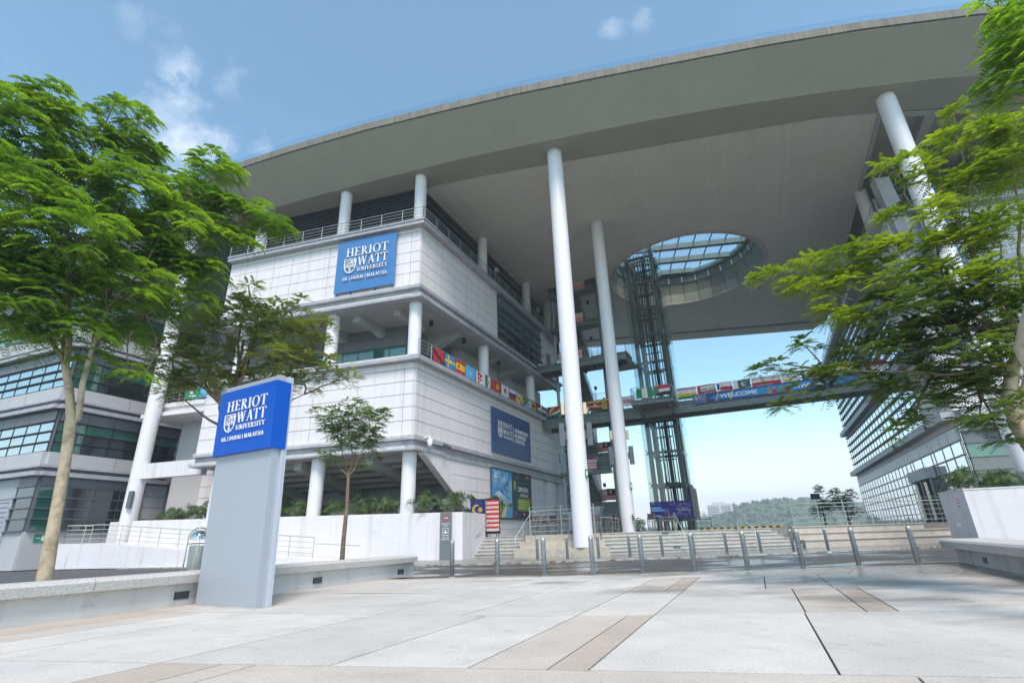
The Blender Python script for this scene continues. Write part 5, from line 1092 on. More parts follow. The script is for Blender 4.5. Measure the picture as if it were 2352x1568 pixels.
for i in range(6):
    m_ = MB(); off = .36*i; p, q = a0+back*off+Vector((.13*i,0,0)), a1+back*off-Vector((.12*i,0,0)); e = back*(2.6-off)
    m_.prism([p+zv*(.01+.192*i), q+zv*(.01+.192*i), q+e+zv*(.01+.192*i), p+e+zv*(.01+.192*i)], (0,0,.16))
    m_.prism([p-back*.06+zv*(.165+.192*i), q-back*.06+zv*(.165+.192*i), q+e+zv*(.168+.192*i), p+e+zv*(.168+.192*i)], (0,0,.034))
    m_.build('step', conc, st)
for i, z in ((1,.27),(3,.66),(5,1.05)):
    l_ = MB(); p = a0.lerp(a1,.36)+back*(.36*i-.055)+Vector((.02,0,0)); du_ = (a1-a0).normalized()
    l_.prism([p+zv*(z-.06),p+du_*.42+zv*(z-.06),p+du_*.42+zv*(z+.06),p+zv*(z+.06)], (0,.03,0)); l_.build('step_light', dgrey if i != 3 else rail, st)
pt = thing('stepped_plinth', (2.2,30.8,0), 'stained tan concrete stepped plinth around the foot of the nearest tall column', 'plinth')
a0, a1 = Vector((-.28,31.6,0)), Vector((4.6,29.1,0)); 
for i in range(3):
    m_ = MB(); p = a0+Vector((.35*i+.0,.75*i+.0,0)); q = a1+Vector((-.1*i+.25,.85*i,0)); top_ = (.44,.8,1.16)[i]
    m_.prism([(p.x,p.y,0),(q.x,q.y,0),(q.x+.1,34.5,0),(p.x+.2,34.6,0)], (0,0,top_)); m_.build('tier', tanc, pt)
pt = thing('seating_tiers', (22,32.5,0), 'three broad beige concrete seating tiers on the right below the railing', 'seating tiers')
for i in range(3):
    m_ = MB(); m_.prism([(16.9+.1*i,32.3+.75*i,0),(28.3-1.2*i,33.6+.55*i,0),(28.4-1.2*i,36.5,0),(17.1,36.5,0)], (0,0,(.42,.8,1.18)[i]-.05)); t2_ = (.42,.8,1.18)[i]; m_.prism([(16.86+.1*i,32.24+.75*i,t2_-.05),(28.3-1.2*i,33.53+.55*i,t2_-.05),(28.4-1.2*i,36.5,t2_-.05),(17.1,36.5,t2_-.05)], (0,0,.05)); m_.build('tier', mat('beige_concrete_%d' % (i+1), (.47,.43,.375), .8, var=.12, scale=2, bump=.2, bscale=18, col2=(.37,.35,.33), c2=.58, c2scale=2.5), pt)
# white planter walls
def planter(pts, z0, zc, loc, label, th=.2, rise=0):
    t_ = thing('planter_wall', loc, label, 'planter'); m_ = MB(); c_ = MB()
    for (x0,y0),(x1,y1) in zip(pts, pts[1:]):
        d = Vector((x1-x0,y1-y0,0)).normalized(); n_ = Vector((-d.y,d.x,0))*th
        za, zb = [zc+rise*hypot(x-pts[1][0], y-pts[1][1])*(x < pts[1][0]) for x, y in ((x0,y0),(x1,y1))]; e = Vector((-d.y,d.x,0))*-.025
        def V4(a, b, ee): return [Vector((x0+ee.x,y0+ee.y,a)),Vector((x1+ee.x,y1+ee.y,b)),Vector((x1+n_.x,y1+n_.y,b)),Vector((x0+n_.x,y0+n_.y,a))]
        m_.hexa(V4(z0,z0,e*0), V4(za-.06,zb-.06,e*0)); c_.hexa(V4(za-.06,zb-.06,e), V4(za,zb,e))
    m_.build('wall', wallw, t_); c_.build('coping', wallw, t_); return t_
pl_ = planter([(-2.1,34.6),(-3.19,31.0),(-11.2,33.2),(-19.0,35.35),(-27.2,37.6)], 0, 2.55, (-12,33.5,0), 'long white rendered planter wall below the panelled block', -.22, .017)
s_ = MB(); s_.prism([(-3.4,31.5,0),(-2.4,34.6,0),(-19,38.0,0),(-27,39.6,0),(-26.5,37.9,0),(-19.1,35.8,0)], (0,0,2.3)); s_.build('soil', mat('planter_soil', (.05,.04,.03), .95), pl_)
pl2 = planter([(22.65,28.6),(21.8,25.95),(33.5,21.8)], 0, 2.63, (21.8,25.95,0), 'white rendered planter with sharp corner on the right beside the seating tiers', .22)
s_ = MB(); s_.prism([(22.1,26.2,0),(33.5,22.2,0),(35,27,0),(22.9,28.5,0)], (0,0,2.35)); s_.build('soil', bpy.data.materials['planter_soil'], pl2)
m_ = MB(); fq3 = azf((21.8,25.95), math.degrees(math.atan2(28.6-25.95,22.65-21.8)), -1)
m_.box(fq3, .7, .95, .0, .02, 1.75, 2.25, 0); m_.box(fq3, .72, .93, .02, .024, 1.98, 2.2, 1); m_.box(fq3, .76, .89, .024, .027, 2.03, 2.15, 0); m_.box(fq3, .74, .91, .02, .024, 1.8, 1.9, 2)
m_.build('no_smoking_sticker', [letter, fc(RED), dgrey], pl2)
m_ = MB(); m_.box(fq3, 1.4, 1.55, 0, .12, .9, 1.05); m_.build('socket', letter, pl2)
m_ = MB(); p = Vector((-2.72,33.3,1.25)); m_.box(W, -2.75, -2.6, 33.2, 33.4, 1.15, 1.35); m_.build('socket', letter, pl_)
m_ = MB(); hr = [Vector((-2.95,32.5,.95)),Vector((-2.55,33.4,1.35)),Vector((-2.05,34.6,2.1))]; m_.tube([h+Vector((.12,-.05,0)) for h in hr], .025, 8)
for h in hr[:2]: m_.tube([h+Vector((.12,-.05,0)), h+Vector((0,0,-.08))], .015, 6)
m_.build('handrail', steel_l, pl_)
# plants: fan palms
palmm = leafmat('palm_leaf', (.022,.06,.012), (.07,.13,.025), 2.5, .18)
def palm_clump(x, y, z, h_, w_, label, group, n=26):
    t_ = thing('fan_palm', (x,y,z), label, 'plant', group); m_ = MB(); s_ = MB()
    for i in range(n):
        a = random.uniform(0,2*pi); r = random.random()**.6*w_*.5; top = Vector((x+r*cos(a), y+r*sin(a)*.8, z+h_*random.uniform(.3,.95)*(1-.3*(r/w_*2)**2)))
        b0 = Vector((x+.4*(top.x-x), y+.4*(top.y-y), z)); s_.tube([b0, top], .008, 4)
        face = Vector((cos(a)+random.uniform(-.5,.5), sin(a)-.3, .5)).normalized(); t1 = face.cross(zv).normalized(); t2 = face.cross(t1)
        L_ = random.uniform(.3,.46)
        k = random.randint(8,11)
        for j in range(k):
            an = -2.1+4.2*j/(k-1)+random.uniform(-.1,.1)
            d = (t1*sin(an)-t2*cos(an)*.9+face*.35).normalized(); pz = d.cross(face).normalized()*.024
            mid = top+d*L_*.55; tip = top+d*L_-zv*.09*L_/.3
            m_.add([top-pz*.3, mid-pz, tip, mid+pz, top+pz*.3], [(0,1,2,3,4)])
    s_.build('stem', bark2, t_, None, False); m_.build('leaves', palmm, t_, None, False); return t_
GP = 'fan palm clumps along the white planter wall'
pls = [(-3.95,33.0,1.25,2.0,'palm clump nearest the wall corner by the left steps'),(-5.9,33.35,1.25,2.2,'big palm clump right of the corner column foot'),(-8.3,34.2,1.0,1.9,'palm clump left of the corner column foot'),(-10.0,34.8,1.2,1.9,'palm clump behind the young tree stem'),(-11.7,35.2,1.05,2.0,'palm clump right of the second column foot'),(-14.6,36.2,1.1,2.0,'palm clump just right of the blue monolith sign'),(-16.6,36.9,1.2,2.2,'palm clump mostly hidden by the monolith sign'),(-21.8,38.0,1.3,1.8,'tallest palm clump left of the monolith sign'),(-23.4,38.4,1.0,1.9,'middle palm clump left of the monolith sign'),(-25.2,38.9,.8,1.9,'low palm clump near the leaning column foot')]
for x, y, h_, w_, la in pls: palm_clump(x*.975, y*.973-.05, 2.4+.015*(-x-3), h_*1.2, w_*1.05, la, GP, 44)
GP = 'fan palm clumps in the right planter'
for x, y, h_, w_, la in [(22.7,26.7,1.2,1.7,'leafy palm clump at the corner of the right planter'),(24.2,26.3,1.1,1.8,'palm clump second from the corner of the right planter'),(25.7,25.8,1.15,1.8,'palm clump in the middle of the right planter'),(27.3,25.2,1.15,1.9,'palm clump at the right edge of the right planter')]: palm_clump(x, y, 2.35, h_*1.1, w_, la, GP, 55)
# ---------------------------------------------------------------- bollards
bo = thing('bollard', (0,0,0), 'x', 'bollard', 'steel bollards')
m_ = MB(); m_.lathe((0,0,0), [(.001,-.06),(.068,-.06),(.068,.96),(.07,.965)], 20); m_.build('post', galv, bo)
m_ = MB(); m_.lathe((0,0,0), [(.071,.955),(.072,.985),(.068,1.01),(.052,1.04),(.025,1.06),(.001,1.065)], 20); m_.build('cap', mat('cap_steel', (.42,.42,.40), .4, metal=.7, var=.25, scale=20), bo)
m_ = MB(); m_.lathe((0,0,0), [(.10,-.058),(.10,.004),(.069,.006)], 16); m_.build('foot_ring', joint, bo)
near = [(1038,1325),(1143,1324),(1251,1323),(1363,1321),(1478,1318),(1597,1314),(1719,1311),(1846,1306),(1974,1300),(2111,1298)]
backr = [(1235,1285),(1304,1284),(1376,1282),(1448,1280),(1523,1278),(1596,1275),(1671,1271),(1749,1269),(1824,1266),(1903,1262)]
ordn = ['first','second','third','fourth','fifth','sixth','seventh','eighth','ninth','last']
for k, (row, nm) in enumerate(((near,'front'),(backr,'back'))):
    for i, q in enumerate(row):
        p = onz(*q); c = bo if (k == 0 and i == 0) else copy_tree(bo)
        if k == 0: p = onz(q[0], q[1]); 
        c.location = (p.x, p.y if k == 0 else 26.3+.1*(i%2), 0)
        if k == 1: r_ = p.x/p.y; c.location = (r_*(26.2+.0*i), 26.2+.0*i, -.0)
        c['label'] = 'weathered steel bollard, %s from the left in the %s row' % (ordn[i], nm)
        c['group'] = 'bollards of the %s row' % nm
# ---------------------------------------------------------------- benches
def bench(path, label, capz=(.42,.62), ov=.14, depth=.62, vents=(), side=1, joints=()):
    pts = [Vector((x,y,0)) for x, y in path]; t_ = thing('concrete_bench', tuple(pts[len(pts)//2]), label, 'bench')
    def off(i, d):
        a = pts[max(i-1,0)]; b = pts[min(i+1,len(pts)-1)]; t = (b-a).normalized(); return pts[i]+Vector((-t.y,t.x,0))*d*side
    b_ = MB(); c_ = MB(); n_ = len(pts)
    for i in range(n_-1):
        b_.prism([off(i,0),off(i+1,0),off(i+1,depth-.1),off(i,depth-.1)], (0,0,capz[0]))
        s0 = .012 if i in joints else 0
        tt = (pts[i+1]-pts[i]).normalized()*s0
        lo = [off(i,-ov)+tt,off(i+1,-ov),off(i+1,depth),off(i,depth)+tt]; z0, z1 = capz; ch = Vector((0,0,0))
        vs = [p+zv*z0 for p in lo]+[off(i,-ov-.02)+tt+zv*(z1-.05),off(i+1,-ov-.02)+zv*(z1-.05),off(i+1,-ov+.03)+zv*z1,off(i,-ov+.03)+tt+zv*z1,off(i+1,depth)+zv*z1,off(i,depth)+tt+zv*z1]
        c_.add(vs, [(0,1,5,4),(4,5,6,7),(7,6,8,9),(0,3,2,1),(3,9,8,2),(0,4,7,9,3),(1,2,8,6,5)])
    b_.build('base', streak(mat('bench_base_%s' % label[:4], (.56,.55,.53), .8, var=.06, scale=1.2, bump=.2, bscale=20, col2=(.42,.4,.36), c2=.62, c2scale=2), col=(.15,.14,.12), amt=.4, sx=2), t_); c_.build('cap', benchm, t_)
    for px, py in vents:
        # grille on the front face nearest to the sight line
        bi = None
        for i in range(n_-1):
            p = onp(px, py, pts[i], math.degrees(math.atan2(pts[i+1].y-pts[i].y, pts[i+1].x-pts[i].x)))
            d = (pts[i+1]-pts[i]); s = (p-pts[i]).dot(d)/d.length_squared
            if -.01 <= s <= 1.01 and (bi is None): bi = (p, d.normalized())
        if bi:
            p, d = bi; nn_ = Vector((-d.y,d.x,0))*-side; f_ = Fr((p.x,p.y), d, nn_); v_ = MB(); z = min(max(p.z,.15),.3)
            v_.box(f_, -.15, .15, -.01, .014, z-.07, z+.07, 0)
            for k in range(4): v_.box(f_, -.14, .14, .014, .022, z-.058+k*.034, z-.04+k*.034, 1)
            v_.build('vent_grille', [black, dgrey], t_)
    return t_
arc = [(-9.6,5.2),(-8.75,7.2),(-8.15,8.55),(-7.55,9.75),(-6.85,11.2),(-6.25,12.6),(-5.6,13.95),(-4.95,15.3),(-4.25,16.75),(-3.5,18.3)]
bench(arc, 'long curved granite-topped concrete bench behind the monolith on the left', vents=[(417,1366),(729,1332),(920,1312),], side=1, joints=(3,7))
bench([(13.2,16.7),(12.38,15.15),(11.55,13.5),(10.77,12.0),(9.9,10.3),(8.9,8.4)], 'grey concrete bench with flared end at the right edge', vents=[(2263,1286)], side=1, capz=(.42,.64), ov=.32, depth=.9)
# ---------------------------------------------------------------- monolith sign
fA = Fr((-4.86,10.35), (-.8712,.4910), (-.4910,-.8712))
mo = thing('monolith_sign', (-5.6,10.9,0), 'tall grey blue monolith with a blue university name box, standing by the left bench', 'sign')
def lean(mb, k=.034):
    mb.v = [(x-k*z, y+.008*z, z) for x, y, z in mb.v]; return mb
m_ = MB(); m_.box(fA, .0, 1.9, -.13, 0, .0, 4.5); lean(m_).build('slab', signg, mo)
m_ = MB(); m_.box(fA, .03, 1.86, -.19, -.135, .0, 4.47); m_.box(fA, -.02, 1.88, -.27, -.195, .0, 4.5); m_.box(fA, .0, 1.9, -.335, -.275, .0, 4.5); lean(m_).build('rear_panel', signl, mo)
m_ = MB(); m_.box(fA, -.04, 1.93, -.265, .09, 2.93, 4.36); bx = lean(m_).build('blue_box', blue, mo)
m_ = MB(); crest_logo(m_, fA.p(1.93,.095,2.93), -fA.u, 1.96, 1.43, .016); lean(m_).build('lettering', letter, mo, None, False)
m_ = MB(); m_.box(fA, -.06, 1.95, -.38, .05, -.0, .012); m_.build('footing', tanc, mo)
# ---------------------------------------------------------------- litter bin, totem, wheeled flag panel
bn_ = thing('litter_bin', (-10.0,13.4,0), 'stainless steel hooded litter bin behind the bench, left of the monolith', 'bin')
bp = at(446,1300,16.6); bx_, by_ = bp.x, bp.y; bn_.location = (bx_,by_,0); bn_['_o'] = (bx_,by_,0)
bf = Fr((bx_,by_), (.86,.51), (-.51,.86)); 
m_ = MB(); m_.lathe((bx_,by_,0), [(.16,.42),(.17,.43),(.19,1.12),(.18,1.13),(.17,1.12),(.15,.45)], 24)
pm_ = mat('perforated_steel', (.5,.5,.46), .45, metal=.35, var=0); nt = pm_.node_tree; N = nt.nodes; L = nt.links
vo = N.new('ShaderNodeTexVoronoi'); vo.inputs['Scale'].default_value = 28; vo.inputs['Randomness'].default_value = 0; gg = N.new('ShaderNodeNewGeometry'); L.new(gg.outputs['Position'], vo.inputs['Vector'])
cr_ = N.new('ShaderNodeMapRange'); cr_.inputs[1].default_value = .25; cr_.inputs[2].default_value = .32; L.new(vo.outputs['Distance'], cr_.inputs[0]); mx_ = N.new('ShaderNodeMix'); mx_.data_type = 'RGBA'; mx_.inputs['A'].default_value = (.05,.05,.05,1); mx_.inputs['B'].default_value = (.5,.5,.46,1); L.new(cr_.outputs[0], mx_.inputs['Factor']); L.new(mx_.outputs['Result'], N['Principled BSDF'].inputs['Base Color'])
m_.build('basket', pm_, bn_)
m_ = MB(); m_.lathe((bx_,by_,0), [(.21,1.28),(.205,1.36),(.17,1.44),(.1,1.49),(.001,1.51)], 24); m_.build('hood', chrome, bn_)
m_ = MB(); m_.tube([bf.p(-.25,0,0),bf.p(-.25,0,1.3)]+[bf.p(-.25*cos(t*pi/8),0,1.3+.27*sin(t*pi/8)) for t in range(1,8)]+[bf.p(.25,0,1.3),bf.p(.25,0,0)], .022, 8); m_.tube([bf.p(-.25,0,.38),bf.p(.25,0,.38)], .018, 6); m_.tube([bf.p(-.25,0,1.18),bf.p(.25,0,1.18)], .014, 6); m_.build('frame', chrome, bn_)
tf = azf((-4.15,31.28), 164.5, 1); tf.v = FF.v
tt_ = thing('notice_totem', tuple(tf.p(0,.1,0)), 'slim grey totem with no smoking and camera symbols against the white wall', 'sign')
m_ = MB(); m_.box(tf, -.35, .35, .06, .16, .0, 2.55); m_.build('board', mat('totem_grey', (.14,.17,.18), .4, var=.05), tt_)
m_ = MB()
def ringp(cx, cz, r0, r1, c): 
    for i in range(16):
        a_, b_2 = 2*pi*i/16, 2*pi*(i+1)/16; m_.quad(*[tf.p(cx+r*cos(a),.165,cz+r*sin(a)) for r, a in ((r0,a_),(r1,a_),(r1,b_2),(r0,b_2))], c)
ringp(0,2.25,.16,.2,0); m_.quad(tf.p(-.13,.168,2.12),tf.p(-.11,.168,2.1),tf.p(.13,.168,2.38),tf.p(.11,.168,2.4),0); m_.box(tf, -.12, .08, .16, .165, 2.22, 2.27, 1)
put_text(m_, 'SMOKE FREE', tf.p(.26,.17,1.9), -tf.u, zv, .07, .52, None, 0, .005, 1); put_text(m_, 'ZONE', tf.p(.13,.17,1.8), -tf.u, zv, .07, .26, None, 0, .005, 1)
for a_, b_2, c_, d_ in ((-.18,.18,1.7,1.68),(-.18,.18,1.32,1.30),(-.18,-.16,1.7,1.3),(.16,.18,1.7,1.3)): m_.box(tf, a_, b_2, .16, .166, min(c_,d_), max(c_,d_), 1)
m_.box(tf, -.1, .1, .16, .166, 1.42, 1.5, 1); m_.box(tf, -.02, .02, .16, .166, 1.5, 1.62, 1)
put_text(m_, 'CCTV IN', tf.p(.2,.17,1.17), -tf.u, zv, .07, .4, None, 0, .005, 1); put_text(m_, 'OPERATION', tf.p(.26,.17,1.06), -tf.u, zv, .07, .52, None, 0, .005, 1)
m_.build('lettering', [fc(RED), letter], tt_, None, False)
# recycled flag panels on castors
g0_, g1_ = at(1118,1200,35.4), at(1147,1200,35.2); gw = Vector((g1_.x-g0_.x, g1_.y-g0_.y, 0)); GW = gw.length
gf = Fr(g0_, gw.normalized(), Vector((gw.y,-gw.x,0)).normalized())
fp = thing('display_board', tuple(gf.p(.6,0,PZ)), 'upright panel of red and white crumpled stripes on castors beside the left steps', 'display panel')
m_ = MB(); cs = []
nx_, nz_ = 26, 72
rnd = random.Random(3)
vs = []; 
for j in range(nz_+1):
    for i in range(nx_+1): vs.append(gf.p(GW*i/nx_, .05+rnd.random()*.06, 1.5+1.95*j/nz_))
k0 = len(m_.v); m_.v += [tuple(v) for v in vs]
for j in range(nz_):
    for i in range(nx_):
        q = j*(nx_+1)+i; m_.f.append((q,q+1,q+nx_+2,q+nx_+1)); s_i = int((1-j/nz_)*13.99); m_.m.append(s_i % 2 if 0 < 1 else 0); m_.sm.append(False)
m_.build('striped_face', [fc((.55,.03,.04)), fc((.62,.6,.56))], fp, None, False)
m_ = MB(); m_.box(gf, -.03, GW+.03, -.12, .04, 1.33, 1.5); m_.box(gf, -.03, GW+.03, -.12, .06, 3.43, 3.56); m_.box(gf, -.03, 0, -.1, .05, 1.3, 3.5); m_.box(gf, GW, GW+.03, -.1, .05, 1.3, 3.5); m_.build('frame', black, fp)
for a in (.06,.22,GW-.2,GW-.06): w_ = MB(); p = gf.p(a,0,PZ+.07); w_.tube([p-gf.u*.02,p+gf.u*.02], .07, 12); w_.build('castor', black, fp)
fp = thing('display_board', (-3.4,36.4,PZ), 'dark blue crumpled panel with yellow crescent behind the planter wall end', 'display panel')
gf2 = Fr(g0_-gw.normalized()*1.12+Vector((0,.3,0)), gw.normalized(), Vector((gw.y,-gw.x,0)).normalized()); m_ = MB(); vs = []
nx_, nz_ = 40, 40
for j in range(nz_+1):
    for i in range(nx_+1): vs.append(gf2.p(1.05*i/nx_, .05+rnd.random()*.06, 1.5+1.95*j/nz_))
m_.v += [tuple(v) for v in vs]
for j in range(nz_):
    for i in range(nx_):
        x, z = 1.05*(i+.5)/nx_, 1.5+1.95*(j+.5)/nz_; q = j*(nx_+1)+i
        c = 0
        if hypot(x-.42,z-2.9) < .3 and hypot(x-.52,z-2.9) > .23: c = 1
        if hypot(x-.68,z-2.88) < .15: c = 1
        m_.f.append((q,q+1,q+nx_+2,q+nx_+1)); m_.m.append(c); m_.sm.append(False)
m_.build('crumpled_face', [fc((.02,.035,.2)), fc((.55,.42,.03))], fp, None, False)
m_ = MB(); m_.box(gf2, -.03, 1.08, -.12, .06, 3.45, 3.56); m_.box(gf2, -.03, 1.08, -.12, .04, PZ, 1.5); m_.build('frame', black, fp)
# ---------------------------------------------------------------- railings and handrails on the terrace
def railthing(pts, label, h=1.1, n=5, sp=1.6, mt_=None, lab2=None):
    t_ = thing('railing', tuple(pts[0]), label, 'railing'); P = [Vector(p) for p in pts]
    ra = MB()
    for a, b in zip(P, P[1:]):
        k = max(1, round((b-a).length/sp))
        for i in range(k+1): q = a.lerp(b,i/k); po = MB(); po.tube([q,q+zv*h], .03, 8); po.build('post', mt_ or steel_l, t_)
        for j in range(n): z = h*(j+.6)/n if j < n-1 else h*.86; ra.tube([a+zv*z,b+zv*z], .03 if j == n-1 else .018, 8)
        ra.tube([a+zv*h,b+zv*h], .012, 6)
    ra.build('rail', mt_ or steel_l, t_); return t_
railthing([(.75,33.4,1.17),(4.5,31.6,1.17)], 'pale green railing in front of the cafe chairs behind the nearest tall column', 1.62, 5, 2.0)
railthing([(17.35,34.0,1.19),(28.0,35.1,1.19)], 'long pale green railing on top of the right seating tiers', 1.55, 5, 1.9)
t_ = thing('handrail', (-.2,32.2,0), 'pale green sloping handrail at the side of the left steps', 'handrail'); m_ = MB()
m_.tube([(-.2,32.1,0),(-.2,32.1,1.02),(.85,34.2,2.5),(1.2,34.0,2.52)], .028, 8); m_.tube([(.3,33.1,.75),(.3,33.1,1.75)], .028, 8); m_.build('rail', steel_l, t_)
def hrail(p0, back_, label):
    t_ = thing('handrail', p0, label, 'handrail'); m_ = MB(); a = Vector(p0); b = a+back_
    m_.tube([a,a+zv*1.05,Vector((b.x,b.y,PZ+1.05)),Vector((b.x,b.y,PZ))], .03, 8); m_.build('rail', steel_l, t_)
q = onz(1578,1273); hrail((q.x*30.8/q.y,30.8,0), Vector((.15,2.0,0)), 'green tubular handrail on the left part of the wide steps')
q = onz(1742,1262); hrail((q.x*31.4/q.y,31.4,0), Vector((-.1,2.1,0)), 'green tubular handrail in the middle of the wide steps')
# ramp on the left
rt = thing('ramp_wall', (-26,41,0), 'white rendered ramp wall sloping down behind the road on the left', 'ramp')
g0 = lambda x, y, d: at(x, y, d)
# footprint: in front of the planter wall
RA, RBq = Vector((-31.6,37.0,0)), Vector((-10.7,30.9,0)); rdv = (RBq-RA).normalized(); rn = Vector((-rdv.y,rdv.x,0))
Lr = (RBq-RA).length; rf = Fr(RA, rdv, -rn)
m_ = MB(); m_.prism([rf.p(0,0,0),rf.p(Lr,0,0),rf.p(Lr,0,.1),rf.p(3.8,0,1.55),rf.p(0,0,1.6)], rf.v*-1.75); m_.build('wall', wallw, rt)
r_ = MB(); railing(r_, [rf.p(.4,-.12,1.6),rf.p(3.8,-.12,1.56),rf.p(Lr-1.2,-.12,.28)], 1.15, 4, 1.75, .025); railing(r_, [rf.p(.4,-.12,1.6),rf.p(.4,-1.8,1.6)], 1.15, 4, 1.5, .025)
r_.tube([rf.p(Lr-1.2,-.12,1.1),rf.p(Lr+1.6,-.5,.9)], .028, 8)
r_.build('railing', railc, rt)
m_ = MB(); m_.prism([(-30.6,40.0,1.5),(-27.6,39.3,1.5),(-27.3,40.2,1.5),(-30.3,41,1.5)], (0,0,1.55)); m_.build('pier', wallw, rt)
for x in (1.2,Lr*.52):
    s_ = MB(); s_.box(rf, x, x+.03, 0, .004, .1, .75); s_.build('rust_streak', mat('rust', (.4,.16,.05), .8), rt)
st = thing('stair_steps', (-36,41,0), 'grey concrete steps with tubular handrails far left behind the leaning tree trunk', 'steps')
sf = Fr((-41.5,41.3), (.94,-.30), (.30,.94))
for i in range(10):
    m_ = MB(); m_.box(sf, .25*i*.6, 9.4, .33*i, 4.2, .0+.165*i+.004, .165*(i+1)); m_.build('step', conc, st)
for a in (.3,4.2,8.4):
    r_ = MB(); r_.tube([sf.p(a,0,0),sf.p(a,0,1.0),sf.p(a,3.4,2.7),sf.p(a,4.2,2.7),sf.p(a,4.2,1.7)], .03, 8); r_.tube([sf.p(a,1.8,.9),sf.p(a,1.8,1.9)], .025, 6); r_.build('handrail', rail, st)
m_ = MB(); m_.box(sf, -8, 0, 0, 4, 0, 2.1); m_.box(sf, -3, 12, 4.2, 5.5, 0, 1.65); m_.build('side_wall', wallw, st)
es = thing('exit_sign', tuple(LS.p(.8,.12,2.1)), 'small green fire exit sign on the grey wall at far left', 'sign')
m_ = MB(); m_.box(LS, .6, 1.9, .09, .12, 1.75, 2.3, 0); m_.build('plate', fc((.01,.25,.12)), es)
m_ = MB(); put_text(m_, 'Fire', LS.p(1.35,.13,2.03), LS.u, zv, .17, .4); put_text(m_, 'exit', LS.p(1.35,.13,1.82), LS.u, zv, .17, .4); m_.box(LS, .7, .95, .12, .125, 2.0, 2.05); m_.box(LS, 1.02, 1.2, .12, .125, 1.85, 2.2)
m_.build('lettering', letter, es, None, False)
# ---------------------------------------------------------------- cafe furniture
ch = thing('cafe_chair', (0,0,0), 'x', 'chair', 'bar chairs on the terrace')
m_ = MB()
for i in range(6): m_.box(W, -.22+.0, .22, -.2+i*.072, -.14+i*.072, .72, .745)
m_.build('seat', chairm, ch)
m_ = MB(); m_.hexa([Vector((-.23,.23,.82)),Vector((.23,.23,.82)),Vector((.23,.25,.82)),Vector((-.23,.25,.82))],[Vector((-.23,.31,1.22)),Vector((.23,.31,1.22)),Vector((.23,.33,1.22)),Vector((-.23,.33,1.22))]); m_.build('backrest', brown, ch)
for x in (-.24,.24):
    for y in (-.22,.22):
        m_ = MB(); m_.tube([(x,y*1.15,0),(x,y,.74)]+([(x,.33,1.24)] if y > 0 else [(x,y,.95)]), .02, 6); m_.build('leg', chairm, ch)
    m_ = MB(); m_.tube([(x,-.22,.95),(x,.27,.95)], .022, 6); m_.build('armrest', chairm, ch)
m_ = MB(); 
for z in (.3,): m_.tube([(-.24,-.24,z),(.24,-.24,z),(.24,.24,z),(-.24,.24,z),(-.24,-.24,z)], .015, 6)
m_.build('foot_rail', chairm, ch)
tb_ = thing('cafe_table', (0,0,0), 'x', 'table', 'bar tables on the terrace')
m_ = MB(); m_.box(W, -.4, .4, -.4, .4, 1.03, 1.07); m_.build('table_top', mat('table_grey', (.3,.3,.29), .5, var=.05), tb_)
for x in (-.35,.35):
    for y in (-.35,.35): m_ = MB(); m_.tube([(x,y,0),(x,y,1.03)], .03, 6); m_.build('leg', chairm, tb_)
cpos = [(655,36.6,-.6,'with pale slats, leftmost behind the railing'),(690,36.0,.2,'with brown back, second behind the railing'),(765,37,.5,'third from the left behind the railing'),(812,36.2,3.1,'with brown back near the middle of the railing'),(850,37.2,1.3,'turned sideways left of the nearest tall column'),(905,36.1,-.2,'with brown back close left of the nearest tall column'),(935,37.0,-1.5,'touching the left edge of the nearest tall column'),
 (1150,37.5,.1,'with brown back right of the nearest tall column'),(1185,38.4,2.2,'behind the brown-backed chair between the tall columns'),(1265,38.2,-1.4,'turned sideways between the tall columns'),(1300,38.6,1.5,'tucked against the second tall column'),
 (1478,39.8,1.5,'standing alone right of the second tall column'),(1585,39.9,3.0,'with brown back in front of the firework billboard'),(1690,39.9,-1.3,'seen from the side before the firework billboard'),(1735,40.6,-1.7,'rightmost, in front of the firework billboard')]
for i, (px, d, rz, la) in enumerate(cpos):
    c = ch if i == 0 else copy_tree(ch); p = at((1800+px/1.96)/1.7415, 1215, d); c.location = (p.x,p.y,PZ); c.rotation_euler = (0,0,rz); c['label'] = 'grey metal bar chair '+la
for i, (px, d, la) in enumerate([(725,36.6,'leftmost bar table between chairs behind the railing'),(880,36.7,'square bar table just left of the nearest tall column'),(1225,38.5,'square bar table between the two tall columns'),(1620,40.4,'square bar table before the firework billboard')]):
    c = tb_ if i == 0 else copy_tree(tb_); p = at((1800+px/1.96)/1.7415, 1215, d); c.location = (p.x,p.y,PZ); c['label'] = la
# notice board behind the nearest column, striped kerb, low hedge
nb = thing('notice_board', (4.0,49,PZ), 'pale blue notice board at the foot of the steel stair', 'board')
m_ = MB(); m_.box(BR, 1.7, 2.9, .2, .25, 1.6, 3.2); m_.build('board', fc((.35,.5,.6)), nb); m_ = MB(); 
for i in range(5): m_.box(BR, 1.8, 2.7-.1*(i%2), .25, .256, 1.9+i*.22, 1.96+i*.22)
m_.build('lettering', letter, nb)
ws = thing('striped_kerb', (16,46,PZ), 'low black and yellow striped kerb on the terrace right of the lift', 'kerb')
kf0 = at(1798,1203,46); kf1 = at(2112/1.0,1,1) if False else at(1880-70,1201,46)
A0, A1 = at((2500+870/2.94)/1.7415,(1900+610/2.94)/1.7415,43), at((2500+1848/2.94)/1.7415,(1900+565/2.94)/1.7415,43); d_ = (Vector((A1.x,A1.y,0))-Vector((A0.x,A0.y,0))); kf = Fr(A0, d_.normalized(), Vector((-d_.y,d_.x,0)).normalized()); Lk = d_.length
m_ = MB()
for i in range(24): m_.prism([kf.p(Lk*i/24,0,PZ),kf.p(Lk*(i+1)/24,0,PZ),kf.p(Lk*(i+1.4)/24,0,PZ+.15),kf.p(Lk*(i+.4)/24,0,PZ+.15)], kf.v*.2, i%2)
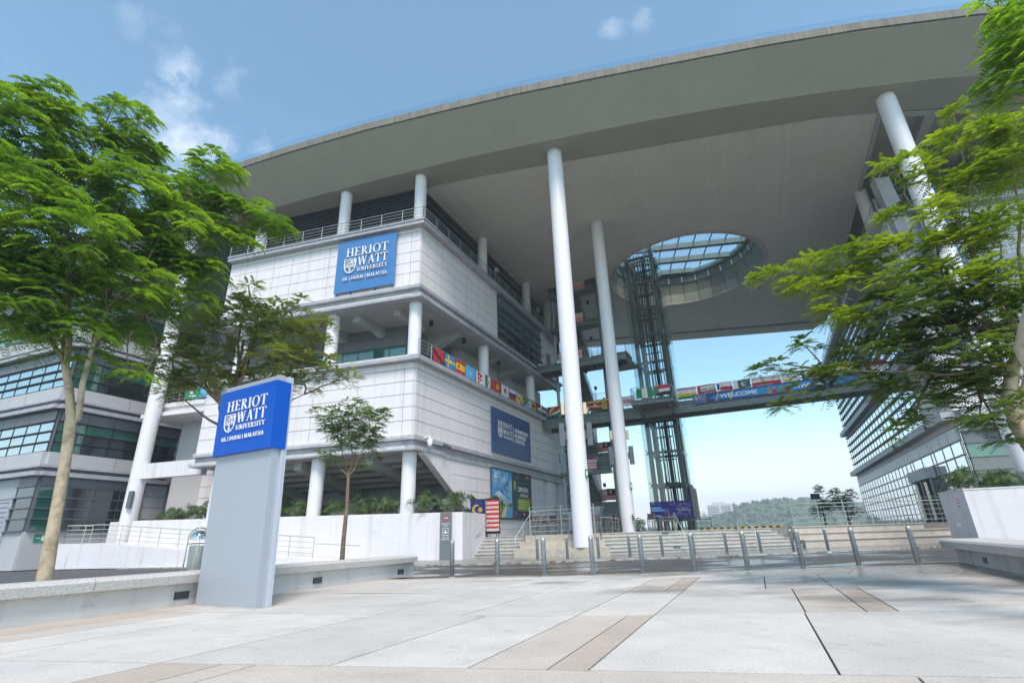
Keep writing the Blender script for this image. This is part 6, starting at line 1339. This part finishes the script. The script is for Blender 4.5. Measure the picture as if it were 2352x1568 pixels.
m_.build('kerb_block', [black, fc((.55,.33,.02))], ws)
hd = MB(); 
for i in range(900):
    p = BR.p(random.uniform(7.6,9.9), random.uniform(2.5,3.5), 0); z = PZ+random.uniform(.1,.95); s = .09; d1 = Vector((random.gauss(0,1),random.gauss(0,1),random.gauss(0,.6))).normalized()*s; d2 = d1.cross(Vector((random.random(),random.random(),1))).normalized()*s*.6
    c = Vector((p.x,p.y,z)); hd.quad(c-d1,c+d2,c+d1,c-d2)
tag(hd.build('hedge', leafmat('hedge_leaf', (.08,.2,.02), (.2,.34,.04), 3), None, None, False, tuple(BR.p(8.7,3,PZ))), 'low bright green hedge behind the chair beside the second tall column', 'hedge')
railthing([tuple(BR.p(7.2,3.6,PZ)),tuple(BR.p(9.5,3.6,PZ))], 'short dark railing in front of the low green hedge', 1.1, 4, 1.2, steel_d)
rb = BR.p(13.6,1.0,0); railthing([(rb.x,rb.y,PZ),(rb.x+1.2,rb.y-.6,PZ)], 'small dark railing right of the lift base', 1.0, 3, 1.2, steel_d)
# sign post and small trees on the far terrace
sp = thing('sign_post', tuple(at(1885,1195,62)), 'small dark blue sign on a post behind the right railing', 'sign'); p = at(1885,1195,62); sp.location = (p.x,p.y,PZ); sp['_o'] = (p.x,p.y,PZ)
m_ = MB(); m_.tube([(p.x,p.y,PZ),(p.x,p.y,4.3)], .06, 8); m_.build('post', dgrey, sp); m_ = MB(); m_.box(W, p.x-.45, p.x+.45, p.y-.06, p.y, 3.75, 4.3, 0); m_.box(W, p.x-.3, p.x+.2, p.y-.065, p.y-.06, 3.9, 4.1, 1); m_.build('plate', [fc(NAVY), fc((.25,.06,.2))], sp)
# person on the footbridge
def person(base, face, label):
    t_ = thing('person', tuple(base), label, 'person')
    me = bpy.data.meshes.new('body'); 
    J = {'pel':(0,0,.95,.15),'ab':(0,0,1.12,.14),'ch':(0,.01,1.33,.165),'nk':(0,0,1.5,.06),'hd0':(0,.02,1.58,.085),'hd1':(0,.03,1.68,.105),'hd2':(0,.02,1.77,.07),
      'ls':(-.19,0,1.43,.065),'le':(-.25,-.05,1.16,.048),'lw':(-.14,.2,1.1,.034),'lh':(-.05,.26,1.1,.038),'rs':(.19,0,1.43,.065),'re':(.25,-.05,1.16,.048),'rw':(.14,.2,1.1,.034),'rh':(.05,.26,1.1,.038),
      'lp':(-.1,0,.88,.1),'lk':(-.11,.02,.5,.068),'la':(-.11,0,.09,.045),'lt':(-.12,.15,.04,.04),'rp':(.1,0,.88,.1),'rk':(.11,.02,.5,.068),'ra':(.12,0,.09,.045),'rt':(.13,.15,.04,.04)}
    E_ = [('pel','ab'),('ab','ch'),('ch','nk'),('nk','hd0'),('hd0','hd1'),('hd1','hd2'),('ch','ls'),('ls','le'),('le','lw'),('lw','lh'),('ch','rs'),('rs','re'),('re','rw'),('rw','rh'),('pel','lp'),('lp','lk'),('lk','la'),('la','lt'),('pel','rp'),('rp','rk'),('rk','ra'),('ra','rt')]
    ks = list(J); me.from_pydata([J[k][:3] for k in ks], [(ks.index(a),ks.index(b)) for a, b in E_], [])
    o = bpy.data.objects.new('body', me); COL.objects.link(o); sk_ = o.modifiers.new('s','SKIN'); o.modifiers.new('u','SUBSURF').levels = 2
    for i, k in enumerate(ks): me.skin_vertices[0].data[i].radius = (J[k][3],)*2
    me.skin_vertices[0].data[0].use_root = True
    dg = bpy.context.evaluated_depsgraph_get(); dg.update(); m2 = bpy.data.meshes.new_from_object(o.evaluated_get(dg)); o.modifiers.clear(); o.data = m2
    mats = [mat('skin', (.25,.13,.08), .6), mat('grey_shirt', (.28,.29,.3), .8), mat('dark_trousers', (.02,.02,.025), .8), mat('hair', (.012,.01,.01), .6)]
    for mt_ in mats: m2.materials.append(mt_)
    for pl__ in m2.polygons:
        c = pl__.center; pl__.use_smooth = True
        pl__.material_index = 2 if c.z < .98 else (3 if c.z > 1.62 and (c.y < .05 or c.z > 1.76) else (1 if c.z < 1.49 and not (c.z < 1.22 and abs(c.x) > .0 and c.y > .1) else 0))
    o.parent = t_; t_.rotation_euler = (0,0,face); return t_
person(BR.p(6.35,-1.3,12.36), 2.6, 'person in a grey shirt standing on the footbridge beside the second tall column')
# drain box near the wall foot
dn = MB(); dn.box(tf, 1.9, 2.7, .2, .45, .02, .17); tag(dn.build('drain_box', black, None, None, True, tuple(tf.p(2.3,.3,0))), 'small black box lying on the pavement at the wall foot', 'box')
# ---------------------------------------------------------------- trees
def limb(mb, p0, p1, r0, r1, bend=.12, n=6, k=7):
    p0, p1 = Vector(p0), Vector(p1); L_ = (p1-p0).length; off = Vector((random.gauss(0,1),random.gauss(0,1),random.gauss(0,.5)))*bend*L_*.4
    pts = [p0.lerp(p1,i/n)+off*sin(pi*i/n)+Vector((random.gauss(0,1),random.gauss(0,1),random.gauss(0,1)))*L_*.012*(0 < i < n) for i in range(n+1)]
    mb.tube(pts, [r0+(r1-r0)*i/n for i in range(n+1)], k); return pts
def frond(V_, F_, p, d, L_, w_, n_, droop):
    """one feathery compound leaf: a drooping rib with pairs of small leaflets"""
    side = d.cross(zv)
    if side.length < .1: side = Vector((1,0,0))
    side.normalize(); 
    for j in range(n_):
        t = (j+.8)/n_; c = p+d*(L_*t)-zv*(droop*L_*t*t); w = w_*(1-.45*abs(t-.45)*1.6)*random.uniform(.8,1.15)
        f = (d*(L_/n_*.47)).copy(); dn = zv*w*random.uniform(.15,.5)
        k = len(V_); b_ = zv*(w*.1)
        V_ += [tuple(c-side*w+d*(w*.3)-dn), tuple(c-f), tuple(c+side*w+d*(w*.3)-dn), tuple(c+f+b_)]; F_.append((k,k+1,k+2,k+3))
def foliage(blobs, dens, L_, w_, n_, droop, seed, flat=.45, spray=7, squash=.75):
    rnd = random.Random(seed); V_ = []; F_ = []; twigs = []
    for c, r in blobs:
        ns = max(3, int(dens*r*r))
        for _ in range(ns):
            while True:
                q = Vector((rnd.uniform(-1,1),rnd.uniform(-1,1),rnd.uniform(-1,1)))
                if .12 < q.length < 1: break
            q *= (rnd.uniform(.75,1.05) if rnd.random() < .6 else 1)
            s = c+Vector((q.x*r,q.y*r,q.z*r*squash)); out = Vector((q.x,q.y,q.z*.4+.1)).normalized(); twigs.append((c, s))
            for k in range(spray):
                a = 2*pi*k/spray+rnd.uniform(-.4,.4); d = (Vector((cos(a),sin(a),rnd.uniform(-flat*.5,flat)))+out*.7).normalized()
                frond(V_, F_, s+d*L_*.12, d, L_*rnd.uniform(.75,1.2), w_, n_, droop)
    return V_, F_, twigs
def tree(name, loc, label, cat, trunk, limbs, blobs, lm, bm, dens, L_, w_, n_, droop, seed, twr=.012, flat=.45, spray=7, twfrac=.35, squash=.75, group=None):
    t_ = thing(name, loc, label, cat, group)
    tr = MB()
    for pts, rs in trunk: tr.tube([Vector(p) for p in pts], rs, 14)
    tr.build('trunk', bm, t_)
    V_, F_, tw = foliage(blobs, dens, L_, w_, n_, droop, seed, flat, spray, squash)
    br = MB(); random.seed(seed)
    for p0, r0, targets in limbs:
        for q in targets: limb(br, p0, q, r0, r0*.35, .15)
    ends = [Vector(q) for _, _, ts in limbs for q in ts]
    for c, r in blobs:
        if ends:
            e = min(ends, key=lambda x: (x-c).length)
            if (e-c).length > .15: limb(br, e, c, twr*2.2, twr, .12, 5, 5)
    for c, s in tw:
        if random.random() < twfrac: limb(br, c, s, twr*.8, twr*.3, .2, 3, 4)
    br.build('branches', barkb, t_, None, False)
    cm_ = MB(); cm_.v = V_; cm_.f = F_; cm_.m = [0]*len(F_); cm_.sm = [False]*len(F_); cm_.build('crown', lm, t_, None, False)
    return t_
def B_(lst, d, sc=None):
    out = []
    for t in lst:
        x, y, r = t[:3]; dd = d+(t[3] if len(t) > 3 else 0); c = at(x,y,dd); dist = (c-CAM).length
        cosf = (c-CAM).normalized().dot(FW); out.append((c, r/FP*dist*cosf*1.0))
    return out
barkb = mat('branch_bark', (.17,.125,.08), .85, var=.25, scale=6, col2=(.27,.22,.15), c2=.55, c2scale=5)
leafA = leafmat('leaf_bright', (.07,.15,.025), (.22,.33,.04), 1.1, .55)
leafB = leafmat('leaf_olive', (.14,.17,.05), (.28,.31,.08), 1.3, .3)
leafC = leafmat('leaf_young', (.09,.16,.06), (.17,.26,.09), 2, .4)
leafD = leafmat('leaf_yellow_green', (.12,.18,.02), (.32,.38,.03), .8, .5)
leafE = leafmat('leaf_deep', (.055,.105,.025), (.14,.20,.04), 1, .4)
# left tree
d = 13.6
def a3(x, y, dd=0): return at(x, y, d+dd)
tA = [(a3(88,1380),a3(100,1340),a3(125,1200),a3(150,1060),a3(163,965)), (a3(163,965),a3(160,900),a3(150,840),a3(160,780),a3(150,700,-.2)), (a3(160,975),a3(180,960),a3(190,880,-.3),a3(212,800,-.4),a3(245,715,-.4))]
g_ = a3(88,1380)
bl = B_([(35,235,62,.2),(120,235,50,-.2),(70,330,95,.3),(195,290,60,0),(290,335,62,.2),(262,240,28,0),(318,275,34,0),(335,345,45,.2),(60,450,110,-1),(175,420,95,.6),(285,440,90,-.4),(395,430,50,0),(490,375,42,0),(525,395,30,0),(455,450,60,.2),(400,520,75,-.3),(520,470,45,0),(575,490,42,0),(625,510,34,0),(655,522,18,0),(60,570,110,.4),(180,540,105,-1.2),(300,550,95,.3),(500,540,50,0),(560,560,32,0),(60,680,100,-.6),(170,660,105,.8),(290,650,90,-.6),(400,620,75,.2),(475,620,50,0),(80,770,60,0),(190,760,62,-.6),(290,745,60,.2),(380,710,52,0),(445,690,35,0),(215,820,32,-.5),(300,858,24,-.6),(330,862,16,-.6),(30,760,50,.4),(0,640,90,0),(0,400,90,.5),(-60,550,120,0),(-60,350,100,0)], d)
tree('tree', (g_.x,g_.y,0), 'large bright green feathery tree with forked pale trunk at the far left', 'tree',
  [([(a3(88,1380)-zv*.5)]+list(tA[0]), [.15,.145,.13,.105,.095,.10]), (list(tA[1]), [.085,.075,.07,.055,.04]), (list(tA[2]), [.065,.06,.055,.045,.03])],
  [(a3(150,840), .04, [a3(60,620),a3(110,560,.5),a3(30,720,.3)]), (a3(150,700,-.2), .038, [a3(120,420),a3(220,420,.4),a3(60,420,-.5),a3(180,560,-1)]), (a3(212,800,-.4), .035, [a3(330,720),a3(300,600),a3(420,560,.2)]), (a3(245,715,-.4), .03, [a3(400,470),a3(290,450),a3(560,500),a3(480,590)])],
  bl, leafA, bark, 88, .29, .085, 7, .6, 11, .012, .35, 8, .12)
# olive tree behind the monolith
d = 15.5
bl = B_([(395,820,60,0),(470,790,70,.3),(545,750,70,-.3),(560,700,42,0),(572,655,22,0),(625,730,62,.3),(690,700,24,0),(665,760,55,0),(735,750,34,0),(620,820,70,-.4),(690,830,52,0),(755,850,42,0),(800,868,28,0),(725,790,34,0),(470,870,62,0),(395,890,42,0),(545,880,60,.4),(640,890,45,0),(340,850,28,0),(700,880,30,0),(500,720,40,0),(430,740,38,0)], d)
g_ = a3(560,1230)
tree('tree', (g_.x,g_.y,0), 'olive green spreading tree with reddish bare branches behind the monolith sign', 'tree',
  [([a3(545,1300),a3(535,1100),a3(518,990),a3(510,930)], [.13,.12,.11,.1]),([a3(510,930),a3(480,850),a3(470,800)],[.07,.05,.04]),([a3(512,935),a3(545,860),a3(560,780)],[.07,.05,.035])],
  [(a3(510,930), .055, [a3(450,830,.4),a3(560,820,-.4),a3(640,850),a3(590,760,.3),a3(400,870)]), (a3(545,860), .04, [a3(620,740),a3(575,680),a3(700,800),a3(650,780)]), (a3(518,985), .04, [a3(420,915),a3(700,905)])],
  bl, leafB, bark2, 78, .27, .07, 6, .35, 12, .014, .5, 6, .35)
# young tree
d = 19.5
bl = B_([(770,960,38,0),(820,935,32,0),(800,985,42,.2),(850,965,38,-.2),(880,955,22,0),(760,985,32,0),(835,1000,36,0),(790,1020,32,0),(845,1030,26,0),(745,1045,20,0),(730,948,16,0),(862,1000,22,0),(770,1060,14,0),(840,1065,14,0)], d)
g_ = a3(785,1300)
tree('tree', (g_.x,g_.y,0), 'slender young tree with small round crown in front of the white wall', 'tree',
  [([a3(783,1320),a3(789,1240),a3(797,1160),a3(800,1095)], [.09,.075,.065,.055])],
  [(a3(800,1095), .03, [a3(778,1010),a3(800,1000,.3),a3(825,1005),a3(850,990,-.2),a3(770,1060),a3(835,1040)])],
  bl, leafC, bark2, 170, .2, .05, 5, .3, 13, .008, .35, 6, .4)
# right tree
d = 11.5
low = B_([(2290,900,60,0),(2200,880,60,.3),(2120,860,55,0),(2250,960,45,-.3),(2150,930,42,0),(2050,900,40,.2),(2100,975,28,0),(2052,990,18,0),(2330,820,70,.4),(2240,800,75,-.3),(2150,780,70,.3),(2060,800,55,0),(1980,810,50,.2),(1990,880,32,0),(1920,845,40,0),(1860,850,30,0),(1900,890,26,0),(1830,905,22,0),(1800,930,14,0),(1795,835,22,0),(1850,795,26,0),(1745,850,14,0),(2320,720,80,0),(2220,700,80,.4),(2120,700,70,-.3),(2030,720,55,0),(2340,930,45,-.6),(2300,1010,18,-.4)], d)
up = B_([(1720,640,14,0),(1760,640,24,0),(1810,625,34,0),(1860,600,26,0),(1820,660,34,0),(1875,650,40,0),(1930,585,36,0),(1950,640,45,0),(1990,560,30,0),(2000,620,45,.3),(2045,580,45,0),(2080,640,60,0),(1900,720,36,0),(1960,730,42,0),(1880,690,22,0),(2060,500,34,.2),(2110,560,50,0),(2150,490,50,-.2),(2050,380,18,0),(2090,375,24,0),(2025,375,14,0),(2130,400,42,0),(2170,330,36,0),(2200,260,30,0),(2230,420,70,.2),(2310,380,65,0),(2250,320,50,0),(2210,560,70,.3),(2310,520,80,0),(2180,640,60,0),(2280,640,70,-.2),(2340,290,50,0)], d)
tk = [a3(2420,1150),a3(2385,1040),a3(2340,975),a3(2318,910),a3(2325,850),a3(2345,780)]
t_ = tree('tree', (tk[0].x,tk[0].y,0), 'wide spreading yellow green tree with twisted pale trunk at the right edge', 'tree',
  [([tk[0]-zv*1.3]+tk, [.19,.17,.15,.13,.11,.09,.06]),([a3(2340,975),a3(2352,900),a3(2380,820)],[.09,.07,.05])],
  [(tk[3], .035, [a3(2240,870),a3(2150,850,.3),a3(2280,780)]),(tk[4], .035, [a3(2100,800),a3(1990,830,.2),a3(2200,700,.4),a3(1900,850)]),(tk[5], .035, [a3(2060,660),a3(2150,560,.3),a3(2300,560),a3(2230,400),a3(1930,610),a3(2010,700),a3(1830,650),a3(2320,350),a3(2150,350)])],
  low, leafE, bark, 105, .26, .07, 7, .35, 14, .011, .4, 8, .1)
V_, F_, tw = foliage(up, 125, .26, .055, 7, .35, 15, .5, 7, .6)
m_ = MB(); m_.v = V_; m_.f = F_; m_.m = [0]*len(F_); m_.sm = [False]*len(F_); m_.build('crown', leafD, t_, None, False)
m_ = MB(); random.seed(5)
for c, s in tw:
    if random.random() < .12: limb(m_, c, s, .009, .004, .2, 3, 4)
for q0, q1 in ((a3(2010,640),a3(1860,620)),(a3(1960,690),a3(1800,650)),(a3(2150,560),a3(2060,400)),(a3(2230,420),a3(2190,270)),(a3(2060,660),a3(1900,720))): limb(m_, q0, q1, .02, .008, .1)
m_.build('branches', bark2, t_, None, False)
# overhanging tree at top right
d = 7.5
bl = B_([(2345,60,55,0),(2320,120,50,0),(2345,190,45,0),(2290,200,26,0),(2265,10,14,0),(2300,40,20,0),(2380,120,60,0),(2300,235,18,0)], d)
g_ = at(2600,1500,8.2)
tree('tree', (g_.x,g_.y,0), 'bright green tree overhanging from the top right corner', 'tree', [([Vector((g_.x+.6,g_.y,0)),Vector((g_.x+.3,g_.y,3)),a3(2480,300)],[.2,.17,.09])],
  [(a3(2480,300), .05, [a3(2345,180),a3(2340,90),a3(2380,60),a3(2300,220)])], bl, leafA, bark, 170, .22, .06, 7, .5, 17, .01, .35, 7, .2)
# small dark trees beyond the terrace
for (x, y0, w_, h_, la) in ((1895,1195,40,55,'small dark rounded tree left of its twin behind the right railing'),(1950,1195,46,60,'small dark tree right of its twin behind the right railing')):
    c = at(x,y0,68); r = w_/FP*74/2; bl = [(c+Vector((random.uniform(-.6,.6)*r*1.3,0,.6+random.random()*2.6)), r*.55) for _ in range(6)]
    tree('small_tree', (c.x,c.y,.6), la, 'tree', [([Vector((c.x,c.y,.6)),Vector((c.x,c.y,3.2))],[.12,.06])], [(Vector((c.x,c.y,1.5)),.04,[b[0] for b in bl[:3]])], bl, leafE, bark2, 60, .28, .1, 4, .2, 20+int(x)%7, .02, .5, 6, .2, group='small trees beyond the terrace')
# ---------------------------------------------------------------- far hill and town
hm = mat('hill_forest', (.08,.12,.07), .9, var=.45, scale=.12, col2=(.09,.15,.04), c2=.5, c2scale=.06)
m_ = MB(); nx_, ny_ = 150, 34; hv = []
for j in range(ny_+1):
    for i in range(nx_+1):
        az_ = R(-75+150*i/nx_); rr_ = 520+12*j; px = math.degrees(az_)
        env = max(0, 1-((px-26.5)/9)**2)**.7*47+max(0,1-((px-50)/20)**2)*18+max(0,1-((px+50)/30)**2)*24+5
        z = env*1.05*sin(pi*min(1,(j/ny_)*1.25)/1.25*.9) if j else -3
        p = Vector((rr_*sin(az_), rr_*cos(az_), 0)); z += 3.6*noise.noise(p*.06)+2.4*noise.noise(p*.15)
        hv.append((p.x,p.y,max(z*.62,-4)))
m_.v = hv; m_.f = [(j*(nx_+1)+i,j*(nx_+1)+i+1,(j+1)*(nx_+1)+i+1,(j+1)*(nx_+1)+i) for j in range(ny_) for i in range(nx_)]; m_.m = [0]*len(m_.f); m_.sm = [True]*len(m_.f)
tag(m_.build('hill', hm, None, None, False), 'hazy wooded hill on the horizon', None, None, 'structure')
cv, cf = [], []; rnd = random.Random(9)
for _ in range(9000):
    i = rnd.randrange(len(hv)); x, y, z = hv[i]
    if z < -2 or x < -60: 
        if rnd.random() < .6: continue
    s = rnd.uniform(1.2,2.8); x += rnd.uniform(-4,4); y += rnd.uniform(-4,4); c = Vector((x,y,z+s*.3))
    for _k in range(5):
        a = Vector((rnd.gauss(0,1),rnd.gauss(0,1),rnd.gauss(0,1))).normalized(); b_ = a.cross(Vector((rnd.random(),rnd.random(),rnd.random()))).normalized(); o = c+Vector((rnd.gauss(0,.7),rnd.gauss(0,.7),rnd.gauss(0,.5)))*s
        k = len(cv); cv += [tuple(o-a*s*.7),tuple(o+b_*s*.5),tuple(o+a*s*.7),tuple(o-b_*s*.5)]; cf.append((k,k+1,k+2,k+3))
m_ = MB(); m_.v = cv; m_.f = cf; m_.m = [0]*len(cf); m_.sm = [False]*len(cf)
tag(m_.build('hill_trees', leafmat('far_leaf', (.06,.095,.055), (.11,.15,.085), .05, .25), None, None, False), 'mass of treetops covering the far hill', 'woodland', None, 'stuff')
def tower(x0, x1, y1, dd, label, st=9, cyl_=False):
    p0, p1 = at(x0,1200,dd), at(x1,1200,dd); top = at((x0+x1)/2,y1,dd).z; c = (p0+p1)/2
    t_ = thing('apartment_building', (c.x,c.y,0), label, 'building'); d_ = (p1-p0); d_.z = 0; f_ = Fr(p0, d_.normalized(), Vector((-d_.y,d_.x,0)).normalized()); Lk = d_.length
    m_ = MB(); m_.box(f_, 0, Lk, 0, 20, -3, top); m_.box(f_, Lk*.2, Lk*.75, 3, 12, top, top+2.5); m_.build('wall', mat('far_wall_%d' % int(x0), (.62,.6,.58), .8), t_)
    for k in range(st):
        z = 2+(top-3)*k/st; w_ = MB()
        for j in range(int(Lk/3)): 
            if j == int(Lk/3)//2: continue
            w_.box(f_, j*3+.5, j*3+2.5, -.3, -.05, z, z+(top-3)/st*.5)
        w_.build('window', mgrey, t_)
tower(1630,1690,1157,640,'pale slab of far flats with rows of windows left of the hill',10)
tower(1608,1630,1180,640,'lower pale far building beside the taller flats',4)
tower(1692,1712,1172,680,'small pale far building at the foot of the hill',5)
# bright building seen through the stair
fbk = thing('office_building', tuple(BR.p(5,-24,PZ)), 'pale office block with sunshade fins seen behind the steel stair', 'building')
f9 = azf(FS.p(46,-6,0), 65.5, 1); m_ = MB(); f9 = Fr(FS.p(34,-5.0,0), (.93,-.36), (-.36,-.93)); m_.box(f9, 0, 5.6, -9, 0, 0, 16.5); m_.build('wall', white, fbk)
curtain(fbk, f9, .1, 5.5, [2,3.4,4.8,6.3,7.8,9.3,10.8,12.3,13.8,15.3], 4, skyg, name='curtain_wall', d=.02, fin=.5, fm=dgrey)
# ---------------------------------------------------------------- haze
hb = MB(); hb.box(W, -1100, 1100, -60, 1050, -5, 62)
hz_m = bpy.data.materials.new('haze'); hz_m.use_nodes = True; nt = hz_m.node_tree; nt.nodes.remove(nt.nodes['Principled BSDF']); pvn = nt.nodes.new('ShaderNodeVolumePrincipled'); pvn.inputs['Color'].default_value = (.9,.94,1,1); pvn.inputs['Density'].default_value = .001; pvn.inputs['Anisotropy'].default_value = .2
nt.links.new(pvn.outputs[0], nt.nodes['Material Output'].inputs['Volume'])
HAZE = hb.build('haze', hz_m); tag(HAZE, 'thin pale haze in the air over the campus', None, None, 'stuff')
for ob in bpy.data.objects:
    if '_o' in ob: del ob['_o']
